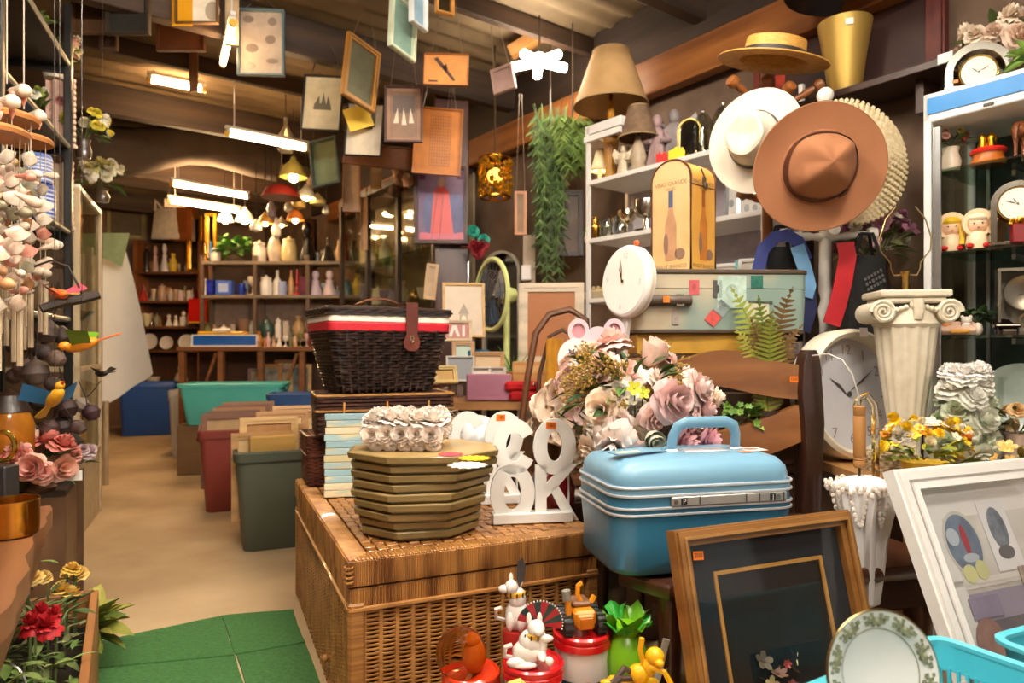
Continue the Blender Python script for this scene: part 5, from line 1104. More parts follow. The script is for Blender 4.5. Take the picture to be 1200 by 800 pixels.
# ------------------------------------------------------------------ glazed display cabinet on the right
C0 = V((1.446, 2.4, 0)); FD = V((.593, -.805, 0)); WDv = V((.805, .593, 0)); CBR = math.atan2(FD.y, FD.x)
def Cb(tt, dep, z): return C0+FD*tt+WDv*dep+V((0, 0, z))
cabL, cabD, cabH = 1.0, .40, 1.894
SH = (.72, 1.05, 1.345, 1.635)
def cabinet():
    t = thing('display_cabinet', 'white-framed glass display cabinet with blue header strip', 'display cabinet', T(C0) @ RZ(CBR)); wh = PL('e4e2de', .4); al = ME('b8bab8', .35)
    # local x along the front (towards the camera), y into the cabinet
    for x, y in ((.012, .012), (cabL-.012, .012), (.012, cabD-.012), (cabL-.012, cabD-.012)): mb = MB(); mb.box((x, y, cabH/2), (.024, .024, cabH), bev=.003); part(t, 'post', mb, wh)
    mb = MB(); mb.box((.045, .006, cabH/2-.06), (.02, .012, cabH-.12), bev=.002); mb.box((.034, .02, cabH/2-.06), (.012, .03, cabH-.12)); part(t, 'sliding_track', mb, al)
    mb = MB(); mb.box((cabL/2, cabD/2, cabH-.05), (cabL, cabD, .1), bev=.004); ho = part(t, 'header', mb, wh); mb = MB(); mb.box((cabL/2, -.002, cabH-.045), (cabL-.03, .006, .055)); part(ho, 'blue_strip', mb, PL('2f86cc', .3)); mb = MB(); mb.box((.2, -.002, cabH-.088), (.03, .006, .008)); part(ho, 'lock_slot', mb, PL('3a3632'))
    mb = MB(); mb.box((cabL/2, cabD/2, .34), (cabL, cabD, .68), bev=.004); part(t, 'base', mb, wh)
    mb = MB(); mb.box((cabL/2, cabD-.004, 1.25), (cabL, .006, 1.1)); part(t, 'back_panel', mb, N('454d4a', .15, rnd=0))
    mb = MB(); mb.box((.006, cabD/2, 1.25), (.004, cabD-.05, 1.1)); part(t, 'side_pane', mb, PANE('dfe8e2', .12))
    for x in (.07, .22): mb = MB(); mb.box((x, cabD-.02, 1.25), (.012, .012, 1.1)); part(t, 'shelf_track', mb, al)
    for z in SH: mb = MB(); mb.box((cabL/2, cabD/2+.02, z-.004), (cabL-.03, cabD-.07, .008)); part(t, 'glass_shelf', mb, PANE('cfe0d4', .25, .03)); mb = MB(); mb.box((.2, cabD-.1, z-.02), (.012, .16, .02)); part(t, 'shelf_bracket', mb, al)
    t2 = None
cabinet()
G1 = 'ornaments in the glass display cabinet'
side_flowers('small cream cup of pink and green cloth flowers in display cabinet', 0, 0, 0, ('d8a08a', 'c8c070', 'd86a5a', 'e8d8c0'), 51, 14, .05, 'd9c8b0', .085, M=Cb(.04, .12, SH[3]+.001), fr=(.009, .015), vr=.035, ls=.04, leaves=16)
def gold_figure():
    t = thing('gold_ornament', 'gold and red seated group ornament on top cabinet shelf', 'ornament', Cb(.15, .14, SH[3]+.001)); gd = ME('e0a030', .3)
    mb = MB(); mb.lathe([(0, 0), (.05, 0), (.055, .01), (.045, .03), (.05, .05), (.04, .056), (0, .056)], 16); part(t, 'base', mb, N('c86a1c', .4)); mb = MB(); mb.lathe([(.052, .042), (.056, .05), (.05, .058)], 16, cap=False); part(t, 'red_rim', mb, PL('d8261c'))
    for k, (x, y) in enumerate(((-.02, 0), (.02, 0), (0, -.015), (0, .02))): mb = MB(); mb.lathe([(.012, .055), (.016, .065), (.010, .085), (.013, .095), (.008, .108), (0, .115)], 10, T(x, y, 0)); part(t, 'gold_figure', mb, gd)
gold_figure()
def horse(c, s, label, col, rz):
    t = thing('horse_figurine', label, 'figurine', T(c) @ RZ(rz) @ SCL(s, s, s)); mb = MB()
    for it in ((0, 0, .5, .3, .14, .16), (.25, 0, .55, .14, .12, .16), (-.25, 0, .52, .16, .14, .16), (.36, 0, .76, .09, .07, .16), (.46, 0, .92, .14, .06, .07)): mb.ball(it[:3], it[3:], 12, 8)
    for x in (-.28, -.2, .22, .3): mb.tube([(x, .06 if x in (-.28, .22) else -.06, .5), (x+.02, .06 if x in (-.28, .22) else -.06, .24), (x, .06 if x in (-.28, .22) else -.06, 0)], [.06, .035, .03], 8)
    mb.tube([(-.4, 0, .58), (-.52, 0, .5), (-.55, 0, .28)], [.05, .05, .02], 6); part(t, 'body', mb, N(col, .35, var=.4)); mb = MB()
    for k in range(6): mb.ball((.28+.03*k*.6, 0, .7+.05*k), (.03, .02, .05), 6, 4)
    part(t, 'mane', mb, N('3a1c10', .6))
horse(Cb(.255, .13, SH[3]+.001), .17, 'brown wooden horse figurine in the display cabinet', '8a4a22', R(40))
def hood_doll(tt, dep, col, label):
    t = thing('hooded_doll', label, 'doll', T(Cb(tt, dep, SH[2]+.001)) @ RZ(R(-25)), G1); skin = PL('eabf9a', .5)
    mb = MB(); mb.lathe([(0, 0), (.03, 0), (.034, .02), (.03, .05), (.02, .06)], 14); part(t, 'dress', mb, PL('e8cfa8')); mb = MB(); mb.ball((0, 0, .085), (.036, .03, .036), 14, 10); ho = part(t, 'head', mb, skin)
    mb = MB(); mb.ringplate(ell(0, .088, .046, .048, 24), ell(0, .084, .031, .034, 24), .022, -.022); part(t, 'hood', mb, PL('e6c49a')); mb = MB(); mb.ball((0, -.006, .105), (.034, .028, .02), 12, 6); part(t, 'hair', mb, PL(col)); mb = MB()
    for s in (-1, 1): mb.ball((s*.012, -.029, .085), .003, 6, 4)
    part(ho, 'eye', mb, PL('2a1a14')); mb = MB(); mb.ball((0, -.03, .07), (.005, .002, .002), 6, 4); part(ho, 'mouth', mb, PL('b03a34')); mb = MB()
    for s in (-1, 1): mb.ball((s*.022, -.02, .01), (.014, .014, .010), 8, 5)
    part(t, 'shoe', mb, PL('c8201c'))
    if col == 'e8c030': mb = MB(); mb.tube([(.026, -.02, .09), (.03, -.028, .05), (.028, -.03, .02)], .008, 6); part(t, 'plait', mb, PL(col))
hood_doll(.055, .085, 'e8c030', 'hooded doll with yellow plait beside the biscuit basket'); hood_doll(.135, .085, 'e6d2b4', 'hooded doll with pale hair and red dress in the cabinet')
def biscuits():
    t = thing('biscuit_basket', 'round basket heaped with golden biscuits behind the hooded dolls', 'basket', Cb(.12, .20, SH[2]+.001)); mb = MB(); mb.lathe([(0, 0), (.05, 0), (.06, .05), (.07, .10), (.06, .095), (0, .09)], 20); part(t, 'bowl', mb, N('b07a4a', .6)); rg = random.Random(4)
    for k in range(14): a = k*2.4; rr = .05*math.sqrt(k/14); mb = MB(); mb.ball((0, 0, 0), (.024, .02, .012), 10, 6); part(t, 'biscuit', mb, N(rg.choice(('d89a5a', 'e6c084', 'c07a44')), .6), T(rr*math.cos(a), rr*math.sin(a), .105+.02*(1-k/14)) @ RX(rg.uniform(-.6, .6)) @ RY(rg.uniform(-.6, .6)))
biscuits()
def arch_clock(M, label, w, h, r, col='cfcabc', hm=(10, 48), gap=True):
    t = thing('mantel_clock', label, 'clock', M); sv = ME(col, .15); n = 20; a = [PI*k/n for k in range(n+1)]
    out = [(w/2*math.cos(q), h-w/2+w/2*math.sin(q)) for q in a]; inn = [(w*.38*math.cos(q), h-w/2+w*.38*math.sin(q)) for q in a]
    o = [(w/2, 0)]+out+[(-w/2, 0)]; i_ = [(w*.38, 0)]+inn+[(-w*.38, 0)]; mb = MB(); m = len(o); vs = []
    for (pts, y) in ((o, .03), (o, -.03), (i_, -.03), (i_, .03)): vs += [(x, y, z) for x, z in pts]
    fs = [(k*m+j, k*m+j+1, ((k+1) % 4)*m+j+1, ((k+1) % 4)*m+j) for k in range(4) for j in range(m-1)]; mb.add(vs, fs); part(t, 'arch', mb, sv); mb = MB(); mb.box((0, 0, .006), (w*1.06, .08, .012), bev=.003); part(t, 'plinth', mb, sv)
    clock_face(t, r, T(0, -.022, h-w/2), PL('efe8da', .4), PL('4a4438'), PL('2a2622'), False, hm, size=.15); mb = MB(); mb.lathe([(r, -.02), (r*1.12, -.026), (r*1.14, -.012), (r*1.14, .02), (0, .02)], 32, T(0, 0, h-w/2) @ RX(-PI/2)); part(t, 'bezel', mb, ME('d8b860', .25)); return t
arch_clock(T(Cb(.245, .10, SH[2]+.001)) @ RZ(R(-28)), 'silver arch mantel clock with white dial inside display cabinet', .15, .21, .052)
t = thing('jewel_box', 'dark red box with gold tinsel top beside silver arch clock', 'box', T(Cb(.285, .055, SH[2]+.001)) @ RZ(R(-28))); mb = MB(); mb.box((0, 0, .03), (.08, .06, .06), bev=.003); part(t, 'body', mb, PL('7a1418')); mb = MB(); random.seed(3)
for k in range(50): mb.ball((random.uniform(-.04, .04), random.uniform(-.03, .03), .066+random.uniform(0, .012)), .006, 5, 4)
part(t, 'gold_tinsel', mb, ME('e0a030', .3))
def glass_clock():
    t = thing('carriage_clock', 'clear glass carriage clock with cream dial and pendulum', 'clock', T(Cb(.255, .13, SH[1]+.001)) @ RZ(R(-28))); w, h = .14, .215; gl = PANE('e8f0ee', .15)
    for s in (-1, 1): mb = MB(); mb.box((s*w/2, 0, h/2), (.008, .07, h)); part(t, 'side_glass', mb, ME('c9c2ae', .25))
    mb = MB(); mb.box((0, 0, .006), (w, .08, .012)); part(t, 'bottom_plate', mb, ME('cfc6b0', .25)); mb = MB(); mb.box((0, 0, h), (w+.01, .08, .010)); part(t, 'top_plate', mb, ME('cfc6b0', .25)); mb = MB(); mb.box((0, .03, h/2), (w, .004, h)); part(t, 'back_pane', mb, N('8a8478', .3))
    clock_face(t, .052, T(0, -.02, h*.64), PL('e6dcc0', .4), PL('5a5040'), PL('2a2622'), False, (8, 12)); mb = MB(); mb.lathe([(.052, -.004), (.058, -.008), (.058, .012), (0, .012)], 32, T(0, -.02, h*.64) @ RX(-PI/2)); part(t, 'bezel', mb, ME('8a8070', .3)); mb = MB(); mb.ringplate(ell(.01, h*.22, .026, .026, 24), ell(.01, h*.22, .02, .02, 24), -.01, -.016); mb.box((.01, -.012, h*.38), (.003, .003, h*.2)); part(t, 'pendulum', mb, ME('c8b48a', .25))
glass_clock()
def piano():
    t = thing('toy_piano', 'miniature glossy black grand piano in front of the carriage clock', 'ornament', T(Cb(.235, .045, SH[1]+.001)) @ RZ(R(-28))); bk = PL('140c0a', .15, coat=.6); q = [(-.035, -.02), (.035, -.02), (.035, .0), (.02, .012), (.012, .03), (-.01, .036), (-.035, .03)]
    mb = MB(); mb.prism(q, .014, z0=.022); part(t, 'case', mb, bk); mb = MB(); mb.prism(q, .003, T(0, .03, .036) @ RX(R(38)) @ T(0, -.01, 0)); part(t, 'raised_lid', mb, bk); mb = MB(); mb.box((0, -.024, .03), (.062, .014, .004)); part(t, 'keyboard', mb, PL('e8e0d0'))
    for x, y in ((-.028, -.012), (.028, -.012), (-.01, .026)): mb = MB(); mb.tube([(x, y, 0), (x, y, .023)], .004, 6); part(t, 'leg', mb, bk)
piano()
def bear_sofa():
    t = thing('bear_sofa_ornament', 'pastel sofa ornament with two small bears in display cabinet', 'ornament', T(Cb(.075, .075, SH[1]+.001)) @ RZ(R(-28))); mb = MB(); mb.box((0, 0, .018), (.13, .05, .03), bev=.012); mb.box((0, .018, .034), (.12, .02, .03), bev=.010); part(t, 'sofa', mb, N('e0c4ac', .5, h2='d8a890', sc_=30))
    for s in (-1, 1): mb = MB(); mb.ball((s*.062, -.004, .022), (.016, .026, .022), 10, 8); part(t, 'armrest', mb, PL('e8d2c0'))
    mb = MB(); mb.box((.01, -.026, .014), (.06, .012, .016), bev=.006); part(t, 'cushion', mb, PL('e0a04a'))
    for x, c in ((-.03, 'd8905a'), (.03, 'ece0d2')):
        mb = MB(); mb.ball((x, -.004, .052), (.016, .014, .013), 10, 8); mb.ball((x, -.004, .036), (.014, .013, .014), 10, 8)
        for s in (-1, 1): mb.ball((x+s*.012, -.002, .064), .006, 8, 6)
        part(t, 'bear', mb, PL(c))
bear_sofa()
side_flowers('trailing dark green ivy in a tiny pot behind the bear sofa', 0, 0, 0, ('3f5a26', '2f4a1e'), 61, 16, .045, '5a4a34', .05, M=Cb(.09, .2, SH[1]+.001), kind=('five',), fr=(.008, .012), vr=.025, greens=('3a5424', '4f6a2e', '2c4420'), leaves=44, ls=.035, lk='wide')
for (tt, dep, r, lab) in ((.10, .2, .1, 'pale grey-green glass plate standing on lowest cabinet shelf'), (.235, .17, .115, 'large frosted grey plate standing on lowest cabinet shelf')):
    t = thing('glass_plate', lab, 'plate', T(Cb(tt, dep, SH[0]+.003+r)) @ RZ(R(-35)) @ RX(R(-10))); mb = MB(); mb.lathe([(0, .0), (r*.6, .0), (r, .016), (r, .020), (r*.6, .005), (0, .005)], 36, RX(PI/2)); part(t, 'body', mb, N('9aa69c', .25, coat=.4)); mb = MB(); mb.lathe([(r*.97, .019), (r*1.01, .019), (r*1.01, .014)], 36, RX(PI/2), cap=False); part(t, 'rim', mb, N('5f7a6a', .3))
arch_clock(T(Cb(.13, .1, cabH+.001)) @ RZ(R(-22)), 'chrome arch mantel clock with orange sticker on top of display cabinet', .20, .155, .052, 'e0dccf', (10, 10))
t = COL.objects['mantel_clock.001']; sticker(t, -.07, .03, -.032, None, .018, .011)
side_flowers('white vase of cream and blush roses on top of display cabinet', 0, 0, 0, ('ecd8c0', 'e6c8b0', 'f0e2d0'), 71, 20, .12, 'b9b4a8', .14, M=Cb(.13, .25, cabH+.001), fr=(.034, .05), vr=.05, ls=.09, leaves=30)
side_flowers('small pot of bright green leaves on the cabinet corner', 0, 0, 0, ('7a9a3a', '8aa84a'), 72, 8, .05, '6a7a5a', .03, M=Cb(.31, .05, cabH+.001), kind=('five',), fr=(.01, .014), vr=.03, greens=('6f9a3a', '8aae4a', '4f7a2a'), leaves=36, ls=.06)
# flower vase on a pedestal between the coat stand and the cabinet
mb = MB(); mb.lathe([(.12, 0), (.12, .03), (.05, .06), (.04, .5), (.045, 1.06), (.11, 1.10), (.11, 1.12), (0, 1.12)], 20); solo('plant_stand', 'dark turned plant stand between coat stand and display cabinet', 'stand', mb, WD('3a2418', 'z'), T(V((1.455, 2.74, 0))))
side_flowers('brown glass vase of mauve, pink and white flowers on plant stand', 0, 0, 0, ('b0708a', 'c88aa0', 'd8a0a8', 'e6dcc8', 'a05a78'), 73, 34, .15, '3a2620', .24, M=V((1.455, 2.74, 1.121)), fr=(.018, .036), vr=.065, ls=.07, leaves=40, kind=('open', 'puff', 'five'))
# ------------------------------------------------------------------ white shelf unit with lamps
S0 = V((.42, 3.73, 0)); S1 = V((1.07, 2.94, 0)); SD = (S1-S0).normalized(); SN = V((-SD.y, SD.x, 0)); SN = SN if SN.x > 0 else -SN; SL = (S1-S0).length; SRZ = math.atan2(SD.y, SD.x)
ZW = (.85, 1.28, 1.606, 1.923)
def Sh(px, dep, z):
    """the spot on the shelf unit seen at photo column px, dep behind the front edge"""
    k = (px-CX)/F; o = S0+SN*dep; tt = (k*o.y-o.x)/(SD.x-k*SD.y); p = o+SD*tt; return V((p.x, p.y, z))
def white_shelf():
    t = thing('white_shelf_unit', 'white shelf unit full of silver ornaments and table lamps', 'shelf unit', T(S0) @ RZ(SRZ)); wh = PL('e2ddd6', .5); d = .34
    for z in ZW: mb = MB(); mb.box((SL/2, d/2, z-.012), (SL, d, .024), bev=.002); part(t, 'shelf', mb, wh)
    mb = MB(); mb.box((SL/2, d+.006, 1.02), (SL, .012, 1.82)); part(t, 'back_panel', mb, N('b9b2bc', .7, rnd=0))
    for x in (-.012, SL+.012):
        for y in (.01, d-.01): mb = MB(); mb.box((x, y, 1.11), (.02, .02, 2.22)); part(t, 'upright', mb, wh)
    mb = MB(); mb.box((.1, d/2, 2.20), (.26, d, .05), bev=.003); mb.box((.1, .0, 2.15), (.26, .02, .03)); part(t, 'header', mb, wh); mb = MB(); mb.box((SL/2, d/2, .2), (SL, d, .4)); part(t, 'base_cupboard', mb, wh)
white_shelf()
def table_lamp(label, c, h, r0, r1, sh, body, shade_c, base_prof=None, lit=0):
    t = thing('table_lamp', label, 'lamp', c); mb = MB(); b = h-sh*.9
    mb.lathe(base_prof or [(0, 0), (.055, 0), (.06, .012), (.035, .03), (.03, b*.2), (.042, b*.5), (.045, b*.6), (.028, b*.66), (.036, b*.7), (.022, b*.75), (.018, b*.95), (.012, b)], 8 if base_prof is None else 16); part(t, 'base', mb, body)
    mb = MB(); mb.lathe([(.008, b), (.01, b+.05), (.008, h-.03)], 8); part(t, 'socket', mb, ME('b08a48'))
    mb = MB(); n = 28; mb.lathe([(r0, h-sh), (r1, h)], n, cap=False); mb.lathe([(r1-.004, h), (r0-.004, h-sh+.001)], n, cap=False); so = part(t, 'shade', mb, shade_c)
    for r_, z in ((r0, h-sh), (r1, h)): mb = MB(); mb.tube([(r_*math.cos(2*PI*i/n), r_*math.sin(2*PI*i/n), z) for i in range(n)], .004, 5, closed=True); part(so, 'shade_trim', mb, N('a88a5a', .6))
    mb = MB(); mb.ball((0, 0, h-sh*.55), (.025, .025, .035), 10, 8); part(t, 'bulb', mb, EM('ffd9a0', lit) if lit else PL('efe8dc'))
shm = N('b48e5e', .8, h2='a07a4a', sc_=6, rnd=0, trans=.0)
table_lamp('tall golden wood table lamp with wide beige shade on white shelf', Sh(716, .12, ZW[3]+.001), .72, .205, .10, .30, N('c0882e', .4, h2='8a5a1c', sc_=8, coat=.3), shm)
table_lamp('small lamp with ivory base and dark beige bell shade', Sh(748, .1, ZW[3]+.001), .355, .105, .05, .165, N('b9a488', .5), N('7a6048', .8, h2='5f4936', sc_=20), [(0, 0), (.05, 0), (.055, .02), (.035, .05), (.045, .09), (.028, .15), (.012, .2)])
table_lamp('little lit lamp glowing warm white behind the golden lamp', Sh(703, .15, ZW[3]+.001), .21, .055, .02, .12, N('d8c8a8', .5), N('f0dcae', .6), [(0, 0), (.03, 0), (.03, .02), (.012, .04), (.012, .1)], lit=45)
def angel(label, c, h, col, wing=True, group=None):
    t = thing('angel_figurine', label, 'figurine', T(c) @ SCL(h, h, h) @ RZ(R(-20)), group); m = N(col, .5, var=.25, sc_=12)
    mb = MB(); mb.lathe([(0, 0), (.2, 0), (.21, .05), (.15, .3), (.12, .5), (.14, .62), (.1, .7), (.05, .74)], 16, fl=lambda a, z: 1+.08*math.sin(a*7)); part(t, 'robe', mb, m); mb = MB(); mb.ball((0, 0, .83), (.085, .09, .11), 12, 8); part(t, 'head', mb, m)
    for s in (-1, 1):
        mb = MB(); mb.tube([(s*.12, 0, .64), (s*.2, -.06, .5), (s*.08, -.16, .48)], [.045, .04, .035], 8); part(t, 'arm', mb, m)
        if wing: mb = MB(); mb.plate([(s*.06, .68), (s*.3, .9), (s*.36, .7), (s*.26, .42), (s*.08, .4)], .12, .03); part(t, 'wing', mb, m)
angel('grey-pink robed angel figurine beside the small bell-shade lamp', Sh(770, .17, ZW[3]+.001), .33, 'a88a88', group='angel figurines on the white shelf'); angel('pale grey winged angel figurine beside the gilt arch mirror', Sh(790, .24, ZW[3]+.001), .36, '8f8684'); angel('small ivory angel figurine under the golden lamp shade', Sh(730, .06, ZW[3]+.001), .17, 'd8c4a4')
side_flowers('vase of dusty mauve flowers behind the angel figurines', 0, 0, 0, ('8a6a74', 'a08088', '6a5a58'), 81, 18, .10, '5a4a4a', .2, M=Sh(762, .26, ZW[3]+.001), fr=(.02, .03), greens=('3a3a2a', '4a4a34'), leaves=20)
def arch_mirror():
    t = thing('arch_mirror', 'small gilt arched mirror standing on white shelf', 'mirror', T(Sh(808, .08, ZW[3]+.001)) @ RZ(R(-28))); w, h = .115, .20; a = [PI*k/14 for k in range(15)]; o = [(w/2, 0)]+[(w/2*math.cos(q), h-w/2+w/2*math.sin(q)) for q in a]+[(-w/2, 0)]; i_ = [(x*.84, .01+z*.92) for x, z in o]; mb = MB(); mb.ringplate(o, i_, .01, -.01); part(t, 'frame', mb, ME('d0a860', .25)); mb = MB(); mb.plate(i_, .004, .002); part(t, 'glass', mb, ME('c8ccd0', .05)); mb = MB(); mb.box((0, 0, .005), (w*1.15, .06, .01)); part(t, 'foot', mb, ME('d0a860', .25))
arch_mirror()
def dome(label, c, r, h, col='dfe4e0'):
    t = thing('glass_dome', label, 'dome', c); mb = MB(); mb.lathe([(r, .01), (r, h*.55), (r*.85, h*.8), (r*.5, h*.95), (0, h)], 20, cap=False); part(t, 'glass', mb, PANE('d4dcd6', .2, .03)); mb = MB(); mb.lathe([(0, 0), (r*1.15, 0), (r*1.15, .012), (0, .012)], 20); part(t, 'base', mb, WD('5a3a22')); mb = MB(); mb.ball((0, 0, h+.008), .01, 8, 6); part(t, 'knob', mb, PANE('e8f0ea', .3)); mb = MB(); mb.lathe([(0, .012), (r*.5, .012), (r*.4, h*.3), (r*.25, h*.4), (r*.35, h*.55), (0, h*.7)], 12); part(t, 'inner_ornament', mb, ME('a89a80', .3))
dome('clear glass dome over a brass ornament on white shelf', Sh(824, .09, ZW[3]+.001), .05, .21); dome('larger glass dome over a brass ornament behind the white fedora', Sh(848, .2, ZW[3]+.001), .06, .26)
for (px, col, pts, lab) in ((776, 'd8281c', [(-.03, 0), (.03, 0), (.03, .05), (.02, .035), (.012, .055), (.0, .035), (-.012, .055), (-.02, .04), (-.03, .05)], 'red crown-shaped card on the white shelf edge'), (793, 'ecd21c', [(-.04, 0), (.04, 0), (.042, .03), (.03, .05), (.012, .045), (0, .058), (-.02, .045), (-.04, .04)], 'yellow cut-out card on the white shelf edge')):
    mb = MB(); mb.plate(pts, 0, .004); solo('shelf_card', lab, 'card', mb, PL(col), T(Sh(px, .012, ZW[3]+.001)) @ RZ(SRZ+PI+R(20)) @ RZ(PI))
# silver and glass on the middle shelf
kinds = {'cup': [(0, 0), (.5, 0), (.5, .05), (.15, .12), (.12, .4), (.4, .5), (.5, .75), (.48, 1), (.44, .98), (.4, .7), (0, .55)], 'mug': [(0, 0), (.42, 0), (.45, .05), (.45, 1), (.41, 1), (.4, .1), (0, .08)],
         'vase': [(0, 0), (.3, 0), (.42, .25), (.45, .42), (.3, .68), (.16, .8), (.24, 1), (.2, .98), (.12, .8), (0, .6)], 'bottle': [(0, 0), (.3, 0), (.32, .05), (.32, .55), (.12, .74), (.1, .95), (.13, .96), (.13, 1), (0, 1)],
         'bowl': [(0, 0), (.3, 0), (.3, .06), (.6, .35), (.8, .9), (.85, 1), (.78, .95), (.5, .35), (0, .2)], 'jar': [(0, 0), (.4, 0), (.46, .1), (.46, .6), (.36, .74), (.36, .78), (.4, .8), (.38, .88), (.1, .93), (.1, 1), (0, 1)],
         'bell': [(0, 0), (.5, 0), (.42, .15), (.3, .4), (.2, .58), (.08, .64), (.06, .8), (.1, .9), (.05, 1), (0, 1)], 'goblet': [(0, 0), (.4, 0), (.36, .04), (.06, .1), (.06, .45), (.3, .6), (.42, .8), (.38, 1), (.34, 1), (.36, .8), (.2, .62), (0, .58)], 'candle': [(0, 0), (.4, 0), (.3, .06), (.1, .12), (.14, .3), (.1, .4), (.24, .46), (.16, .5), (.16, 1), (0, 1)],
         'teapot': [(0, 0), (.4, 0), (.6, .2), (.65, .45), (.5, .7), (.25, .8), (.22, .86), (.06, .9), (.1, 1), (0, 1)], 'doll': [(0, 0), (.4, 0), (.36, .2), (.2, .48), (.24, .58), (.12, .64), (.2, .74), (.22, .84), (.16, .95), (0, 1)], 'lantern': [(0, 0), (.4, 0), (.4, .1), (.32, .12), (.32, .62), (.4, .65), (.2, .8), (.06, .84), (.06, 1), (0, 1)]}
PLC = []; SLIM = [1.0]
def trinket(kind, label, c, h, mat, group=None, rz=0, name=None, cat=None, topmat=None):
    rr = max(r for r, z in kinds[kind])*h*(1.25 if kind in ('mug', 'cup', 'teapot') else 1); f = 1.0; c = V(c)
    for (q, r2) in PLC:
        if abs(q.z-c.z) < .05 and (q.xy-c.xy).length < rr+r2: f = min(f, ((q.xy-c.xy).length-r2-.003)/rr)
    f = min(f, SLIM[0])
    if f < .2: return
    PLC.append((c, rr*f)); mb = MB(); mb.lathe([(r*h*f, z*h) for r, z in kinds[kind]], 14); h *= 1; s0 = f
    if kind in ('mug', 'cup', 'teapot'):
        s = (.42 if kind != 'teapot' else .6)*f; mb.tube([(s*h*.95, 0, h*.75), (s*h*1.25, 0, h*.7), (s*h*1.28, 0, h*.4), (s*h*.95, 0, h*.25)], h*.045*f, 5)
        if kind == 'teapot': mb.tube([(-.55*h*f, 0, h*.3), (-.7*h*f, 0, h*.5), (-.8*h*f, 0, h*.75)], [h*.1*f, h*.07*f, h*.05*f], 6)
    return solo(name or {'cup': 'trophy_cup', 'doll': 'porcelain_doll'}.get(kind, kind), label, cat or {'doll': 'doll'}.get(kind, kind), mb, mat, T(V(c)) @ RZ(rz), group)
sv = ME('c9c4b8', .18); gdm = ME('d8a850', .22)
for (px, dep, k, h, m, lab) in ((698, .08, 'bottle', .13, ME('b8863a', .2), 'tarnished brass bottle on middle white shelf'), (712, .06, 'mug', .10, PANE('e6ece6', .35, .02), 'clear glass tumbler on middle white shelf'), (724, .10, 'mug', .115, ME('c8a868', .15), 'gold-tinted tankard on middle white shelf'), (735, .07, 'goblet', .13, ME('cfc2a4', .15), 'silver gilt goblet on middle white shelf'), (746, .10, 'vase', .18, sv, 'tall bright silver vase on middle white shelf'), (758, .06, 'cup', .16, sv, 'silver trophy cup with handle next to wine box'), (705, .18, 'mug', .10, CE('e8e0d4'), 'white cylinder cup in the shelf corner'), (728, .2, 'jar', .15, sv, 'lidded silver jar at the back of the middle white shelf')): trinket(k, lab, Sh(px, dep, ZW[2]+.001), h, m, 'silver on the middle white shelf')
side_flowers('tiny green succulent in a white square pot hung by shelf', 0, 0, 0, ('6fa83a', '8abf4a'), 91, 8, .02, 'ece6dc', .06, M=Sh(690, .1, ZW[2]+.001), kind=('five',), fr=(.01, .014), vr=.028, leaves=10, ls=.03, greens=('6fa83a',))
t = thing('candle_box', 'open box of small cream rosettes on lower white shelf', 'box', T(Sh(704, .08, ZW[1]+.001)) @ RZ(SRZ)); mb = MB(); mb.box((0, 0, .02), (.16, .11, .04), bev=.003); part(t, 'box', mb, N('a89878', .6))
for i in range(4):
    for j in range(3): link('rosette', fl('puff', 'e2cc9c'), t, orient((-.054+.036*i, -.035+.035*j, .05), (0, -.2, 1), .02, i+j))
for (px, dep, w, h, lab, fmm, z) in ((850, .08, .13, .12, 'white photo frame with dark print beside teal strip', PL('ece8e2'), ZW[1]), (868, .10, .05, .13, 'narrow teal photo frame between white frames', PL('3aa09a'), ZW[1]), (884, .08, .14, .13, 'white photo frame with two dark figures near white fedora', PL('ece8e2'), ZW[1]), (880, .10, .12, .11, 'silver photo frame with pale oval picture on middle white shelf', ME('b0aca4'), ZW[2]), (862, .12, .09, .19, 'black photo frame tilted on middle white shelf', PL('2a2826'), ZW[2])):
    p = Sh(px, dep, z+.001+h/2); picture(lab, p, w, h, fmm, N('d8cfc4', .6), rz=R(-30), tilt=R(-8), rail=.014, dep=.012, art=[([ell(-.018, -.02, .012, .02, 10), ell(.018, -.022, .012, .018, 10)], PL('3a342e'))])
# wall shelf behind the hats: gold vase, dark lampshade, dark framed panel
t = thing('wall_shelf', 'dark wooden wall shelf carrying the gold vase behind hats', 'shelf', T(B(1.55, 2.90, 2.07)) @ RZ(BR+PI/2)); mb = MB(); mb.box((0, 0, 0), (1.0, .24, .03), bev=.003); part(t, 'board', mb, WD('3c2418')); mb = MB(); mb.box((-.475, .0, .004), (.05, .26, .036)); part(t, 'white_end', mb, PL('d8cfc4'))
for x in (-.35, .35): mb = MB(); mb.box((x, -.03, -.08), (.03, .14, .13)); part(t, 'bracket', mb, WD('3c2418'))
def OnW(px, w_, z):
    k = (px-CX)/F; den = W.x*k+W.y; d = w_/den; return V((k*d, d, z))
c = OnW(990, 2.86, 2.087); lathe_thing('gold_vase', 'tall tapered brushed gold vase on the dark wall shelf', 'vase', c, [(0, 0), (.062, 0), (.066, .02), (.085, .16), (.108, .30), (.104, .302), (.08, .16), (0, .03)], N('b8964a', .5, metal=.6, var=.2, sc_=9, stretch=(1, 1, .2)), 28)
sticker(thing('price_label', 'small white price label stuck on the gold vase', 'label', T(c+V((-.03, -.101, .262))) @ RZ(R(-20))), 0, 0, 0, None, .03, .025, colr='f0ece4')
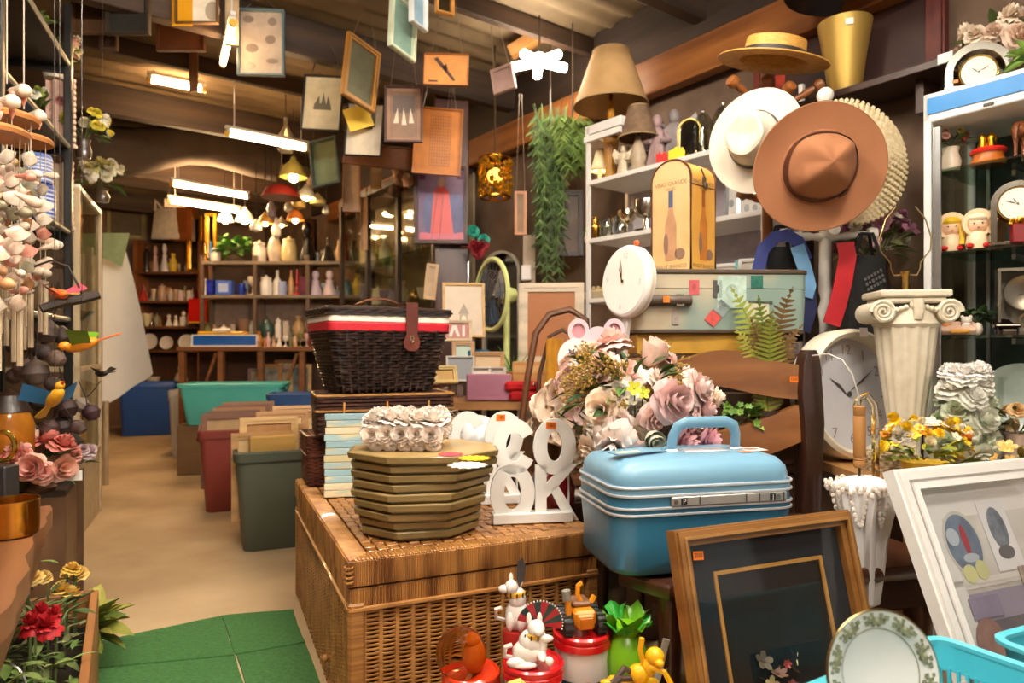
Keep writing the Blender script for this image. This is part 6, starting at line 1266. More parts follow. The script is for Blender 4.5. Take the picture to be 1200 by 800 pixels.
c = OnW(1000, 2.72, 2.46); t = thing('dark_pendant', 'wide dark brown lampshade hanging above the gold vase', 'lamp', c); mb = MB(); mb.lathe([(.26, 0), (.25, .04), (.12, .2), (.03, .24), (.03, .38)], 36, cap=False); mb.lathe([(.11, .19), (.24, .04), (.255, .004)], 36, cap=False); part(t, 'shade', mb, N('33241c', .5, rnd=0)); mb = MB(); mb.ball((0, 0, .1), .03, 10, 8); part(t, 'bulb', mb, PL('c8b898')); mb = MB(); mb.tube([(0, 0, .36), (0, 0, ZH-c.z)], .005, 5); part(t, 'cord', mb, PL('2a1c14'))
p = OnW(985, 2.995, 2.36); picture('large dark brown panel edged in worn red behind gold vase', p, .86, .56, N('6e2a1a', .6, h2='4a1a12', sc_=6), N('2a1612', .6, h2='3c1e16', sc_=3), rz=BR-PI/2, rail=.07, dep=.04, art=[([rect(-.3, -.12, .05, .24)], N('b8381c', .6, h2='6a2214', sc_=14))], cat='panel')
fern('feathery yellow-green fern in a tall slim floor vase beside travel trunk', V((.855, 2.28, 0)), 12, .46, 6, cols=('8f9a34', 'a8a040', '7a5a30', '6f842c'), lean=.34, half=.15, pot=([(0, 0), (.05, 0), (.055, .02), (.04, .4), (.03, .7), (.038, .80), (.03, .79), (0, .78)], '3a2a22'))
for o in [o for o in COL.objects if o.name.startswith('frond')]: o.location.z += .77
# ------------------------------------------------------------------ floor: green matting and bins
def mat_piece(label, q):
    mb = MB(); pts = []
    for i in range(4):
        a = G(*q[i], 0); b = G(*q[(i+1) % 4], 0)
        for k in range(6): p = a.lerp(b, k/6); pts.append((p.x+random.uniform(-.0025, .0025), p.y+random.uniform(-.0025, .0025)))
    mb.prism(pts, .007, z0=.001); solo('floor_mat', label, 'mat', mb, N('3d7038', .95, h2='2f5c2c', sc_=90, bump=.8, det=6, rnd=.06), None, 'green floor mats')
random.seed(5)
mat_piece('green turf mat beside the planter box, bordering the bare concrete', [(100, 786), (275, 769), (259.5, 723.5), (110, 755)])
mat_piece('green turf mat beside the rattan trunk, bordering the bare concrete', [(276.5, 768.5), (357, 754), (343, 716), (260, 723)])
mat_piece('green turf mat in front, close to the planter box', [(70, 930), (312, 900), (276, 771), (100, 788)])
mat_piece('green turf mat in front, close to the rattan trunk', [(314, 900), (404, 880), (358, 756), (278, 770)])
def bin_(label, c, w, d, h, col, rz=AR, taper=.82, name='storage_bin', rim=.02):
    t = thing(name, label, 'bin', T(V(c)) @ RZ(rz)); m = PL(col, .45)
    L = lambda k, r=.04: rrect(w*k, d*k, r, 4)
    mb = MB(); loft(mb, [(L(taper-.03), 0), (L(taper), .01), (L(.97), h*.88), (L(.97), h), (L(.93), h), (L(taper-.03), .02), (L(.3, .02), .018)]); part(t, 'tub', mb, m)
    mb = MB(); loft(mb, [(L(.97), h*.9), (L(1.02), h*.9), (L(1.03), h*.985), (L(1.0), h), (L(.94), h)], cap=False); part(t, 'rim', mb, m)
    for s in (-1, 1): mb = MB(); mb.box((s*w*.5, 0, h*.86), (.03, d*.3, .03), bev=.008); part(t, 'grip', mb, m)
    return t
g = lambda px, py: G(px, py, 0)
bin_('dark grey-green bin holding pale wooden frames beside the rattan trunk', at(326, 3.62, 0), .44, .50, .5, '4a4f42')
bin_('brick red bin holding brown frames behind the grey-green bin', at(277, 4.42, 0), .44, .46, .51, '7a3026')
mb = MB(); mb.box((0, 0, .2), (.9, .5, .4), bev=.006); solo('wooden_crate', 'plain wooden crate under the teal tub', 'crate', mb, WD('7a5a34'), T(at(285, 5.75, 0)) @ RZ(R(10)))
bin_('wide teal tub on a crate beyond the red bin', at(277, 5.65, .402), .80, .42, .33, '4fb0a4', R(10), taper=.86)
bin_('tall off-white bin beside the teal tub', at(221, 6.55, 0), .32, .34, .62, 'bdb4a4', R(20))
bin_('blue bin on the floor near the white curved board', at(176, 8.15, 0), .60, .45, .62, '1d4a96', R(20), taper=.9)
bin_('small blue tub with silver rim beyond the wicker suitcase', at(345, 5.1, .402), .36, .3, .28, '2a4a7a', R(10)) 
mb = MB(); mb.box((0, 0, .2), (.4, .36, .4), bev=.006); solo('wooden_crate', 'plain wooden crate under the small blue tub', 'crate', mb, WD('6a4a2c'), T(at(345, 5.1, 0)) @ RZ(R(10)))
fwm = ('c9985a', 'd8ae70', 'b07c42', 'c08a4c', 'dcb880')
def leanframe(label, c, w, h, col, rz, tilt, group, pm='c9a878'):
    picture(label, c, w, h, WD(col, 'x', .5), N(pm, .6), rz=rz, tilt=tilt, rail=.035, dep=.018, group=group)
for i in range(6):
    px = 308+i*8; leanframe('pale wooden frame standing in the grey-green bin', at(px, 3.50+.045*i, .36+.012*i+.06*(i % 2)), .30-.01*i, .44, fwm[i % 5], AR+R(random.uniform(-6, 6)), R(-6-2*i), 'frames in the grey-green bin', pm=('d8b47a', 'c08a4c', 'a87840')[i % 3])
for i in range(5):
    leanframe('brown wooden frame standing in the red bin', at(268+i*6, 4.30+.05*i, .37+.015*i), .32, .46, ('8a5228', '6e3c1e', 'a8703a', '7a4420', '94602e')[i], AR+R(random.uniform(-6, 6)), R(-7), 'frames in the red bin', pm=('b08a5a', '9a7040')[i % 2])
# wooden boxes and slats between the bins and the trunk
for (px, py, d, w, h, dd, col, lab) in ((318, 520, 3.95, .22, .10, .2, 'd8a856', 'golden pine box lying on the frames in the grey-green bin'),):
    mb = MB(); mb.box((0, 0, 0), (w, dd, h), bev=.004); solo('pine_box', lab, 'box', mb, WD(col), T(P(px, py, 3.55)) @ RZ(AR))
# ------------------------------------------------------------------ cream plinth along the left and the curved white board
a = G(95, 607, 0); b = G(131, 498, 0); d_ = (b-a); mb = MB(); L = d_.length; mb.box((L/2, .24, .11), (L, .3, .22), bev=.01); solo('shelf_plinth', 'cream painted plinth running along the foot of the left shelves', 'plinth', mb, N('c9b48a', .7, h2='b59c70', sc_=3), T(a) @ RZ(math.atan2(d_.y, d_.x)))
def white_board():
    t = thing('curved_board', 'large curved white board standing beyond the black rack', 'board'); D = 5.0
    col = [(92, 296, 474), (104, 276, 478), (116, 272, 477), (128, 274, 472), (140, 280, 465), (148, 296, 459), (156, 325, 453), (164, 360, 448), (172, 400, 444), (179, 436, 438)]
    mb = MB(); n = 10
    def pt(i, v, off): px, y0, y1 = col[i]; p = P(px, y0+(y1-y0)*v, D+.10*math.sin(i*.35)+off); return p
    mb.grid(lambda u, v: pt(round(u*9), v, 0), 9, n); mb.grid(lambda u, v: pt(9-round(u*9), v, .03), 9, n)
    for v in (0, 1): mb.grid(lambda u, q, v=v: pt(round(u*9), v, .03*q), 9, 1)
    mb.grid(lambda u, q: pt(9, u, .03*q), n, 1); part(t, 'board', mb, N('efe6d6', .6, var=.08, sc_=3, rnd=0))
    mb = MB(); p = P(107, 290, 4.97); mb.box((p.x, p.y, p.z/2), (.05, .05, p.z), bev=.006); part(t, 'post', mb, N('d2c0a0', .6))
    mb = MB(); p = P(124, 470, 5.06); mb.tube([p, (p.x, p.y, 0)], .02, 8); part(t, 'prop', mb, N('b49a74', .6))
    mb = MB(); mb.grid(lambda u, v: P(92+60*u*(1-.15*v), 273+24*v+16*u*u*v, 4.955), 8, 3); part(t, 'green_top_band', mb, N('b9c48a', .6))
white_board()
# ------------------------------------------------------------------ black rack on the left
LA = V((-2.21, 3.4, 0)); LB = V((-1.83, 2.43, 0)); LD = (LB-LA).normalized(); LL = (LB-LA).length; LRZ = math.atan2(LD.y, LD.x); LN = V((LD.y, -LD.x, 0)); LN = LN if LN.x < 0 else -LN
ZL = (.62, 1.15, 1.585, 2.01, 2.42)
bk = PL('15110f', .35)
def Lk(px, dep, z):
    k = (px-CX)/F; o = LA+LN*dep; tt = (k*o.y-o.x)/(LD.x-k*LD.y); p = o+LD*tt; return V((p.x, p.y, z))
def black_rack():
    t = thing('black_rack', 'black metal display rack with chrome rails on the left', 'shelf rack', T(LA) @ RZ(LRZ)); d = -.42 if (RZ(LRZ) @ V((0, 1, 0))).dot(LN) < 0 else .42
    for x in (0, LL):
        for y in (0, d): mb = MB(); mb.box((x, y, 1.36), (.035, .035, 2.72), bev=.004); part(t, 'post', mb, bk)
    for z in ZL:
        mb = MB(); mb.box((LL/2, d/2, z-.008), (LL, abs(d), .012)); part(t, 'glass_shelf' if z < 2 else 'shelf', mb, PANE('cfdcd2', .2) if z < 2 else PL('2a211a', .4))
        for y in (0, d): mb = MB(); mb.tube([(0, y, z), (LL, y, z)], .014, 8); part(t, 'chrome_rail', mb, N('cfc8b4', .25, metal=.5))
        for x in (0, LL): mb = MB(); mb.box((x, d/2, z-.02), (.03, abs(d), .05)); part(t, 'end_bar', mb, bk)
    mb = MB(); mb.box((LL/2, d, 1.4), (LL, .01, 2.5)); part(t, 'back_board', mb, N('4a3626', .7))
black_rack()
side_flowers('white ribbed pot of cream and yellow flowers on top of black rack', 0, 0, 0, ('e8d8a0', 'f0e0c0', 'd8c860', 'e0a8a0'), 101, 18, .11, 'c9c0b0', .12, M=Lk(64, .12, ZL[4]+.015), fr=(.018, .034), vr=.06, leaves=40, ls=.07)
side_flowers('dark pot of red and green flowers on top of the black rack', 0, 0, 0, ('c8282a', 'a84a3a', '7a8a3a'), 102, 12, .10, '3a2a22', .14, M=Lk(30, .2, ZL[4]+.015), leaves=30, ls=.08)
side_flowers('dark flowerpot with mixed green and white plant on black rack shelf', 0, 0, 0, ('e6e0cc', '9aa84a', 'c07a70'), 103, 16, .12, '2e1e1a', .14, M=Lk(46, .15, ZL[3]+.015), leaves=44, ls=.08, vr=.075, fr=(.018, .03))
def lace(label, px, z0, z1, w, dep, col):
    c = Lk(px, dep, z0); t = thing('lace_cloth', label, 'cloth', T(c) @ RZ(R(10))); h = z1-z0; mb = MB(); fn = lambda u, v: ((u-.5)*w, .02*math.sin(u*14), v*h); mb.grid(fn, 14, 6); part(t, 'cloth', mb, N(col, .8, sc_=40, bump=.3)); mb = MB()
    for k in range(12): mb.ball(((-.5+k/11)*w, -.004+.02*math.sin(k/11*14), .0), .012, 6, 4); mb.ball((w/2, 0, h*k/11), .012, 6, 4)
    part(t, 'shell_trim', mb, N('e2c6ae', .7))
lace('pinkish lace cloth with beaded trim hanging on black rack', 70, 2.03, 2.36, .13, .05, 'd8b09c'); lace('cream lace cloth with beaded trim below the chrome rail', 64, 1.62, 1.95, .16, .08, 'd9bfa0')
def tin(label, px, z, h, r, cols):
    c = Lk(px, .06, z); t = thing('striped_tin', label, 'tin', c); mb = MB(); mb.lathe([(0, 0), (r, 0), (r, h), (r*.9, h+.01), (0, h+.01)], 20); part(t, 'body', mb, PL(cols[0]))
    for k in range(7): z_ = h*(.08+k*.13); mb = MB(); mb.lathe([(r+.001, z_), (r+.002, z_+.004), (r+.002, z_+h*.05), (r+.001, z_+h*.055)], 20, cap=False); part(t, 'stripe', mb, PL(cols[1]))
tin('blue and white striped tin on the black rack', 47, ZL[2]+.015, .15, .06, ('4a5ea8', 'd8dcea')); tin('second blue striped tin stacked on the first', 45, ZL[2]+.177, .12, .055, ('6a7ec0', 'e6e6ee'))
for (px, h, k, col, lab) in ((60, .10, 'bowl', 'd8b090', 'pink shell-coloured bowl on the black rack'), (72, .13, 'bowl', 'e6d8c4', 'cream bowl near the black post')): trinket(k, lab, Lk(px, .12, ZL[2]+.012), h, CE(col), 'bowls on the black rack')
t = thing('glass_tray', 'oval glass tray with twisted wire handles on black rack', 'tray', T(Lk(64, .14, ZL[1]+.012)) @ RZ(LRZ)); mb = MB(); mb.lathe([(0, 0), (.14, 0), (.19, .05), (.185, .05), (.14, .008), (0, .008)], 24); part(t, 'bowl', mb, PANE('e2e6e0', .35, .03)); mb = MB(); mb.tube([(-.18, 0, .05), (-.1, 0, .16), (.02, 0, .2), (.1, 0, .15), (.18, 0, .05)], .005, 5); mb.tube([(-.18, .03, .05), (-.05, .03, .12), (.06, .03, .2), (.18, .03, .05)], .005, 5); part(t, 'wire_handle', mb, PL('1a1310'))
side_flowers('yellow and cream flower spray fixed beside the black post', 0, 0, 0, ('e8d24a', 'f0ead0', 'e6e0d6', 'd8c83a'), 104, 18, .12, '3a2a22', .10, M=V(P(98, 186, 3.55)), leaves=30, ls=.07, fr=(.02, .034))
# glazed side cabinet beyond the rack
def side_cabinet():
    a = V((-2.27, 3.56, 0)); b = V((-2.56, 4.23, 0)); d = (b-a); L = d.length; t = thing('glass_cabinet', 'narrow glass-sided cabinet with cream edge beyond the black rack', 'display cabinet', T(a) @ RZ(math.atan2(d.y, d.x))); cr = N('c9b08a', .5); z1 = 1.85
    for x in (0, L):
        for y in (.0, .36): mb = MB(); mb.box((x, y, z1/2), (.03, .03, z1), bev=.003); part(t, 'post', mb, cr)
    for z in (z1, .9, .4): mb = MB(); mb.box((L/2, .18, z), (L+.03, .39, .025)); part(t, 'shelf', mb, PL('e2dccb') if z == z1 else cr)
    mb = MB(); mb.box((L/2, .18, .2), (L+.02, .37, .4), bev=.004); part(t, 'base_panel', mb, N('cdb78e', .7))
    mb = MB(); mb.box((L/2, .002, (z1+.4)/2), (L-.03, .004, z1-.42)); part(t, 'front_pane', mb, PANE('e6e4d6', .16)); mb = MB(); mb.box((.002, .18, (z1+.4)/2), (.004, .33, z1-.42)); part(t, 'end_pane', mb, PANE('e6e4d6', .16))
    for k in range(3): mb = MB(); mb.lathe([(0, .915), (.05, .915), (.06, 1.0), (.03, 1.15), (.05, 1.3), (.03, 1.36), (0, 1.36)], 14, T(.12+.22*k, .18, 0)); part(t, 'figure', mb, N('caa888', .6))
side_cabinet()
side_flowers('cream rose plant on top of the narrow glass cabinet', 0, 0, 0, ('e6ddc8', 'd8cfae', 'c8b86a'), 105, 16, .12, '4a3a2c', .08, M=V((-2.40, 4.0, 1.866)), leaves=30, ls=.09, fr=(.03, .045))
# shell wind chimes -------------------------------------------------
def scallop(mat):
    mb = MB(); mb.grid(lambda u, v: (v*math.sin((u-.5)*2.2)*(1+.05*math.cos(u*40)), .25*math.sin(PI*v*.8)*math.cos((u-.5)*2)*-1, 1-v*math.cos((u-.5)*2.2)), 16, 5); mb.grid(lambda u, v: (v*math.sin((.5-u)*2.2), .02, 1-v*math.cos((u-.5)*2.2)), 16, 2); return mb.mesh(mat, 1.2)
def cone_shell(mat):
    mb = MB(); mb.lathe([(0, 0), (.10, .15), (.16, .4), (.26, .62), (.3, .75), (.22, .9), (.1, 1), (0, 1.02)], 12, fl=lambda a, z: 1+.12*math.sin(a*2+z*14)); return mb.mesh(mat, 1.2)
shm_ = [N(c, .45, h2=c2, sc_=2.2, coat=.2) for c, c2 in (('e8d8c4', 'c9a488'), ('d89a84', 'b8705c'), ('d8a878', 'b07848'), ('efe4d4', 'd0b898'), ('9a8f74', '6f6a50'))]
SHL = [scallop(m) for m in shm_]; CON = [cone_shell(m) for m in shm_]; tubm = N('cdb89a', .5, h2='a08868', sc_=6)
def chime(px, d, label, seed, topy=95):
    rg = random.Random(seed); c = P(px, topy, d); t = thing('shell_wind_chime', label, 'wind chime', c, 'shell wind chimes')
    mb = MB(); mb.tube([(0, 0, 0), (0, 0, ZH-c.z)], .002, 4); part(t, 'hanging_cord', mb, PL('c9b8a0'))
    mb = MB(); mb.lathe([(.0, -.10), (.08, -.11), (.085, -.10), (.075, -.09), (0, -.088)], 20); part(t, 'wood_ring', mb, N('c8844a', .5)); link('shell', CON[3], t, T(0, 0, -.02) @ RY(PI/2) @ SCL(.07, .07, .07))
    for k in range(10): a = k*2*PI/10; link('shell', CON[k % 4], t, T(.04*math.cos(a), .04*math.sin(a), -.06) @ SCL(.03, .03, .03)) if k % 2 else None
    strings = [(0, 0)]+[(.06*math.cos(2*PI*k/6+.3), .06*math.sin(2*PI*k/6+.3)) for k in range(6)]
    for i, (x, y) in enumerate(strings):
        mb = MB(); L = .62+rg.uniform(-.05, .06); mb.tube([(x, y, -.1), (x, y, -.1-L)], .0014, 3); so = part(t, 'string', mb, PL('d8c8b0')); z = -.16-rg.uniform(0, .05)
        while z > -.1-L+.2:
            k = rg.choice((0, 0, 1, 2, 3, 4, 3)); s = rg.uniform(.034, .06)
            if rg.random() < .65: link('shell', SHL[k], so, T(x, y-.01, z-s) @ RZ(rg.uniform(-.7, .7)) @ RY(rg.uniform(-.4, .4)) @ SCL(s*.62, s*.62, s*.8))
            else: link('shell', CON[k], so, T(x-.01, y-.01, z-s*.5) @ RZ(rg.uniform(-1, 1)) @ RY(PI/2+rg.uniform(-.5, .5)) @ SCL(s, s, s*1.2))
            z -= s*rg.uniform(.75, 1.0)
        mb = MB(); mb.tube([(x, y, -.1-L), (x, y, -.1-L+.16)], .008, 7); part(so, 'tube', mb, tubm); link('shell', SHL[3], so, T(x, y-.01, -.1-L+.16) @ SCL(.022, .022, .016))
chime(8, 2.0, 'dense shell wind chime nearest the black rack post', 1, 98); chime(28, 2.2, 'shell wind chime with hanging tubes beside the blue striped tins', 2, 128); chime(-8, 1.8, 'shell wind chime hanging next to the amber lantern', 3, 110)
# bird ornaments and hanging stick
def bird(label, c, s, body, wing, tail, beak, rz, tilt=0):
    t = thing('bird_ornament', label, 'bird ornament', T(V(c)) @ RZ(rz) @ RY(tilt) @ SCL(s, s, s)); m = PL(body, .4)
    mb = MB(); mb.ball((0, 0, 0), (.5, .22, .2), 14, 10); mb.ball((.48, 0, .14), (.17, .14, .14), 12, 8); part(t, 'body', mb, m)
    for sg in (-1, 1): mb = MB(); mb.grid(lambda u, v, sg=sg: (.25-.55*u-.15*v, sg*(.15+.65*v), .08+.45*v*(1-.3*u)-.1*u), 4, 4); mb.grid(lambda u, v, sg=sg: (.25-.55*(1-u)-.15*v, sg*(.15+.65*v), .05+.45*v*(1-.3*(1-u))-.1*(1-u)), 4, 4); part(t, 'wing', mb, PL(wing, .4))
    mb = MB(); mb.prism([(-.4, -.08), (-.4, .08), (-1.1, .16), (-1.2, 0), (-1.1, -.16)], .04, z0=-.04); part(t, 'tail', mb, PL(tail, .4)); mb = MB(); mb.lathe([(.06, 0), (.03, .1), (0, .2)], 8, T(.62, 0, .13) @ RY(PI/2)); part(t, 'beak', mb, PL(beak, .4))
    mb = MB(); iv = (T(V(c)) @ RZ(rz) @ RY(tilt) @ SCL(s, s, s)).inverted(); mb.tube([iv @ V((c[0], c[1], c[2]+.1*s)), iv @ V((c[0], c[1], ZH))], .012, 4); part(t, 'cord', mb, PL('2a2420'))
def stick(label, pts, r):
    mb = MB(); mb.tube(pts, r, 8); solo('perch_stick', label, 'stick', mb, N('2c1c14', .6, bump=.4, sc_=30), None)
stick('dark curved branch carrying the pink and orange bird', [P(48, 362, 1.95), P(70, 355, 1.98), P(95, 350, 2.02), P(116, 345, 2.05)], [.014, .015, .016, .014])
stick('thin wire arch over the pink and orange bird', [P(40, 312, 1.97), P(60, 305, 1.98), P(80, 312, 2.0), P(92, 335, 2.02), P(98, 348, 2.02)], .003)
bird('pink and orange winged bird on the dark branch', P(70, 345, 1.985), .075, 'e86a2a', 'd8586a', 'e0a83a', 'f0c030', R(150))
bird('green and orange parrot ornament with long green wings', P(96, 404, 2.0), .09, 'e08a1e', '6f9a2a', 'e8702a', '3a4a24', R(200), R(20))
bird('blue and yellow parrot ornament above the dark gourds', P(64, 466, 1.95), .09, 'e0a024', '3a78a8', 'e8b02a', 'd8502a', R(-30), R(-35))
bird('small black swallow ornament hanging by the white board', P(120, 438, 2.15), .045, '2a221c', '2a221c', '2a221c', 'c88a2a', R(160), R(10))
# garland of dark gourds
def gourds():
    rg = random.Random(12); spots = [(42, 436, 15, '5a4a42'), (28, 432, 12, '5a4038'), (54, 388, 14, '4a3a34'), (70, 392, 11, '3a2a24'), (66, 420, 10, '6a5448'), (78, 478, 12, '3a2420'), (107, 483, 10, '3e2228'), (95, 474, 9, '8a7a6c'), (58, 502, 11, '4a302a'), (52, 524, 16, '52463e'), (36, 505, 9, '3a2e2a'), (84, 520, 13, '3c3428'), (92, 500, 9, '4a3630'), (72, 500, 12, '2e201c'), (20, 405, 12, '4a3428'), (18, 440, 10, '4a352c'), (62, 450, 9, '3a2c28'), (46, 470, 11, '33261f'), (50, 412, 11, '3e2e28')]
    for i, (px, py, r, col) in enumerate(spots):
        d = 2.22+.06*(i % 4); c = P(px, py, d); s = r/F*d; t = thing('dried_gourd', 'dark dried gourd hanging in the cluster by the black rack', 'gourd', T(c) @ RY(rg.uniform(-1, 1)), 'hanging dried gourds'); mb = MB(); mb.lathe([(0, -s), (s*.6, -s*.85), (s, -s*.1), (s*.85, s*.55), (s*.35, s*.9), (s*.12, s*1.05), (s*.08, s*1.25), (0, s*1.3)], 14); part(t, 'body', mb, N(col, .6, var=.3, sc_=8, bump=.2)); mb = MB(); mb.tube([(0, 0, s*1.2), (s*.2, 0, s*1.8), (s*.3, 0, s*4)], s*.06, 5); part(t, 'stem', mb, N('2a1c14', .7))
gourds()
# low black stand under them with pink flowers, and the wooden table with brass pieces
def low_stand():
    t = thing('low_cabinet', 'low brown cabinet under the dried gourds and pink flowers', 'cabinet', T(V((-1.60, 2.55, 0))) @ RZ(R(-64))); w, d = .45, .2
    for x in (0, w): mb = MB(); mb.box((x, -d/2, .27), (.025, d, .54)); part(t, 'side_board', mb, WD('6a4a30', 'z'))
    mb = MB(); mb.box((w/2, -.03, .27), (w-.03, .02, .5)); part(t, 'front_board', mb, WD('8a6a48', 'x'))
    for z in (.2, .55): mb = MB(); mb.box((w/2, -d/2, z), (w, d, .02)); part(t, 'shelf', mb, N('3a2a20', .6))
low_stand()
side_flowers('small bowl of salmon pink magnolia blossoms beside wooden table', 0, 0, 0, ('e69a8a', 'eeb0a0', 'e88a7a', 'f0c0a8'), 111, 22, .095, '5a3a28', .03, M=V((-1.475, 2.13, .561)), fr=(.03, .05), vr=.05, leaves=14, ls=.07, kind=('open', 'bud', 'rose'))
side_flowers('bunch of pale lavender blossoms hanging over the rack corner', 0, 0, 0, ('cbb0b8', 'd8c0c4', 'c8a8a8'), 112, 22, .065, '4a3a34', .03, M=V((-1.525, 2.36, .561)), fr=(.02, .032), vr=.03, leaves=6, ls=.05)
mb = MB(); mb.box((0, 0, 0), (.045, .002, .03)); solo('price_tag', 'blank white price tag beside the salmon pink blossoms', 'tag', mb, PL('ece4dc'), T(P(87, 557, 2.10)) @ RZ(R(10)))
def wood_table():
    a = V((-1.19, 1.76, 0)); b = V((-.74, .985, 0)); d = (b-a); L = d.length; M = T(a) @ RZ(math.atan2(d.y, d.x)); t = thing('plank_table', 'rough-edged brown plank table holding brass pieces', 'table', M); z = .6; w = -.5
    n = 18; e = [(L*i/n, .005*math.sin(i*1.7)+.006*math.sin(i*.6)) for i in range(n+1)]; mb = MB(); mb.prism(e+[(L, w), (0, w)][0:2], .045, z0=z-.045); part(t, 'plank_top', mb, WD('8a5a38', 'x', .4, h2='6a4026', coat=.2))
    mb = MB(); mb.box((L/2, -.03, z-.085), (L-.06, .025, .08)); part(t, 'apron', mb, WD('7a4e2e'))
    for x, y in ((.05, w+.03), (L-.05, -.05), (L-.05, w+.05)):
        if 1: mb = MB(); mb.box((x, y, (z-.04)/2), (.055, .055, z-.04), bev=.005); part(t, 'leg', mb, WD('5f3c22', 'z'))
wood_table()
c = at(13, 1.47, .601); lathe_thing('brass_cup', 'shiny round brass cup on the rough plank table', 'cup', c, [(0, 0), (.045, 0), (.05, .004), (.052, .02), (.052, .075), (.054, .078), (.050, .078), (.046, .02), (0, .01)], ME('d8a040', .2), 28)
t = thing('brass_scale', 'small dark block with brass ring standing on plank table', 'ornament', at(3, 1.66, .601)); mb = MB(); mb.box((0, 0, .06), (.05, .05, .12), bev=.004); part(t, 'block', mb, PL('2c2a2a')); mb = MB(); mb.tube([(.03*math.cos(k*PI/10), 0, .165+.035*math.sin(k*PI/10)) for k in range(20)], .006, 6, closed=True); part(t, 'ring', mb, ME('e0b850', .2)); mb = MB(); mb.tube([(.035, -.02, 0), (.06, -.02, .03), (.04, -.02, .05)], .004, 5); part(t, 'wire_stem', mb, ME('8a6a38'))
t = thing('amber_lantern', 'amber glass lantern glowing by the plank table', 'lantern', at(10, 2.1, .571)); mb = MB(); mb.lathe([(0, 0), (.07, 0), (.075, .03), (.05, .05)], 16); part(t, 'base', mb, PL('2a1a10')); mb = MB(); mb.lathe([(.06, .24), (.04, .29), (0, .31)], 16); part(t, 'cap', mb, PL('2a1a10')); mb = MB(); mb.lathe([(.05, .05), (.068, .1), (.068, .2), (.055, .24)], 16, cap=False); part(t, 'glass', mb, N('c07820', .15, h2='8a4a10', sc_=12)); mb = MB(); mb.lathe([(.02, .05), (.02, .15), (0, .17)], 8); part(t, 'candle', mb, EM('ffb050', 6))
# planter box
def planter():
    a = V((-1.235, 2.02, 0)); b = V((-.90, 1.43, 0)); d = b-a; L = d.length; M = T(a) @ RZ(math.atan2(d.y, d.x)); t = thing('planter_box', 'wooden planter box beside the green mats', 'planter', M); w = -.42; wm = WD('a8703c', 'x', .5, h2='7a4a24'); h = .29
    for y in (0, w): mb = MB(); mb.box((L/2, y, h/2), (L, .02, h), bev=.002); part(t, 'side_board', mb, wm)
    for x in (0, L): mb = MB(); mb.box((x, w/2, h/2), (.02, abs(w), h), bev=.002); part(t, 'end_board', mb, wm)
    mb = MB(); mb.box((L/2, w/2, .10), (L-.02, abs(w)-.02, .18)); part(t, 'soil', mb, N('2e2216', .9))
    rg = random.Random(77)
    def grp(name, label, n, x0, x1, y0, y1, z0, z1, cols, kind, r, nl, greens, ls, seed):
        rg = random.Random(seed); tt = thing(name, label, 'flowers', M @ T((x0+x1)/2*L, (y0+y1)/2*abs(w), .19)); cx, cy = (x0+x1)/2*L, (y0+y1)/2*abs(w)
        for i in range(n): link('flower', fl(rg.choice(kind), rg.choice(cols)), tt, orient((rg.uniform(x0, x1)*L-cx, rg.uniform(y0, y1)*abs(w)-cy, rg.uniform(z0, z1)), (rg.uniform(-.4, .4), rg.uniform(-.4, .4), 1), r*rg.uniform(.8, 1.2), rg.uniform(0, 6)))
        for i in range(nl): a_ = rg.uniform(0, 6.28); link('leaf', fl('leaf' if i % 3 else 'thin', rg.choice(greens)), tt, orient_leaf((rg.uniform(x0, x1)*L-cx, rg.uniform(y0, y1)*abs(w)-cy, rg.uniform(0, z1)), (math.cos(a_), math.sin(a_), rg.uniform(-.2, .8)), ls*rg.uniform(.7, 1.2)))
        mb = MB()
        for i in range(10): x = rg.uniform(x0, x1)*L-cx; y = rg.uniform(y0, y1)*abs(w)-cy; mb.tube([(x, y, 0), (x, y, z1*.9)], .003, 4)
        part(tt, 'stems', mb, N('5a6a34', .7))
    grp('yellow_roses', 'cluster of yellow roses at the far end of the planter box', 7, .02, .2, -.5, -.08, .13, .20, ('e6b84a', 'eec870', 'e8c060'), ('rose', 'open'), .025, 26, ('4a5a2a', '6a7a3a'), .06, 1)
    grp('red_roses', 'two clumps of bright red carnations in the planter box', 7, .55, .78, -.78, -.12, .15, .19, ('c01420', 'b01018'), ('puff',), .026, 24, ('4a5a2a', '5a6a34'), .06, 2)
    grp('grey_green_leaves', 'dense grey-green leafy filler in the planter box', 0, .2, .6, -.92, -.06, .10, .17, ('888888',), ('five',), .02, 260, ('5a6a3a', '6f7a4a', '4a5a30', '7a7a50'), .055, 3)
    grp('green_filler', 'bright green leafy filler at the near end of planter box', 0, .74, .99, -.95, -.04, .08, .15, ('888888',), ('five',), .02, 200, ('5f7a34', '7a8a4a', '4a6a2a'), .055, 4)
planter()
side_flowers('low pot of yellow-green leaves between plank table and planter', 0, 0, 0, ('a8a040', 'c8b860'), 113, 6, .07, '4a4a2a', .10, M=V((-1.34, 2.12, 0)), leaves=70, greens=('8a8a34', '6a7a2c', 'a8a048'), ls=.11, lk='wide', vr=.035)
t = thing('ring_handle', 'thin silver ring handle resting at the planter corner', 'handle', T(at(2, 1.40, .31))); mb = MB(); mb.tube([(.05*math.cos(k*PI/12), 0, .05*math.sin(k*PI/12)) for k in range(24)], .003, 5, closed=True); part(t, 'ring', mb, ME('c9c4b8', .2)); mb = MB(); mb.box((0, 0, -.06), (.06, .04, .04), bev=.005); part(t, 'clasp', mb, PL('1c1a1a'))
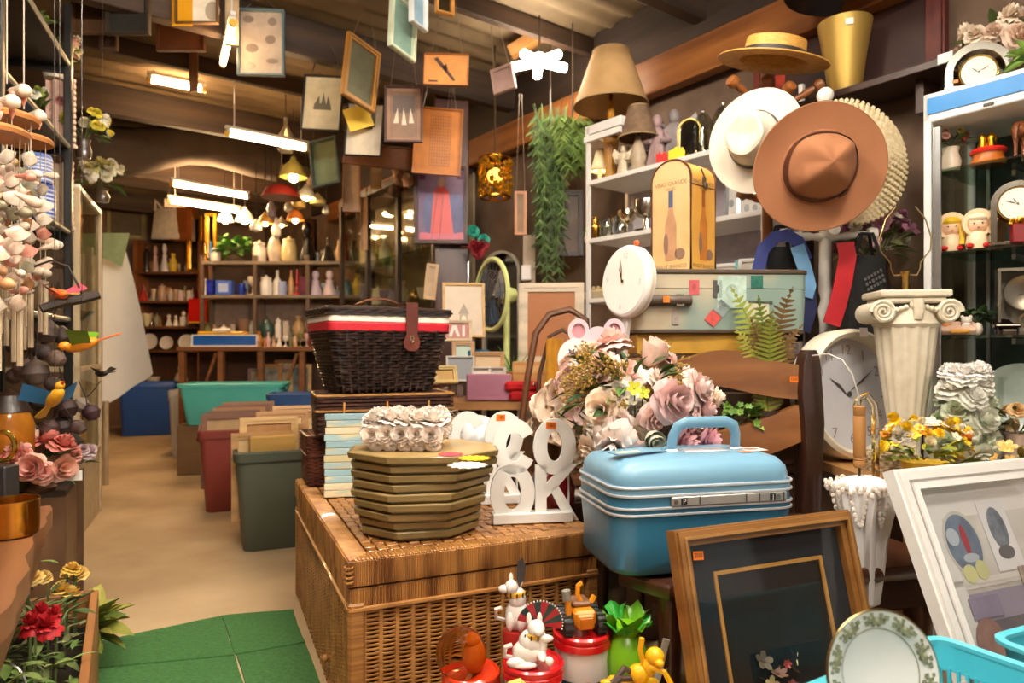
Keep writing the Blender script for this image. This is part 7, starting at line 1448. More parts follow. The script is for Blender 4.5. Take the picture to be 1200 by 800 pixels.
# ------------------------------------------------------------------ back of the shop: shelves, counter, trinkets
D6 = 6.75
def X_(px, d): return (px-CX)/F*d
def back_shelf():
    x0, x1 = X_(236, D6), X_(424, D6); L = x1-x0; t = thing('back_shelf', 'brown metal shelf rack packed with bric-a-brac at the back', 'shelf rack', V((x0, D6, 0))); m = N('6a5442', .5)
    for x in (0, L*.33, L*.66, L):
        for y in (.02, .25): mb = MB(); mb.box((x, y, .97), (.035, .03, 1.94)); part(t, 'post', mb, m)
    for z in (.5, 1.12, 1.545, 1.88): mb = MB(); mb.box((L/2, .135, z-.015), (L, .27, .03)); part(t, 'shelf', mb, N('8a7a68', .5))
    mb = MB(); mb.box((L/2, .27, .8), (L, .01, 1.5)); part(t, 'back_sheet', mb, N('7a6454', .7))
back_shelf()
SLIM[0] = .66
def row(z, items, place, grp, d=D6):
    for (px, dep, k, hp, col, cn, *mt) in items:
        kn = {'doll': 'porcelain figure'}.get(k, k); trinket(k, '%s %s on %s' % (cn, kn, place), at(px, d+dep, z+.002), hp/F*d, (mt[0] if mt else CE(col, .25)), grp)
pl1 = 'the top of the back rack'
row(1.88, [(240, .1, 'candle', 22, 'c9a050', 'brass', gdm), (247, .16, 'bottle', 26, '3a6ab0', 'blue'), (253, .08, 'jar', 18, 'e6d8c8', 'cream'), (304, .1, 'jar', 26, 'ece4da', 'white lidded'), (313, .08, 'doll', 36, 'e8dcd0', 'tall white'), (322, .14, 'vase', 40, 'd8cabc', 'tall ivory'), (330, .1, 'bottle', 32, 'b9a898', 'grey-beige'), (339, .08, 'jar', 30, 'e0cc98', 'yellowish'), (347, .12, 'lantern', 44, 'b8703a', 'copper'), (360, .1, 'doll', 48, '1e1814', 'tall black'), (370, .14, 'vase', 30, 'd8a090', 'salmon'), (384, .1, 'bell', 30, '2a2624', 'black'), (397, .08, 'vase', 26, 'd8b080', 'tan'), (405, .1, 'doll', 34, 'b0181c', 'bright red'), (415, .12, 'bottle', 26, '1c2420', 'dark green'), (418, .06, 'vase', 40, 'cf9f88', 'tall rose-beige')], pl1, 'trinkets on top of the back rack')
row(1.545, [(240, .08, 'doll', 20, 'e6dccf', 'cream'), (283, .1, 'mug', 14, '1e3aa0', 'cobalt blue'), (288, .16, 'vase', 26, 'e4d4b8', 'tall cream'), (296, .08, 'goblet', 22, 'd8cabc', 'pale'), (302, .1, 'candle', 26, '5a4048', 'dark plum'), (312, .1, 'jar', 24, 'e8e4e0', 'white'), (318, .06, 'vase', 22, 'd0d0e0', 'pale lilac'), (325, .12, 'bottle', 30, 'e6e2da', 'milk white'), (331, .06, 'mug', 16, 'a8b4dc', 'light blue'), (341, .1, 'bottle', 30, 'b88a5a', 'amber'), (348, .08, 'candle', 30, 'a8202a', 'red'), (370, .1, 'doll', 30, 'c8b8cc', 'lavender'), (378, .12, 'vase', 34, 'd8c0bc', 'blush'), (386, .08, 'doll', 30, 'd0bcc4', 'mauve'), (394, .08, 'teapot', 17, 'e88a1c', 'bright orange'), (406, .08, 'jar', 18, '4a8a98', 'teal'), (413, .14, 'mug', 16, 'c8d0c8', 'pale green'), (419, .08, 'vase', 26, 'c8b42a', 'mustard yellow')], 'the middle of the back rack', 'trinkets on the middle of the back rack')
row(1.12, [(262, .1, 'teapot', 16, 'e6dac4', 'cream'), (273, .08, 'bowl', 16, 'b8a898', 'grey'), (286, .12, 'bowl', 22, '8a6a54', 'brown'), (297, .08, 'jar', 22, '9aa09a', 'grey-green'), (313, .1, 'teapot', 26, '2f4a44', 'dark green'), (326, .08, 'jar', 24, 'e8e0d4', 'white lidded'), (335, .1, 'mug', 20, 'c8bca8', 'beige'), (350, .1, 'vase', 26, 'a88a60', 'olive-tan'), (362, .08, 'bowl', 18, 'd8ccb8', 'ivory'), (376, .12, 'jar', 24, 'b89a90', 'dusty pink'), (390, .08, 'mug', 20, 'c8a890', 'peach'), (402, .12, 'bottle', 26, '9a7a5a', 'brown'), (414, .08, 'bowl', 18, 'd0c4b4', 'stone')], 'the lowest shelf of the back rack', 'trinkets on the lowest shelf of the back rack')
rf = random.Random(77); cnames = (('ivory', 'e6dccb'), ('rose pink', 'd8a8a0'), ('amber', 'b87a3a'), ('smoke grey', '8a8480'), ('olive', '7a7440'), ('milky blue', 'a8b8cc'), ('tan', 'c8a078'), ('wine red', '6a2028'))
for (z, d, p0, p1, n, place) in ((1.88, D6, 302, 422, 20, 'the crowded top of the back rack'), (1.545, D6, 240, 422, 24, 'the back row of the middle rack shelf'), (1.12, D6, 240, 422, 24, 'the back row of the lowest rack shelf'), (1.305, 8.7, 164, 230, 7, 'the back row of the bookcase third shelf'), (1.631, 8.7, 164, 230, 7, 'the back row of the bookcase second shelf'), (2.0, 8.7, 164, 226, 6, 'the back row of the bookcase top shelf'), (1.03, 6.15, 300, 398, 16, 'the shop counter')):
    for i in range(n):
        k = rf.choice(('mug', 'vase', 'bottle', 'jar', 'bell', 'goblet', 'candle', 'doll')); cn, ch = rf.choice(cnames); px = p0+(p1-p0)*(i+.5)/n+rf.uniform(-1, 1)
        trinket(k, 'small %s %s on %s' % (cn, {'doll': 'porcelain figure'}.get(k, k), place), at(px, d+rf.uniform(.19, .215), z+.002), rf.uniform(11, 19)/F*d, CE(ch, .25), 'small pieces on '+place)
def blockthing(label, px, d, z, w, h, dd, col, name='gift_box', cat='box', rz=0, trim=None, group=None):
    t = thing(name, label, cat, T(at(px, d, z+.002)) @ RZ(rz), group); mb = MB(); mb.box((0, 0, h/2), (w, dd, h), bev=min(.006, h*.1)); part(t, 'body', mb, PL(col)); mb = MB(); mb.box((0, -dd/2-.001, h/2), (w*.6, .002, h*.6)); part(t, 'front_panel', mb, PL(trim or col)); return t
k6 = D6/F
blockthing('deep blue upright box on the back rack', 248, D6+.08, 1.545, 9*k6, 18*k6, .1, '16208a', trim='2a38a8'); blockthing('pale blue picture box with white figure on the back rack', 264, D6+.08, 1.545, 19*k6, 17*k6, .1, '4a68c0', trim='a8b8e0'); blockthing('maroon satchel box on the back rack', 359, D6+.08, 1.545, 14*k6, 22*k6, .1, '5a2638', trim='6a2e44'); blockthing('dark wooden music box at the lower back rack', 284, D6+.2, 1.12, 20*k6, 14*k6, .1, '5a4030')
side_flowers('bushy bright green potted plant on top of the back rack', 0, 0, 0, ('5f9a34', '6fae3a'), 121, 10, .16, '6a5a44', .08, M=at(275, D6+.13, 1.882), kind=('five',), leaves=90, greens=('4f8a2a', '6fa83a', '3f6e24'), ls=.11, vr=.09, lk='wide', fr=(.02, .03))
# wood bookcase further left
def bookcase():
    d = 8.7; x0, x1 = X_(158, d), X_(234, d); L = x1-x0; t = thing('wooden_bookcase', 'orange-brown wooden bookcase with plates and figurines at the back', 'bookcase', V((x0, d, 0))); m = WD('9a5a2a', 'z'); h = 2.40
    for x in (0, L): mb = MB(); mb.box((x, .15, h/2), (.05, .3, h)); part(t, 'side', mb, m)
    for z in (.5, 1.0, 1.305, 1.631, 2.0): mb = MB(); mb.box((L/2, .15, z-.015), (L, .3, .03)); part(t, 'shelf', mb, WD('7a4a26'))
    mb = MB(); mb.box((L/2, .3, h/2), (L, .01, h)); part(t, 'back', mb, WD('5a3820', 'z'))
bookcase()
d8 = 8.7
row(2.0, [(172, .1, 'lantern', 34, '2a2420', 'black'), (182, .12, 'doll', 32, 'c8a090', 'pink'), (193, .1, 'doll', 34, 'd8cfc8', 'white'), (203, .1, 'vase', 22, 'e0b83a', 'golden')], 'the top shelf of the wooden bookcase', 'bookcase top shelf', d8)
row(1.631, [(168, .08, 'bell', 20, 'b0302a', 'red'), (180, .1, 'bowl', 14, 'c8b49a', 'beige'), (190, .1, 'jar', 20, 'b08a70', 'brown clay'), (200, .08, 'teapot', 16, 'b8a494', 'grey clay'), (212, .08, 'mug', 12, 'e8c8c0', 'pink'), (222, .1, 'mug', 12, 'd8ccc0', 'pale')], 'the second shelf of the wooden bookcase', 'bookcase second shelf', d8)
row(1.305, [(172, .08, 'bowl', 14, 'd8cca0', 'cream'), (184, .1, 'teapot', 16, '8a8468', 'olive'), (198, .08, 'doll', 14, 'e6dcd0', 'small white'), (206, .08, 'doll', 13, 'e8ded2', 'tiny white'), (214, .08, 'mug', 11, 'e8e0d4', 'white'), (224, .1, 'jar', 18, 'c8946a', 'terracotta')], 'the third shelf of the wooden bookcase', 'bookcase third shelf', d8)
for (px, r, lab) in ((176, 9.5, 'white embossed plate standing in the bookcase'), (196, 8, 'white shell-shaped plate standing in the bookcase'), (219, 9, 'white plain plate standing beside the red board')):
    t = thing('wall_plate', lab, 'plate', T(at(px, d8+.10, 1.0+r*d8/F+.004)) @ RX(R(-8))); rr = r*d8/F; mb = MB(); mb.lathe([(0, 0), (rr*.6, 0), (rr, .02), (rr, .026), (rr*.6, .008), (0, .008)], 28, RX(PI/2)); part(t, 'body', mb, CE('e2d8cc')); mb = MB(); mb.lathe([(rr*.6, .010), (rr*.64, .011)], 28, RX(PI/2), cap=False); part(t, 'ring_print', mb, PL('c8b8a8'))
row(.5, [(180, .1, 'bowl', 14, 'd8c8b0', 'ivory'), (212, .1, 'vase', 26, 'c8b49a', 'tall stone')], 'the bottom shelf of the wooden bookcase', 'bookcase bottom shelf', d8)
# things above the bookcase on the back wall
def OnB(px, z, s=SB-.03):
    k = (px-CX)/F; d = s/(U.x*k+U.y); return V((k*d, d, z))
picture('olive framed dark landscape on the back wall above bookcase', OnB(148, 2.72), .46, .5, N('8a7a34', .5), N('4a3a24', .6), rz=BR, rail=.05, dep=.03)
blockthing('tall orange-brown cupboard box above the bookcase', 216, 8.85, 2.402, .28, .45, .2, '8a4a1c', name='wall_cupboard', cat='cupboard', trim='7a3e16')
t = thing('gilt_mirror', 'narrow gilt-framed mirror on the top of the bookcase', 'mirror', T(at(228, 8.8, 2.004+.36))); frame_parts(t, .2, .72, .04, .03, ME('e0a832', .3), ME('b0b0a8', .08))
t = thing('gilt_mirror', 'tall gilt strip mirror behind the brass candlestick', 'mirror', T(at(247, 7.25, 1.95+.25))); frame_parts(t, .12, .5, .03, .03, ME('d8a030', .3), ME('b0b0a8', .08)); mb = MB(); mb.box((0, 0, -1.225), (.03, .03, 1.95)); part(t, 'stand', mb, WD('5a3a20', 'z'))
mb = MB(); mb.plate(rect(0, 0, .2, .27), 0, .02); t = solo('red_board', 'flat bright red board with yellow lower edge on the bookcase side', 'board', mb, PL('c8180e'), T(at(232, 8.6, 1.50)) @ SCL(1.1, 1, 1.1)); mb = MB(); mb.plate(rect(0, -.14, .2, .02), 0, .022); part(t, 'yellow_edge', mb, PL('e0b030'))
# white castle-like bag hung on back wall
t = thing('white_bag', 'white two-handled bag hanging above the bookcase', 'bag', T(at(194, 8.75, 2.42)) @ SCL(1.08, 1.08, 1.08)); mb = MB(); mb.grid(lambda u, v: ((u-.5)*(.34-.08*v), -.03*math.sin(PI*u), v*.36), 8, 6); mb.grid(lambda u, v: ((.5-u)*(.34-.08*v), .04*math.sin(PI*u)+.01, v*.36), 8, 6); part(t, 'bag_body', mb, N('c9bcae', .8)); mb = MB(); mb.tube([(-.12, 0, .34), (-.12, 0, .46), (-.04, 0, .36)], .02, 6); mb.tube([(.04, 0, .34), (.06, 0, .46), (.11, 0, .36)], .02, 6); part(t, 'bag_strap', mb, N('d8ccc0', .8))
# ------------------------------------------------------------------ counter with trestles in front of the shelves
def counter():
    d = 6.15; x0, x1 = X_(207, d), X_(402, d); L = x1-x0; t = thing('shop_counter', 'long wooden counter with trestle front below the back shelves', 'counter', V((x0, d, 0))); z = 1.03; wm = WD('8a5630', 'x')
    mb = MB(); mb.box((L/2, .22, z-.02), (L, .46, .04), bev=.004); part(t, 'top', mb, wm); mb = MB(); mb.box((L/2, .40, z/2), (L-.04, .02, z-.05)); part(t, 'back_panel', mb, WD('4a2a18', 'x'))
    for x in (.04, L*.26, L*.5, L*.75, L-.04): mb = MB(); mb.box((x, .03, z/2-.02), (.05, .05, z-.04)); part(t, 'leg', mb, wm)
    for k in (.13, .62): mb = MB(); mb.tube([(L*k-.14, .06, .2), (L*k+.14, .06, z-.06)], .018, 4); part(t, 'brace', mb, wm)
    mb = MB(); mb.box((L/2, .2, .45), (L-.1, .36, .03)); part(t, 'lower_shelf', mb, WD('5a3820'))
    return d, z
dC, zC = counter()
t = thing('blue_sign', 'plain blue panel with white border standing on the counter', 'sign', T(at(263, dC+.06, zC+.055)) @ RX(R(-5))); frame_parts(t, 78*dC/F, .11, .012, .015, PL('e8e2da'), PL('1f5aa8'))
t = thing('yellow_tray', 'bright yellow tray with handles on the shop counter', 'tray', at(262, dC+.2, zC+.001)); mb = MB(); mb.box((0, 0, .07), (.42, .16, .14), bev=.01); part(t, 'tray', mb, PL('e0a818')); mb = MB(); mb.box((.02, -.09, .15), (.16, .03, .03), bev=.008); part(t, 'paper_roll', mb, PL('ece6dc'))
for i, (px, h, c1, c2, lab) in enumerate(((318, .40, 'b07a42', '8a8a80', 'pale wood frame with grey print on the counter under-shelf'), (334, .44, '7a4a28', 'c8b08a', 'dark wood frame with tan print on the counter under-shelf'), (352, .40, 'c89a5a', '6a7a7a', 'light wood frame with teal print on the counter under-shelf'), (304, .36, '6a3c20', 'a88a64', 'brown frame with plain print on the counter under-shelf'))): picture(lab, at(px, 6.30+.03*(i % 2), .469+h/2), .2, h, WD(c1), N(c2, .6, h2='4a3a2a', sc_=12), rz=R(-10+8*i), tilt=R(-5), rail=.03, dep=.02)
# hanging glass lamps and little bulbs over the back
def bulb_lamp(px, py, d, label, shade, r=.05, s=9):
    c = P(px, py, d); t = thing('hanging_lamp', label, 'light', c); mb = MB(); mb.ball((0, 0, 0), r*.55, 10, 8); part(t, 'bulb', mb, EM('ffdc9c', s)); mb = MB(); mb.lathe([(r*1.6, .0), (r*1.2, r*1.2), (r*.4, r*2.0), (r*.3, r*2.4)], 18, cap=False); part(t, 'shade', mb, shade); mb = MB(); mb.tube([(0, 0, r*2.3), (0, 0, ZH-c.z)], .004, 4); part(t, 'cord', mb, PL('2a2018'))
for (px, py, d, lab, col, r, s) in ((344, 208, 5.6, 'wide olive hanging lamp below the frosted bottle lamp', '8a8040', .07, 40), (311, 262, 6.3, 'small amber hanging lamp above the white ornaments', 'c8903a', .045, 30), (346, 258, 6.2, 'small orange hanging lamp above the copper lantern', 'c8702a', .05, 30), (359, 232, 6.0, 'white glass hanging lamp in the lamp cluster', 'e8e0d0', .05, 30), (330, 264, 6.5, 'tiny cream hanging lamp beside the tall ivory vase', 'd8c8a0', .035, 26), (264, 259, 7.0, 'small white hanging lamp above the bushy green plant', 'e8e4dc', .05, 40), (287, 259, 7.0, 'twin white hanging lamp above the bushy green plant', 'e8e4dc', .06, 40), (664, 222, 4.7, 'round globe lamp glowing beside the hanging green drape', 'e8d8b0', .06, 60)): bulb_lamp(px, py, d, lab, N(col, .4), r, s)
def hang(name, label, px, py, d, prof, mat, cat='lamp'):
    c = P(px, py, d); t = thing(name, label, cat, c); mb = MB(); mb.lathe(prof, 16); part(t, 'body', mb, mat); top = max(z for r, z in prof); mb = MB(); mb.tube([(0, 0, top-.01), (0, 0, ZH-c.z)], .004, 4); part(t, 'cord', mb, PL('3a2c20')); return t
hang('bottle_lamp', 'frosted glass bottle lamp hanging in front of a tube light', 335, 178, 5.2, [(0, 0), (.05, 0), (.06, .02), (.06, .12), (.03, .17), (.015, .2), (.015, .26), (0, .26)], PANE('d8d4c0', .5, .3))
hang('red_pendant', 'flat dark red hanging lampshade in the lamp cluster', 330, 232, 5.9, [(.17, 0), (.13, .08), (.04, .12), (0, .12)], N('7a1a12', .5))
for i, (px, py, r, h, col, lab) in enumerate(((366, 222, .05, .14, 'e6c8b8', 'pinkish teardrop glass shade'), (372, 242, .07, .12, 'c8b878', 'olive glass bowl shade'), (350, 246, .06, .14, 'c8a860', 'golden glass bell shade'), (340, 250, .05, .14, 'e0d2b8', 'cream glass bell shade'), (382, 252, .03, .10, 'd8d8d8', 'slim silver glass drop'), (318, 258, .04, .22, '8a7a84', 'slim mauve glass drop'), (300, 272, .05, .12, 'e8e0d8', 'white ribbed glass shade'), (324, 280, .04, .2, 'ded6d0', 'slim white glass drop'))): hang('glass_pendant', lab+' hanging in the lamp cluster', px, py, 6.1+.04*i, [(0, 0), (r, h*.15), (r*1.1, h*.45), (r*.5, h*.8), (r*.2, h), (0, h)], CE(col, .2))
# ------------------------------------------------------------------ glazed wall cabinet, pillar and portrait
def wall_cabinet():
    s0, s1, w0 = 4.55, 6.35, 2.62; t = thing('glass_wall_cabinet', 'tall dark-framed glass cabinet along the right wall', 'display cabinet', T(B(s0, w0, 0)) @ RZ(BR+PI/2)); L = s1-s0; m = WD('3a281c', 'z'); h = 2.42
    for x in (0, L/3, 2*L/3, L): mb = MB(); mb.box((x, 0, h/2), (.04, .04, h)); part(t, 'mullion', mb, m)
    for z in (h, .5): mb = MB(); mb.box((L/2, 0, z), (L, .05, .06)); part(t, 'rail', mb, m)
    mb = MB(); mb.box((L/2, -.36, h/2), (L, .02, h)); part(t, 'back', mb, N('a89880', .7, h2='8a7a64', sc_=5)); mb = MB(); mb.box((L/2, -.18, h), (L, .38, .03)); part(t, 'top', mb, m)
    for z in (.55, 1.0, 1.4, 1.8): mb = MB(); mb.box((L/2, -.18, z), (L-.02, .32, .015)); part(t, 'glass_shelf', mb, PANE('dfe6dc', .3))
    for k in range(3): mb = MB(); mb.box((L/6+k*L/3, 0, h/2+.24), (L/3-.05, .005, h-.6)); part(t, 'pane', mb, PANE('f0f0e6', .12, .05))
    return s0, s1, w0
wall_cabinet()
cabk = list(kinds)
random.seed(9)
for j, z in enumerate((.558, 1.008, 1.408, 1.808)):
    for i in range(9): k = cabk[(i*5+j*3) % len(cabk)]; cn = ('pale gold', 'cream', 'smoky grey', 'soft brown', 'clear white')[(i+j) % 5]; trinket(k, '%s %s behind the glass of the dark wall cabinet' % (cn, {'doll': 'porcelain figure'}.get(k, k)), B(4.68+i*.185, 2.80+.02*(i % 2), z+.004), random.uniform(.16, .26)*(.5 if k in ('bowl', 'teapot') else .8 if k in ('bell', 'cup') else 1), (ME('c8a868', .25), CE('e6dcc8'), CE('8a8680'), CE('9a7858'), CE('ece8e0'))[(i+j) % 5], 'glassware in the dark wall cabinet')
t = thing('wooden_pillar', 'broad dark red-brown wooden pillar below the portrait', 'pillar', T(at(529, 4.9, 0)) @ RZ(R(6))); mb = MB(); mb.box((0, 0, 1.43), (.24, .2, 2.84), bev=.006); part(t, 'shaft', mb, WD('4a1e0e', 'z', .4, h2='3a160a')); mb = MB(); mb.tube([(.115, -.12, 1.15), (.115, -.12, 1.62)], .01, 8); part(t, 'steel_rod', mb, ME('c8c8cc', .2))
S = S2 = 4.72/F
picture('framed portrait of a seated figure in red robe on the pillar', at(517, 4.72, 1+(410-240)*S), 64*S, 92*S, WD('4a2616', 'z'), N('8a7088', .6, h2='6f5a78', sc_=6), rail=.03, dep=.03, roll=R(0),
        art=[(rect(0, -.22, .30, .06), PL('c8546a')), ([ell(-.08, -.06, .05, .14, 16), ell(.1, -.06, .06, .14, 16)], N('6a6e94', .6)), ([[(-.05, .10), (.05, .10), (.085, -.20), (-.075, -.20)]], PL('d2403e')), (ell(0, .05, .05, .09, 16), PL('cc4444')), (ell(0, .16, .026, .036, 14), PL('b08a7c')), ([rect(-.13, .2, .04, .05), rect(.13, .2, .04, .05)], PL('5a2e4a'))])
# chandelier, fan, mirror, switch and plants right of the pillar
c = P(580, 206, 4.4); t = thing('chandelier', 'amber gold beaded chandelier hanging right of the portrait', 'chandelier', c); mb = MB(); rgx = random.Random(6)
for k in range(170): a = rgx.uniform(0, 6.28); z = rgx.uniform(-.13, .10); rr = .09+.02*rgx.random(); mb.ball((rr*math.cos(a), rr*math.sin(a), z), (.012, .012, .02), 5, 4)
part(t, 'beads', mb, N('c88a1c', .2, h2='8a5a10', metal=.6, sc_=40))['kind'] = 'stuff'
for z in (.11, -.14): mb = MB(); mb.tube([(.1*math.cos(q*PI/8), .1*math.sin(q*PI/8), z) for q in range(16)], .008, 5, closed=True); part(t, 'ring', mb, ME('a87a2a'))
mb = MB(); mb.ball((0, 0, 0), .05, 10, 8); part(t, 'bulb', mb, EM('ffb040', 4)); mb = MB(); mb.tube([(0, 0, .05), (0, 0, ZH-c.z)], .006, 5); part(t, 'cord', mb, PL('3a2a18'))
def fan():
    M = T(at(576, 3.95, .762)) @ RZ(R(-62)); t = thing('desk_fan', 'pale green electric fan with dark grille seen side-on', 'fan', M); gm = PL('cfd48a', .4); k = 3.95/F; zc = 1+(410-345)*k-.762
    for yy in (-.03, .03):
        mb = MB()
        for r in (.04, .09, .14, .19): mb.tube([(r*math.cos(q*PI/16), yy*(1-r/.26), zc+r*math.sin(q*PI/16)) for q in range(32)], .0025, 4, closed=True)
        for q in range(24): a = q*PI/12; mb.tube([(.02*math.cos(a), yy, zc+.02*math.sin(a)), (.2*math.cos(a), yy*.2, zc+.2*math.sin(a))], .002, 3)
        part(t, 'grille', mb, PL('4a4444'))
    mb = MB(); mb.tube([(.205*math.cos(q*PI/16), 0, zc+.205*math.sin(q*PI/16)) for q in range(32)], .014, 6, closed=True); part(t, 'outer_ring', mb, gm)
    for q in range(3): a = q*2.094+.4; mb = MB(); mb.grid(lambda u, v, a=a: ((.03+.14*v)*math.cos(a+(u-.5)*1.2), .02*(u-.5), zc+(.03+.14*v)*math.sin(a+(u-.5)*1.2)), 4, 3); part(t, 'blade', mb, PL('3a5a74'))
    mb = MB(); mb.lathe([(0, .04), (.05, .045), (.055, .09), (.04, .15), (0, .155)], 16, T(0, 0, zc) @ RX(-PI/2)); part(t, 'motor', mb, gm); mb = MB(); mb.lathe([(.02, .03), (.02, zc-.03)], 10, T(0, .1, 0)); mb.tube([(0, .1, zc-.06), (0, .09, zc)], .02, 8); part(t, 'neck', mb, gm); mb = MB(); mb.lathe([(0, 0), (.11, 0), (.1, .02), (.03, .035), (0, .035)], 20, T(0, .1, 0)); part(t, 'base', mb, gm)
fan()
# display table with frames
def disp_table():
    pts = [(-.30, 3.14), (.36, 3.14), (.30, 4.1), (-.62, 4.1)]; t = thing('display_table', 'wooden display table crowded with photo frames behind the basket', 'table'); mb = MB(); mb.prism(pts, .035, z0=.725); part(t, 'top', mb, WD('9a6a3c', 'x'))
    for x, y in ((-.26, 3.2), (.3, 3.2), (.25, 4.04), (-.55, 4.04)): mb = MB(); mb.box((x, y, .363), (.05, .05, .725)); part(t, 'leg', mb, WD('6a4424', 'z'))
disp_table(); ZD = .762
def stand_frame(label, px0, py0, px1, py1, d, fmc, pc, rz=0, tilt=-8, rail=.02, art=(), metal=False, group='photo frames on the display table'):
    a = P(px0, py0, d); b = P(px1, py1, d); w = b.x-a.x; h = a.z-b.z; c = (a+b)/2; t = picture(label, c, w/max(.3, math.cos(R(rz))), h, ME(fmc) if metal else WD(fmc, 'x'), N(pc, .55, var=.1), rz=R(rz), tilt=R(tilt), rail=rail, dep=.018, art=art, group=group)
    drop = c.z-h/2-ZD
    mb = MB(); mb.box((0, .03, -h/2-drop/2), (.03, .015, max(.02, drop)-.004)); part(t, 'strut', mb, WD('6a4a2c', 'z')); return t
s4 = 4.0/F
stand_frame('gilt frame with sketch of a garden lantern', 519, 331, 568, 396, 3.82, 'd8a448', 'cdb9a0', 8, rail=.014, art=[([[(-.03, -.02), (.03, -.02), (.0, .04)]], PL('6a4a2c')), (rect(0, -.05, .045, .06), PL('8a6a44')), (ell(0, -.05, .014, .02, 12), PL('d8c0a0'))])
stand_frame('pale wood frame with pink block letters', 512, 375, 553, 400, 3.7, 'd8b88a', 'b8786a', 6, rail=.016, art=[([rect(-.06, 0, .014, .06), [(-.03, -.03), (-.012, .03), (.012, .03), (.03, -.03), (.015, -.03), (0, .01), (-.015, -.03)], rect(.05, 0, .014, .06)], PL('e8c8bc'))])
stand_frame('tan frame with pale green picture', 530, 400, 556, 430, 3.6, 'c8945a', 'a8b8a8', 10); stand_frame('grey slate photo frame with white edge', 523, 417, 556, 447, 3.45, 'd8d0c4', '7a7a7c', 8, rail=.01); stand_frame('small gold photo frame tipped on its corner', 508, 428, 535, 450, 3.35, 'd0b06a', 'b08848', 24, -18)
stand_frame('glass-fronted wooden frame with pale mount', 553, 412, 591, 437, 3.55, 'c08a4a', 'c8a880', -4); stand_frame('white card frame with red side', 553, 430, 574, 452, 3.3, 'e6dcd0', 'd8ccc0', 30, rail=.01); stand_frame('white card frame with red spine beside gold frame', 574, 430, 592, 452, 3.32, 'e6dcd0', 'ded4c8', -30, rail=.01)
stand_frame('big cream frame with rust orange panel leaning upright', 608, 331, 684, 428, 3.8, 'd8c2a4', '9a5a24', -6, rail=.05, tilt=-5)
t = thing('gift_wrap', 'shiny blue foil parcel with silver stars among the frames', 'parcel', T(at(560, 3.65, .762)) @ RZ(R(8))); mb = MB(); mb.box((0, 0, .06), (.13, .08, .24), T(0, 0, .06), bev=.012); part(t, 'parcel', mb, N('1f5a78', .15, metal=.6, h2='3a88a8', sc_=20)); mb = MB()
for q in range(9): mb.plate(ell(random.uniform(-.05, .05), random.uniform(.06, .22), .008, .008, 6), -.041, .001)
part(t, 'silver_star', mb, PL('d8e4ec'))
for i, (px, py0, py1, w, col, lab) in enumerate(((622, 424, 446, .17, 'c88f50', 'open pine box on the display table'), (606, 436, 450, .12, 'b87a3c', 'shallow pine tray on the display table'), (646, 434, 452, .12, 'a86a34', 'short brown pine block on the display table'))):
    d = 3.35+.1*(i % 2); h = (py1-py0)*d/F; z = 1-(py1-410)*d/F; zb = max(ZD+.002, z); t = thing('pine_box', lab, 'box', T(at(px, d, ZD+.002)) @ RZ(R(-6))); hh = z+h-ZD; mb = MB(); mb.box((0, 0, hh/2), (w, .12, hh), bev=.003); part(t, 'box', mb, WD(col)); mb = MB(); mb.box((0, -.062, hh*.8), (w*.9, .004, hh*.2)); part(t, 'lid_edge', mb, WD('dcae70'))
fern('spiky dark green grass plant in a black pot beside cream frame', at(602, 3.62, ZD+.001), 14, .26, 14, cols=('3f6e24', '5a8a34', '2f5a1e'), lean=.4, half=.03, pot=([(0, 0), (.045, 0), (.055, .12), (.05, .12), (0, .10)], '15110f'), name='grass_plant')
t = thing('bent_chair', 'curved bentwood chair frame behind the rose bouquet', 'chair', at(652, 3.0, 0)); mb = MB(); k = 3.0/F; z0 = 1-30*k
mb.tube([(-.16, 0, .46), (-.15, 0, .7), (-.125, 0, z0), (-.09, .01, 1+20*k), (-.03, .02, 1+42*k), (.06, .02, 1+48*k), (.13, .01, 1+36*k), (.16, 0, .7), (.17, 0, .46)], .016, 8); part(t, 'bent_back', mb, WD('6a4024', 'z')); mb = MB(); mb.tube([(-.1, 0, .46), (-.075, 0, z0), (-.03, .01, 1+16*k), (.03, .01, 1+24*k), (.08, 0, 1+14*k), (.1, 0, .46)], .010, 8); part(t, 'inner_bow', mb, WD('5a341c', 'z')); mb = MB(); mb.lathe([(.17, .43), (.19, .44), (.18, .465), (0, .465)], 20); part(t, 'seat', mb, WD('6a4024'))
for q in range(4): a = PI/4+q*PI/2; mb = MB(); mb.tube([(.18*math.cos(a), .18*math.sin(a), 0), (.13*math.cos(a), .13*math.sin(a), .44)], .015, 8); part(t, 'leg', mb, WD('5a341c', 'z'))
t = thing('gold_cloth', 'mustard gold cloth folded over the bentwood chair back', 'cloth', at(650, 2.95, .60)); mb = MB(); mb.grid(lambda u, v: ((u-.5)*.07*(1+.4*(1-v)), -.01-.008*math.sin(u*9), v*.45), 8, 8); mb.grid(lambda u, v: ((.5-u)*.07*(1+.4*(1-v)), .012, v*.45), 8, 8); part(t, 'cloth', mb, N('c88a1c', .6, h2='9a6614', sc_=12))
blockthing('dusty pink flat box behind the satin ornament', 573, 3.2, ZD, .21, .125, .05, '9a6474', trim='9a6474'); 
for i, (px, lab) in enumerate(((612, 'bright red folded leather case with clasp on display table'), (617, 'lower red folded leather case under the other'))):
    t = thing('red_case', lab, 'case', T(at(px, 3.2, ZD+.002+(.046 if i == 0 else 0))) @ RZ(R(6))); mb = MB(); mb.box((0, 0, .022), (.17, .09, .044), bev=.012); part(t, 'case', mb, N('b8161c', .35, coat=.2)); mb = MB(); mb.ball((.05, -.045, .03), .009, 8, 6); part(t, 'clasp', mb, ME('d8d0c0', .2))
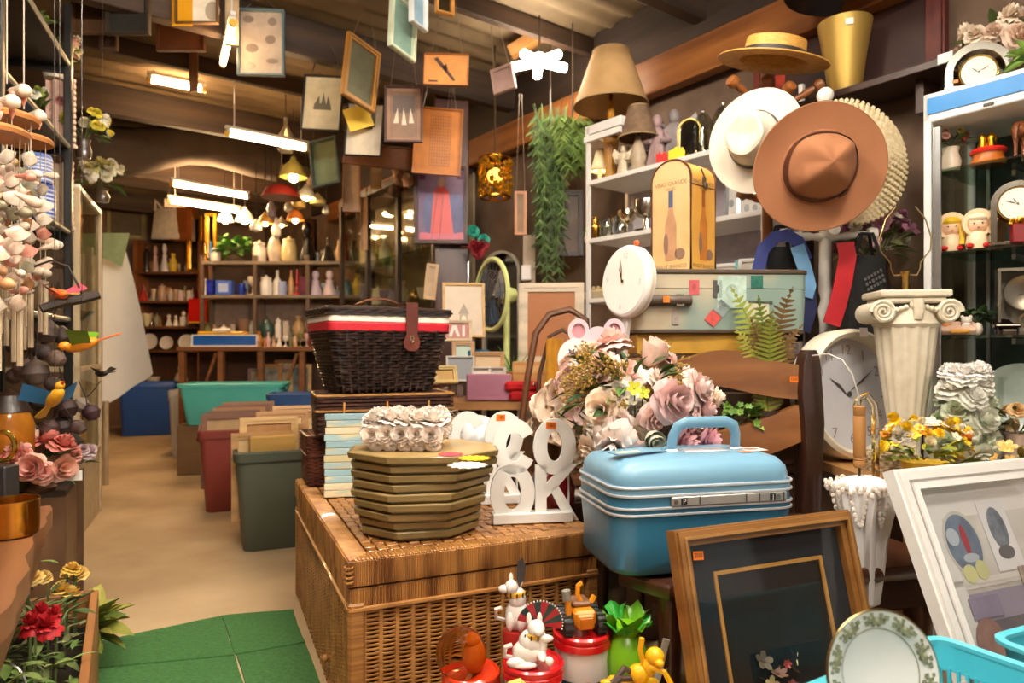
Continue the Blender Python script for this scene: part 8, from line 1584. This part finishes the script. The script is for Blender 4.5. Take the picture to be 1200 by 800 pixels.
# green drape, dark hanging pictures and shelf corner
def drape(px0, px1, py0, py1, d, label, cols, seed):
    rg = random.Random(seed); a = P((px0+px1)/2, py0, d); t = thing('hanging_greenery', label, 'plant', a); w = (px1-px0)*d/F; h = (py1-py0)*d/F
    for k in range(34):
        x = (rg.random()-.5)*w*.9; y = rg.uniform(-.1, .1); L = h*rg.uniform(.5, 1); mb = MB(); n = 12; pts = [V((x*(1-.4*i/n)+.02*math.sin(i+k), y, -L*i/n)) for i in range(n+1)]; mb.tube(pts, .003, 3)
        for i in range(1, n+1):
            for sg in (-1, 1): p = pts[i]; e = p+V((sg*rg.uniform(.02, .05), rg.uniform(-.04, .04), -.04)); q = V((0, 0, .010)); mb.add([p-q, p+q, e+q*.3, e-q*.6], [(0, 1, 2, 3)])
        part(t, 'vine', mb, N(rg.choice(cols), .7))
    mb = MB(); mb.tube([(0, 0, -.05), (0, 0, ZH-a.z)], .006, 4); part(t, 'cord', mb, PL('3a2c20'))
drape(622, 668, 128, 340, 4.3, 'long green trailing vines hanging beside the white shelf', ('3f5626', '4f6a30', '34481e', '5a7236'), 3)
drape(652, 690, 140, 200, 4.1, 'short bright green vine spray next to the golden lamp', ('6a8634', '7a943c', '4f6824'), 4)
picture('dark brown carved picture beside the trailing green vines', at(663, 4.35, 1+(410-262)*4.35/F), .22, .42, WD('3a2414'), N('3a2818', .5, h2='5a3c20', sc_=10), rail=.03, dep=.03, cord=.6)
picture('narrow orange wood frame hanging left of the vines', at(610, 4.2, 1+(410-250)*4.2/F), .075, .27, WD('b8702c', 'z'), N('8a6a44', .6), rail=.018, dep=.02, cord=.6)
t = thing('switch_post', 'pale square post with white switch box behind the display table', 'post', at(620, 4.55, 0)); mb = MB(); mb.box((0, 0, .88), (.08, .08, 1.76)); part(t, 'post', mb, N('b8a48a', .6)); mb = MB(); mb.box((-.02, -.06, 1+(410-320)*4.5/F), (.07, .04, .1), bev=.006); part(t, 'switch_box', mb, PL('d8ccc4'))
t = thing('standing_mirror', 'tall silvery arched mirror behind the pale green fan', 'mirror', T(at(588, 4.75, 0)) @ RZ(R(-20))); aa = [PI*q/12 for q in range(13)]; o = [(.14, .5)]+[(.14*math.cos(q), 1.55+.14*math.sin(q)) for q in aa]+[(-.14, .5)]; i_ = [(x*.86, .52+(z-.5)*.97) for x, z in o]; mb = MB(); mb.ringplate(o, i_, .02, -.02); part(t, 'frame', mb, N('a89c8a', .4)); mb = MB(); mb.plate(i_, .006, .004); part(t, 'glass', mb, ME('b8bcb8', .06)); mb = MB(); mb.box((0, 0, .25), (.26, .2, .5)); part(t, 'foot', mb, WD('4a2e1c'))
t = thing('flower_bunch', 'red and turquoise cloth flower bunch tied on the pillar', 'flowers', at(560, 4.6, 1+(410-290)*4.6/F))
for q in range(9): link('flower', fl('puff', ('a82a34', 'b83a3a', '3ab8a0')[0 if q < 7 else 2]), t, orient((.03*math.cos(q*2.2)*q/4+(.02 if q > 6 else 0), -.02, .03*math.sin(q*2.2)*q/5+(.1 if q > 6 else 0)), (0, -1, .2), .045, q))
mb = MB(); mb.tube([(-.12, .08, .02), (0, 0, 0)], .006, 5); part(t, 'tie', mb, PL('5a2a1c'))
# ------------------------------------------------------------------ things hanging from the rafters
def hf(label, px, py, pw, ph, d, fm, pm, rz=0, roll=0, tilt=0, rail=.016, art=(), mat_w=0, mm=None, cat='picture frame', name='hanging_picture'):
    d = min(d, 1.90*F/max(60, CY-py+ph/2)); c = P(px, py, d); w = pw*d/F/max(.2, abs(math.cos(R(rz)))); h = ph*d/F; up = min(1.2, max(.05, ZH-(c.z+h/2)))
    return picture(label, c, w, h, fm, pm, rz=R(rz), roll=R(roll), tilt=R(tilt), rail=rail, dep=.022, art=art, mat_w=mat_w, mm=mm, cord=up, group='frames hanging from the rafters', name=name, cat=cat)
ink = PL('3a3430')
hf('blue-grey framed sheet of pencil sketches', 306, 50, 54, 78, 4.2, N('4a6068', .5), N('94897e', .7), rz=4, rail=.014, art=[([ell(-.07, .13, .03, .02, 12), ell(.06, .12, .025, .025, 12), ell(.05, .02, .03, .025, 12), ell(-.05, -.03, .035, .025, 12), ell(.06, -.1, .035, .015, 12), ell(-.06, -.13, .03, .02, 12)], PL('6a5f58'))])
hf('yellow and white print in thin frame', 231, 8, 50, 40, 4.6, N('6a4a24', .5), N('e6dcc8', .7), rail=.01, art=[(rect(-.08, 0, .11, .2), PL('e0a020')), (ell(.08, -.02, .04, .05, 14), PL('a89a88'))])
hf('dark smoky framed picture', 150, 12, 52, 58, 5.0, N('3a2e22', .5), N('2c2a24', .5), rail=.02); hf('plain brown board with thin edge', 108, 16, 46, 48, 5.2, N('6a4424', .6), N('5a3a20', .6), rail=.01); hf('red-brown panel below the yellow and white print', 212, 44, 56, 32, 4.8, N('5a3420', .6), N('6e4028', .6), rail=.012)
mb = MB(); mb.box((0, 0, 0), (.055, .015, .26), bev=.003); t = solo('wooden_offcut', 'loose brown wooden slat dangling below the red-brown panel', 'offcut', mb, WD('8a5a3a', 'z'), T(P(227, 84, 4.4))); mb = MB(); mb.tube([(0, 0, .12), (0, 0, ZH-P(227, 84, 4.4).z)], .003, 4); part(t, 'cord', mb, PL('5a4a3a'))
ship = [[(-.06, -.04), (.06, -.04), (.05, -.0), (-.055, .0)], [(-.05, .0), (-.02, .0), (-.025, .05)], [(-.01, 0), (.02, 0), (.0, .07)], [(.025, 0), (.05, 0), (.03, .05)]]
hf('black framed engraving of ships in harbour', 378, 121, 48, 64, 4.3, PL('1e1814'), N('cfc2a0', .7), rz=-6, roll=5, rail=.008, art=[(ship, PL('5a5648'))])
hf('green-backed wooden frame turned edge-on', 423, 86, 28, 76, 3.9, WD('b07a34', 'z'), N('5a5a40', .6), rz=58, roll=8, rail=.03)
hf('black framed print of tower and rooftops', 427, 152, 44, 62, 4.2, PL('1e1814'), N('d2c4ac', .7), rz=-4, roll=4, rail=.007, art=[([rect(.05, .09, .03, .14), rect(-.06, .03, .05, .04), rect(.0, .02, .1, .03)], PL('5a524a'))])
mb = MB(); mb.plate(rect(0, 0, .15, .14), 0, .003); t = solo('yellow_paper', 'curled yellow paper hanging over the tower print', 'paper', mb, PL('d8b43a', .7), T(P(420, 138, 4.12)) @ RY(R(-20)) @ RZ(R(10))); mb = MB(); mb.tube([(0, 0, .06), (0, .05, .5)], .002, 3); part(t, 'cord', mb, PL('5a4a3a'))
hf('red-brown framed print of three white sails', 473, 134, 44, 66, 4.0, WD('5f3826', 'z'), N('9a7a64', .7), rz=2, rail=.012, mat_w=.018, mm=N('b08468', .7), art=[(rect(0, .06, .13, .1), PL('6a564c')), ([[(-.06, -.05), (-.03, -.05), (-.035, .04)], [(-.012, -.06), (.018, -.06), (.0, .04)], [(.03, -.05), (.06, -.05), (.04, .04)]], PL('e6d0b4'))])
hf('orange-brown board with dark square grid', 513, 166, 56, 78, 4.4, WD('b8722a', 'z', h2='9a5a1e'), N('b06a24', .6), rz=5, roll=3, rail=.008, art=[([rect(-.05+.016*q, .01, .002, .34) for q in range(9)]+[rect(.014, -.155+.02*q, .13, .002) for q in range(17)], PL('4a2a12'))], name='grid_board', cat='board')
hf('long plain brown plank shelf board', 455, 184, 104, 26, 4.5, WD('8a5228'), N('7a4824', .6), roll=6, rail=.01, name='hanging_board', cat='board')
hf('orange board with dark scratches', 523, 82, 52, 37, 3.7, WD('d08436'), N('d88c3c', .6), roll=2, rail=.004, art=[([[(-.07, .06), (-.05, .07), (.05, -.05), (.04, -.06)], [(-.02, .02), (.0, .035), (.01, .0), (-.01, .0)], rect(-.07, -.06, .05, .01)], PL('4a2a18'))], name='orange_board', cat='board')
hf('pale green framed glass turned nearly edge-on', 472, 32, 22, 66, 3.5, N('c8ccb0', .5), N('7a9a8a', .4), rz=62, roll=4, rail=.02); hf('small white and blue frame turned edge-on', 490, 10, 14, 44, 3.45, PL('d8d8d4'), N('8aa8b8', .4), rz=64, rail=.016); hf('gilt framed small mirror showing its corner', 521, 2, 20, 30, 3.5, WD('c88a3c'), ME('c8c8c0', .1), rz=30, rail=.014)
hf('dark green glass frame reflecting a tube light', 381, 190, 36, 56, 4.8, N('4a564e', .4), N('7a866a', .2), rz=-20, roll=-6, rail=.02); hf('small faded pink print in pale frame', 590, 93, 26, 30, 3.9, N('a88878', .6), N('9a7a70', .6), rz=-24, roll=-10, rail=.014); hf('bare wooden panel pair with white card', 412, 218, 20, 60, 5.2, WD('a8784a', 'z'), N('b89a7a', .6), rz=10, rail=.012); hf('narrow tan wooden frame beside the panel pair', 441, 206, 12, 30, 5.0, WD('b89058', 'z'), N('a8865a', .6), rz=10, rail=.01); hf('pale wood narrow frame near the glass cabinet', 427, 262, 8, 62, 5.6, WD('c09468', 'z'), N('b08a60', .6), rail=.008)
hf('dark wooden crate end hanging by the left rafters', 128, 30, 20, 60, 6.0, WD('4a3222', 'z'), N('4a3222', .7), rail=.02); hf('orange board beside the red-brown panel', 272, 22, 14, 64, 4.3, WD('c8a878', 'z'), N('c8ac84', .6), rz=20, rail=.01)
hf('pale frame leaning inside the glass cabinet front', 505, 330, 14, 42, 4.6, WD('d8b078', 'z'), N('c8a884', .6), rz=10, roll=6, rail=.02)
hf('white fluffy net bag hanging near back wall', 205, 238, 24, 10, 7.4, PL('b8a898'), PL('b0a090'), rail=.02, name='hanging_tray', cat='tray')
t = thing('hanging_flowers', 'hanging bunch of dusty flowers and drops near the glass cabinet', 'flowers', P(480, 214, 5.2)); rgx = random.Random(15)
for q in range(14): link('flower', fl('puff', rgx.choice(('b08a70', '8a6a54', 'c8a890', '7a8a6a'))), t, orient((rgx.uniform(-.12, .12), rgx.uniform(-.08, .08), rgx.uniform(-.1, .12)), (rgx.uniform(-1, 1), -1, rgx.uniform(-1, 1)), .05))
mb = MB(); mb.tube([(0, 0, .05), (0, 0, ZH-P(480, 214, 5.2).z)], .004, 4); part(t, 'cord', mb, PL('3a2c20'))
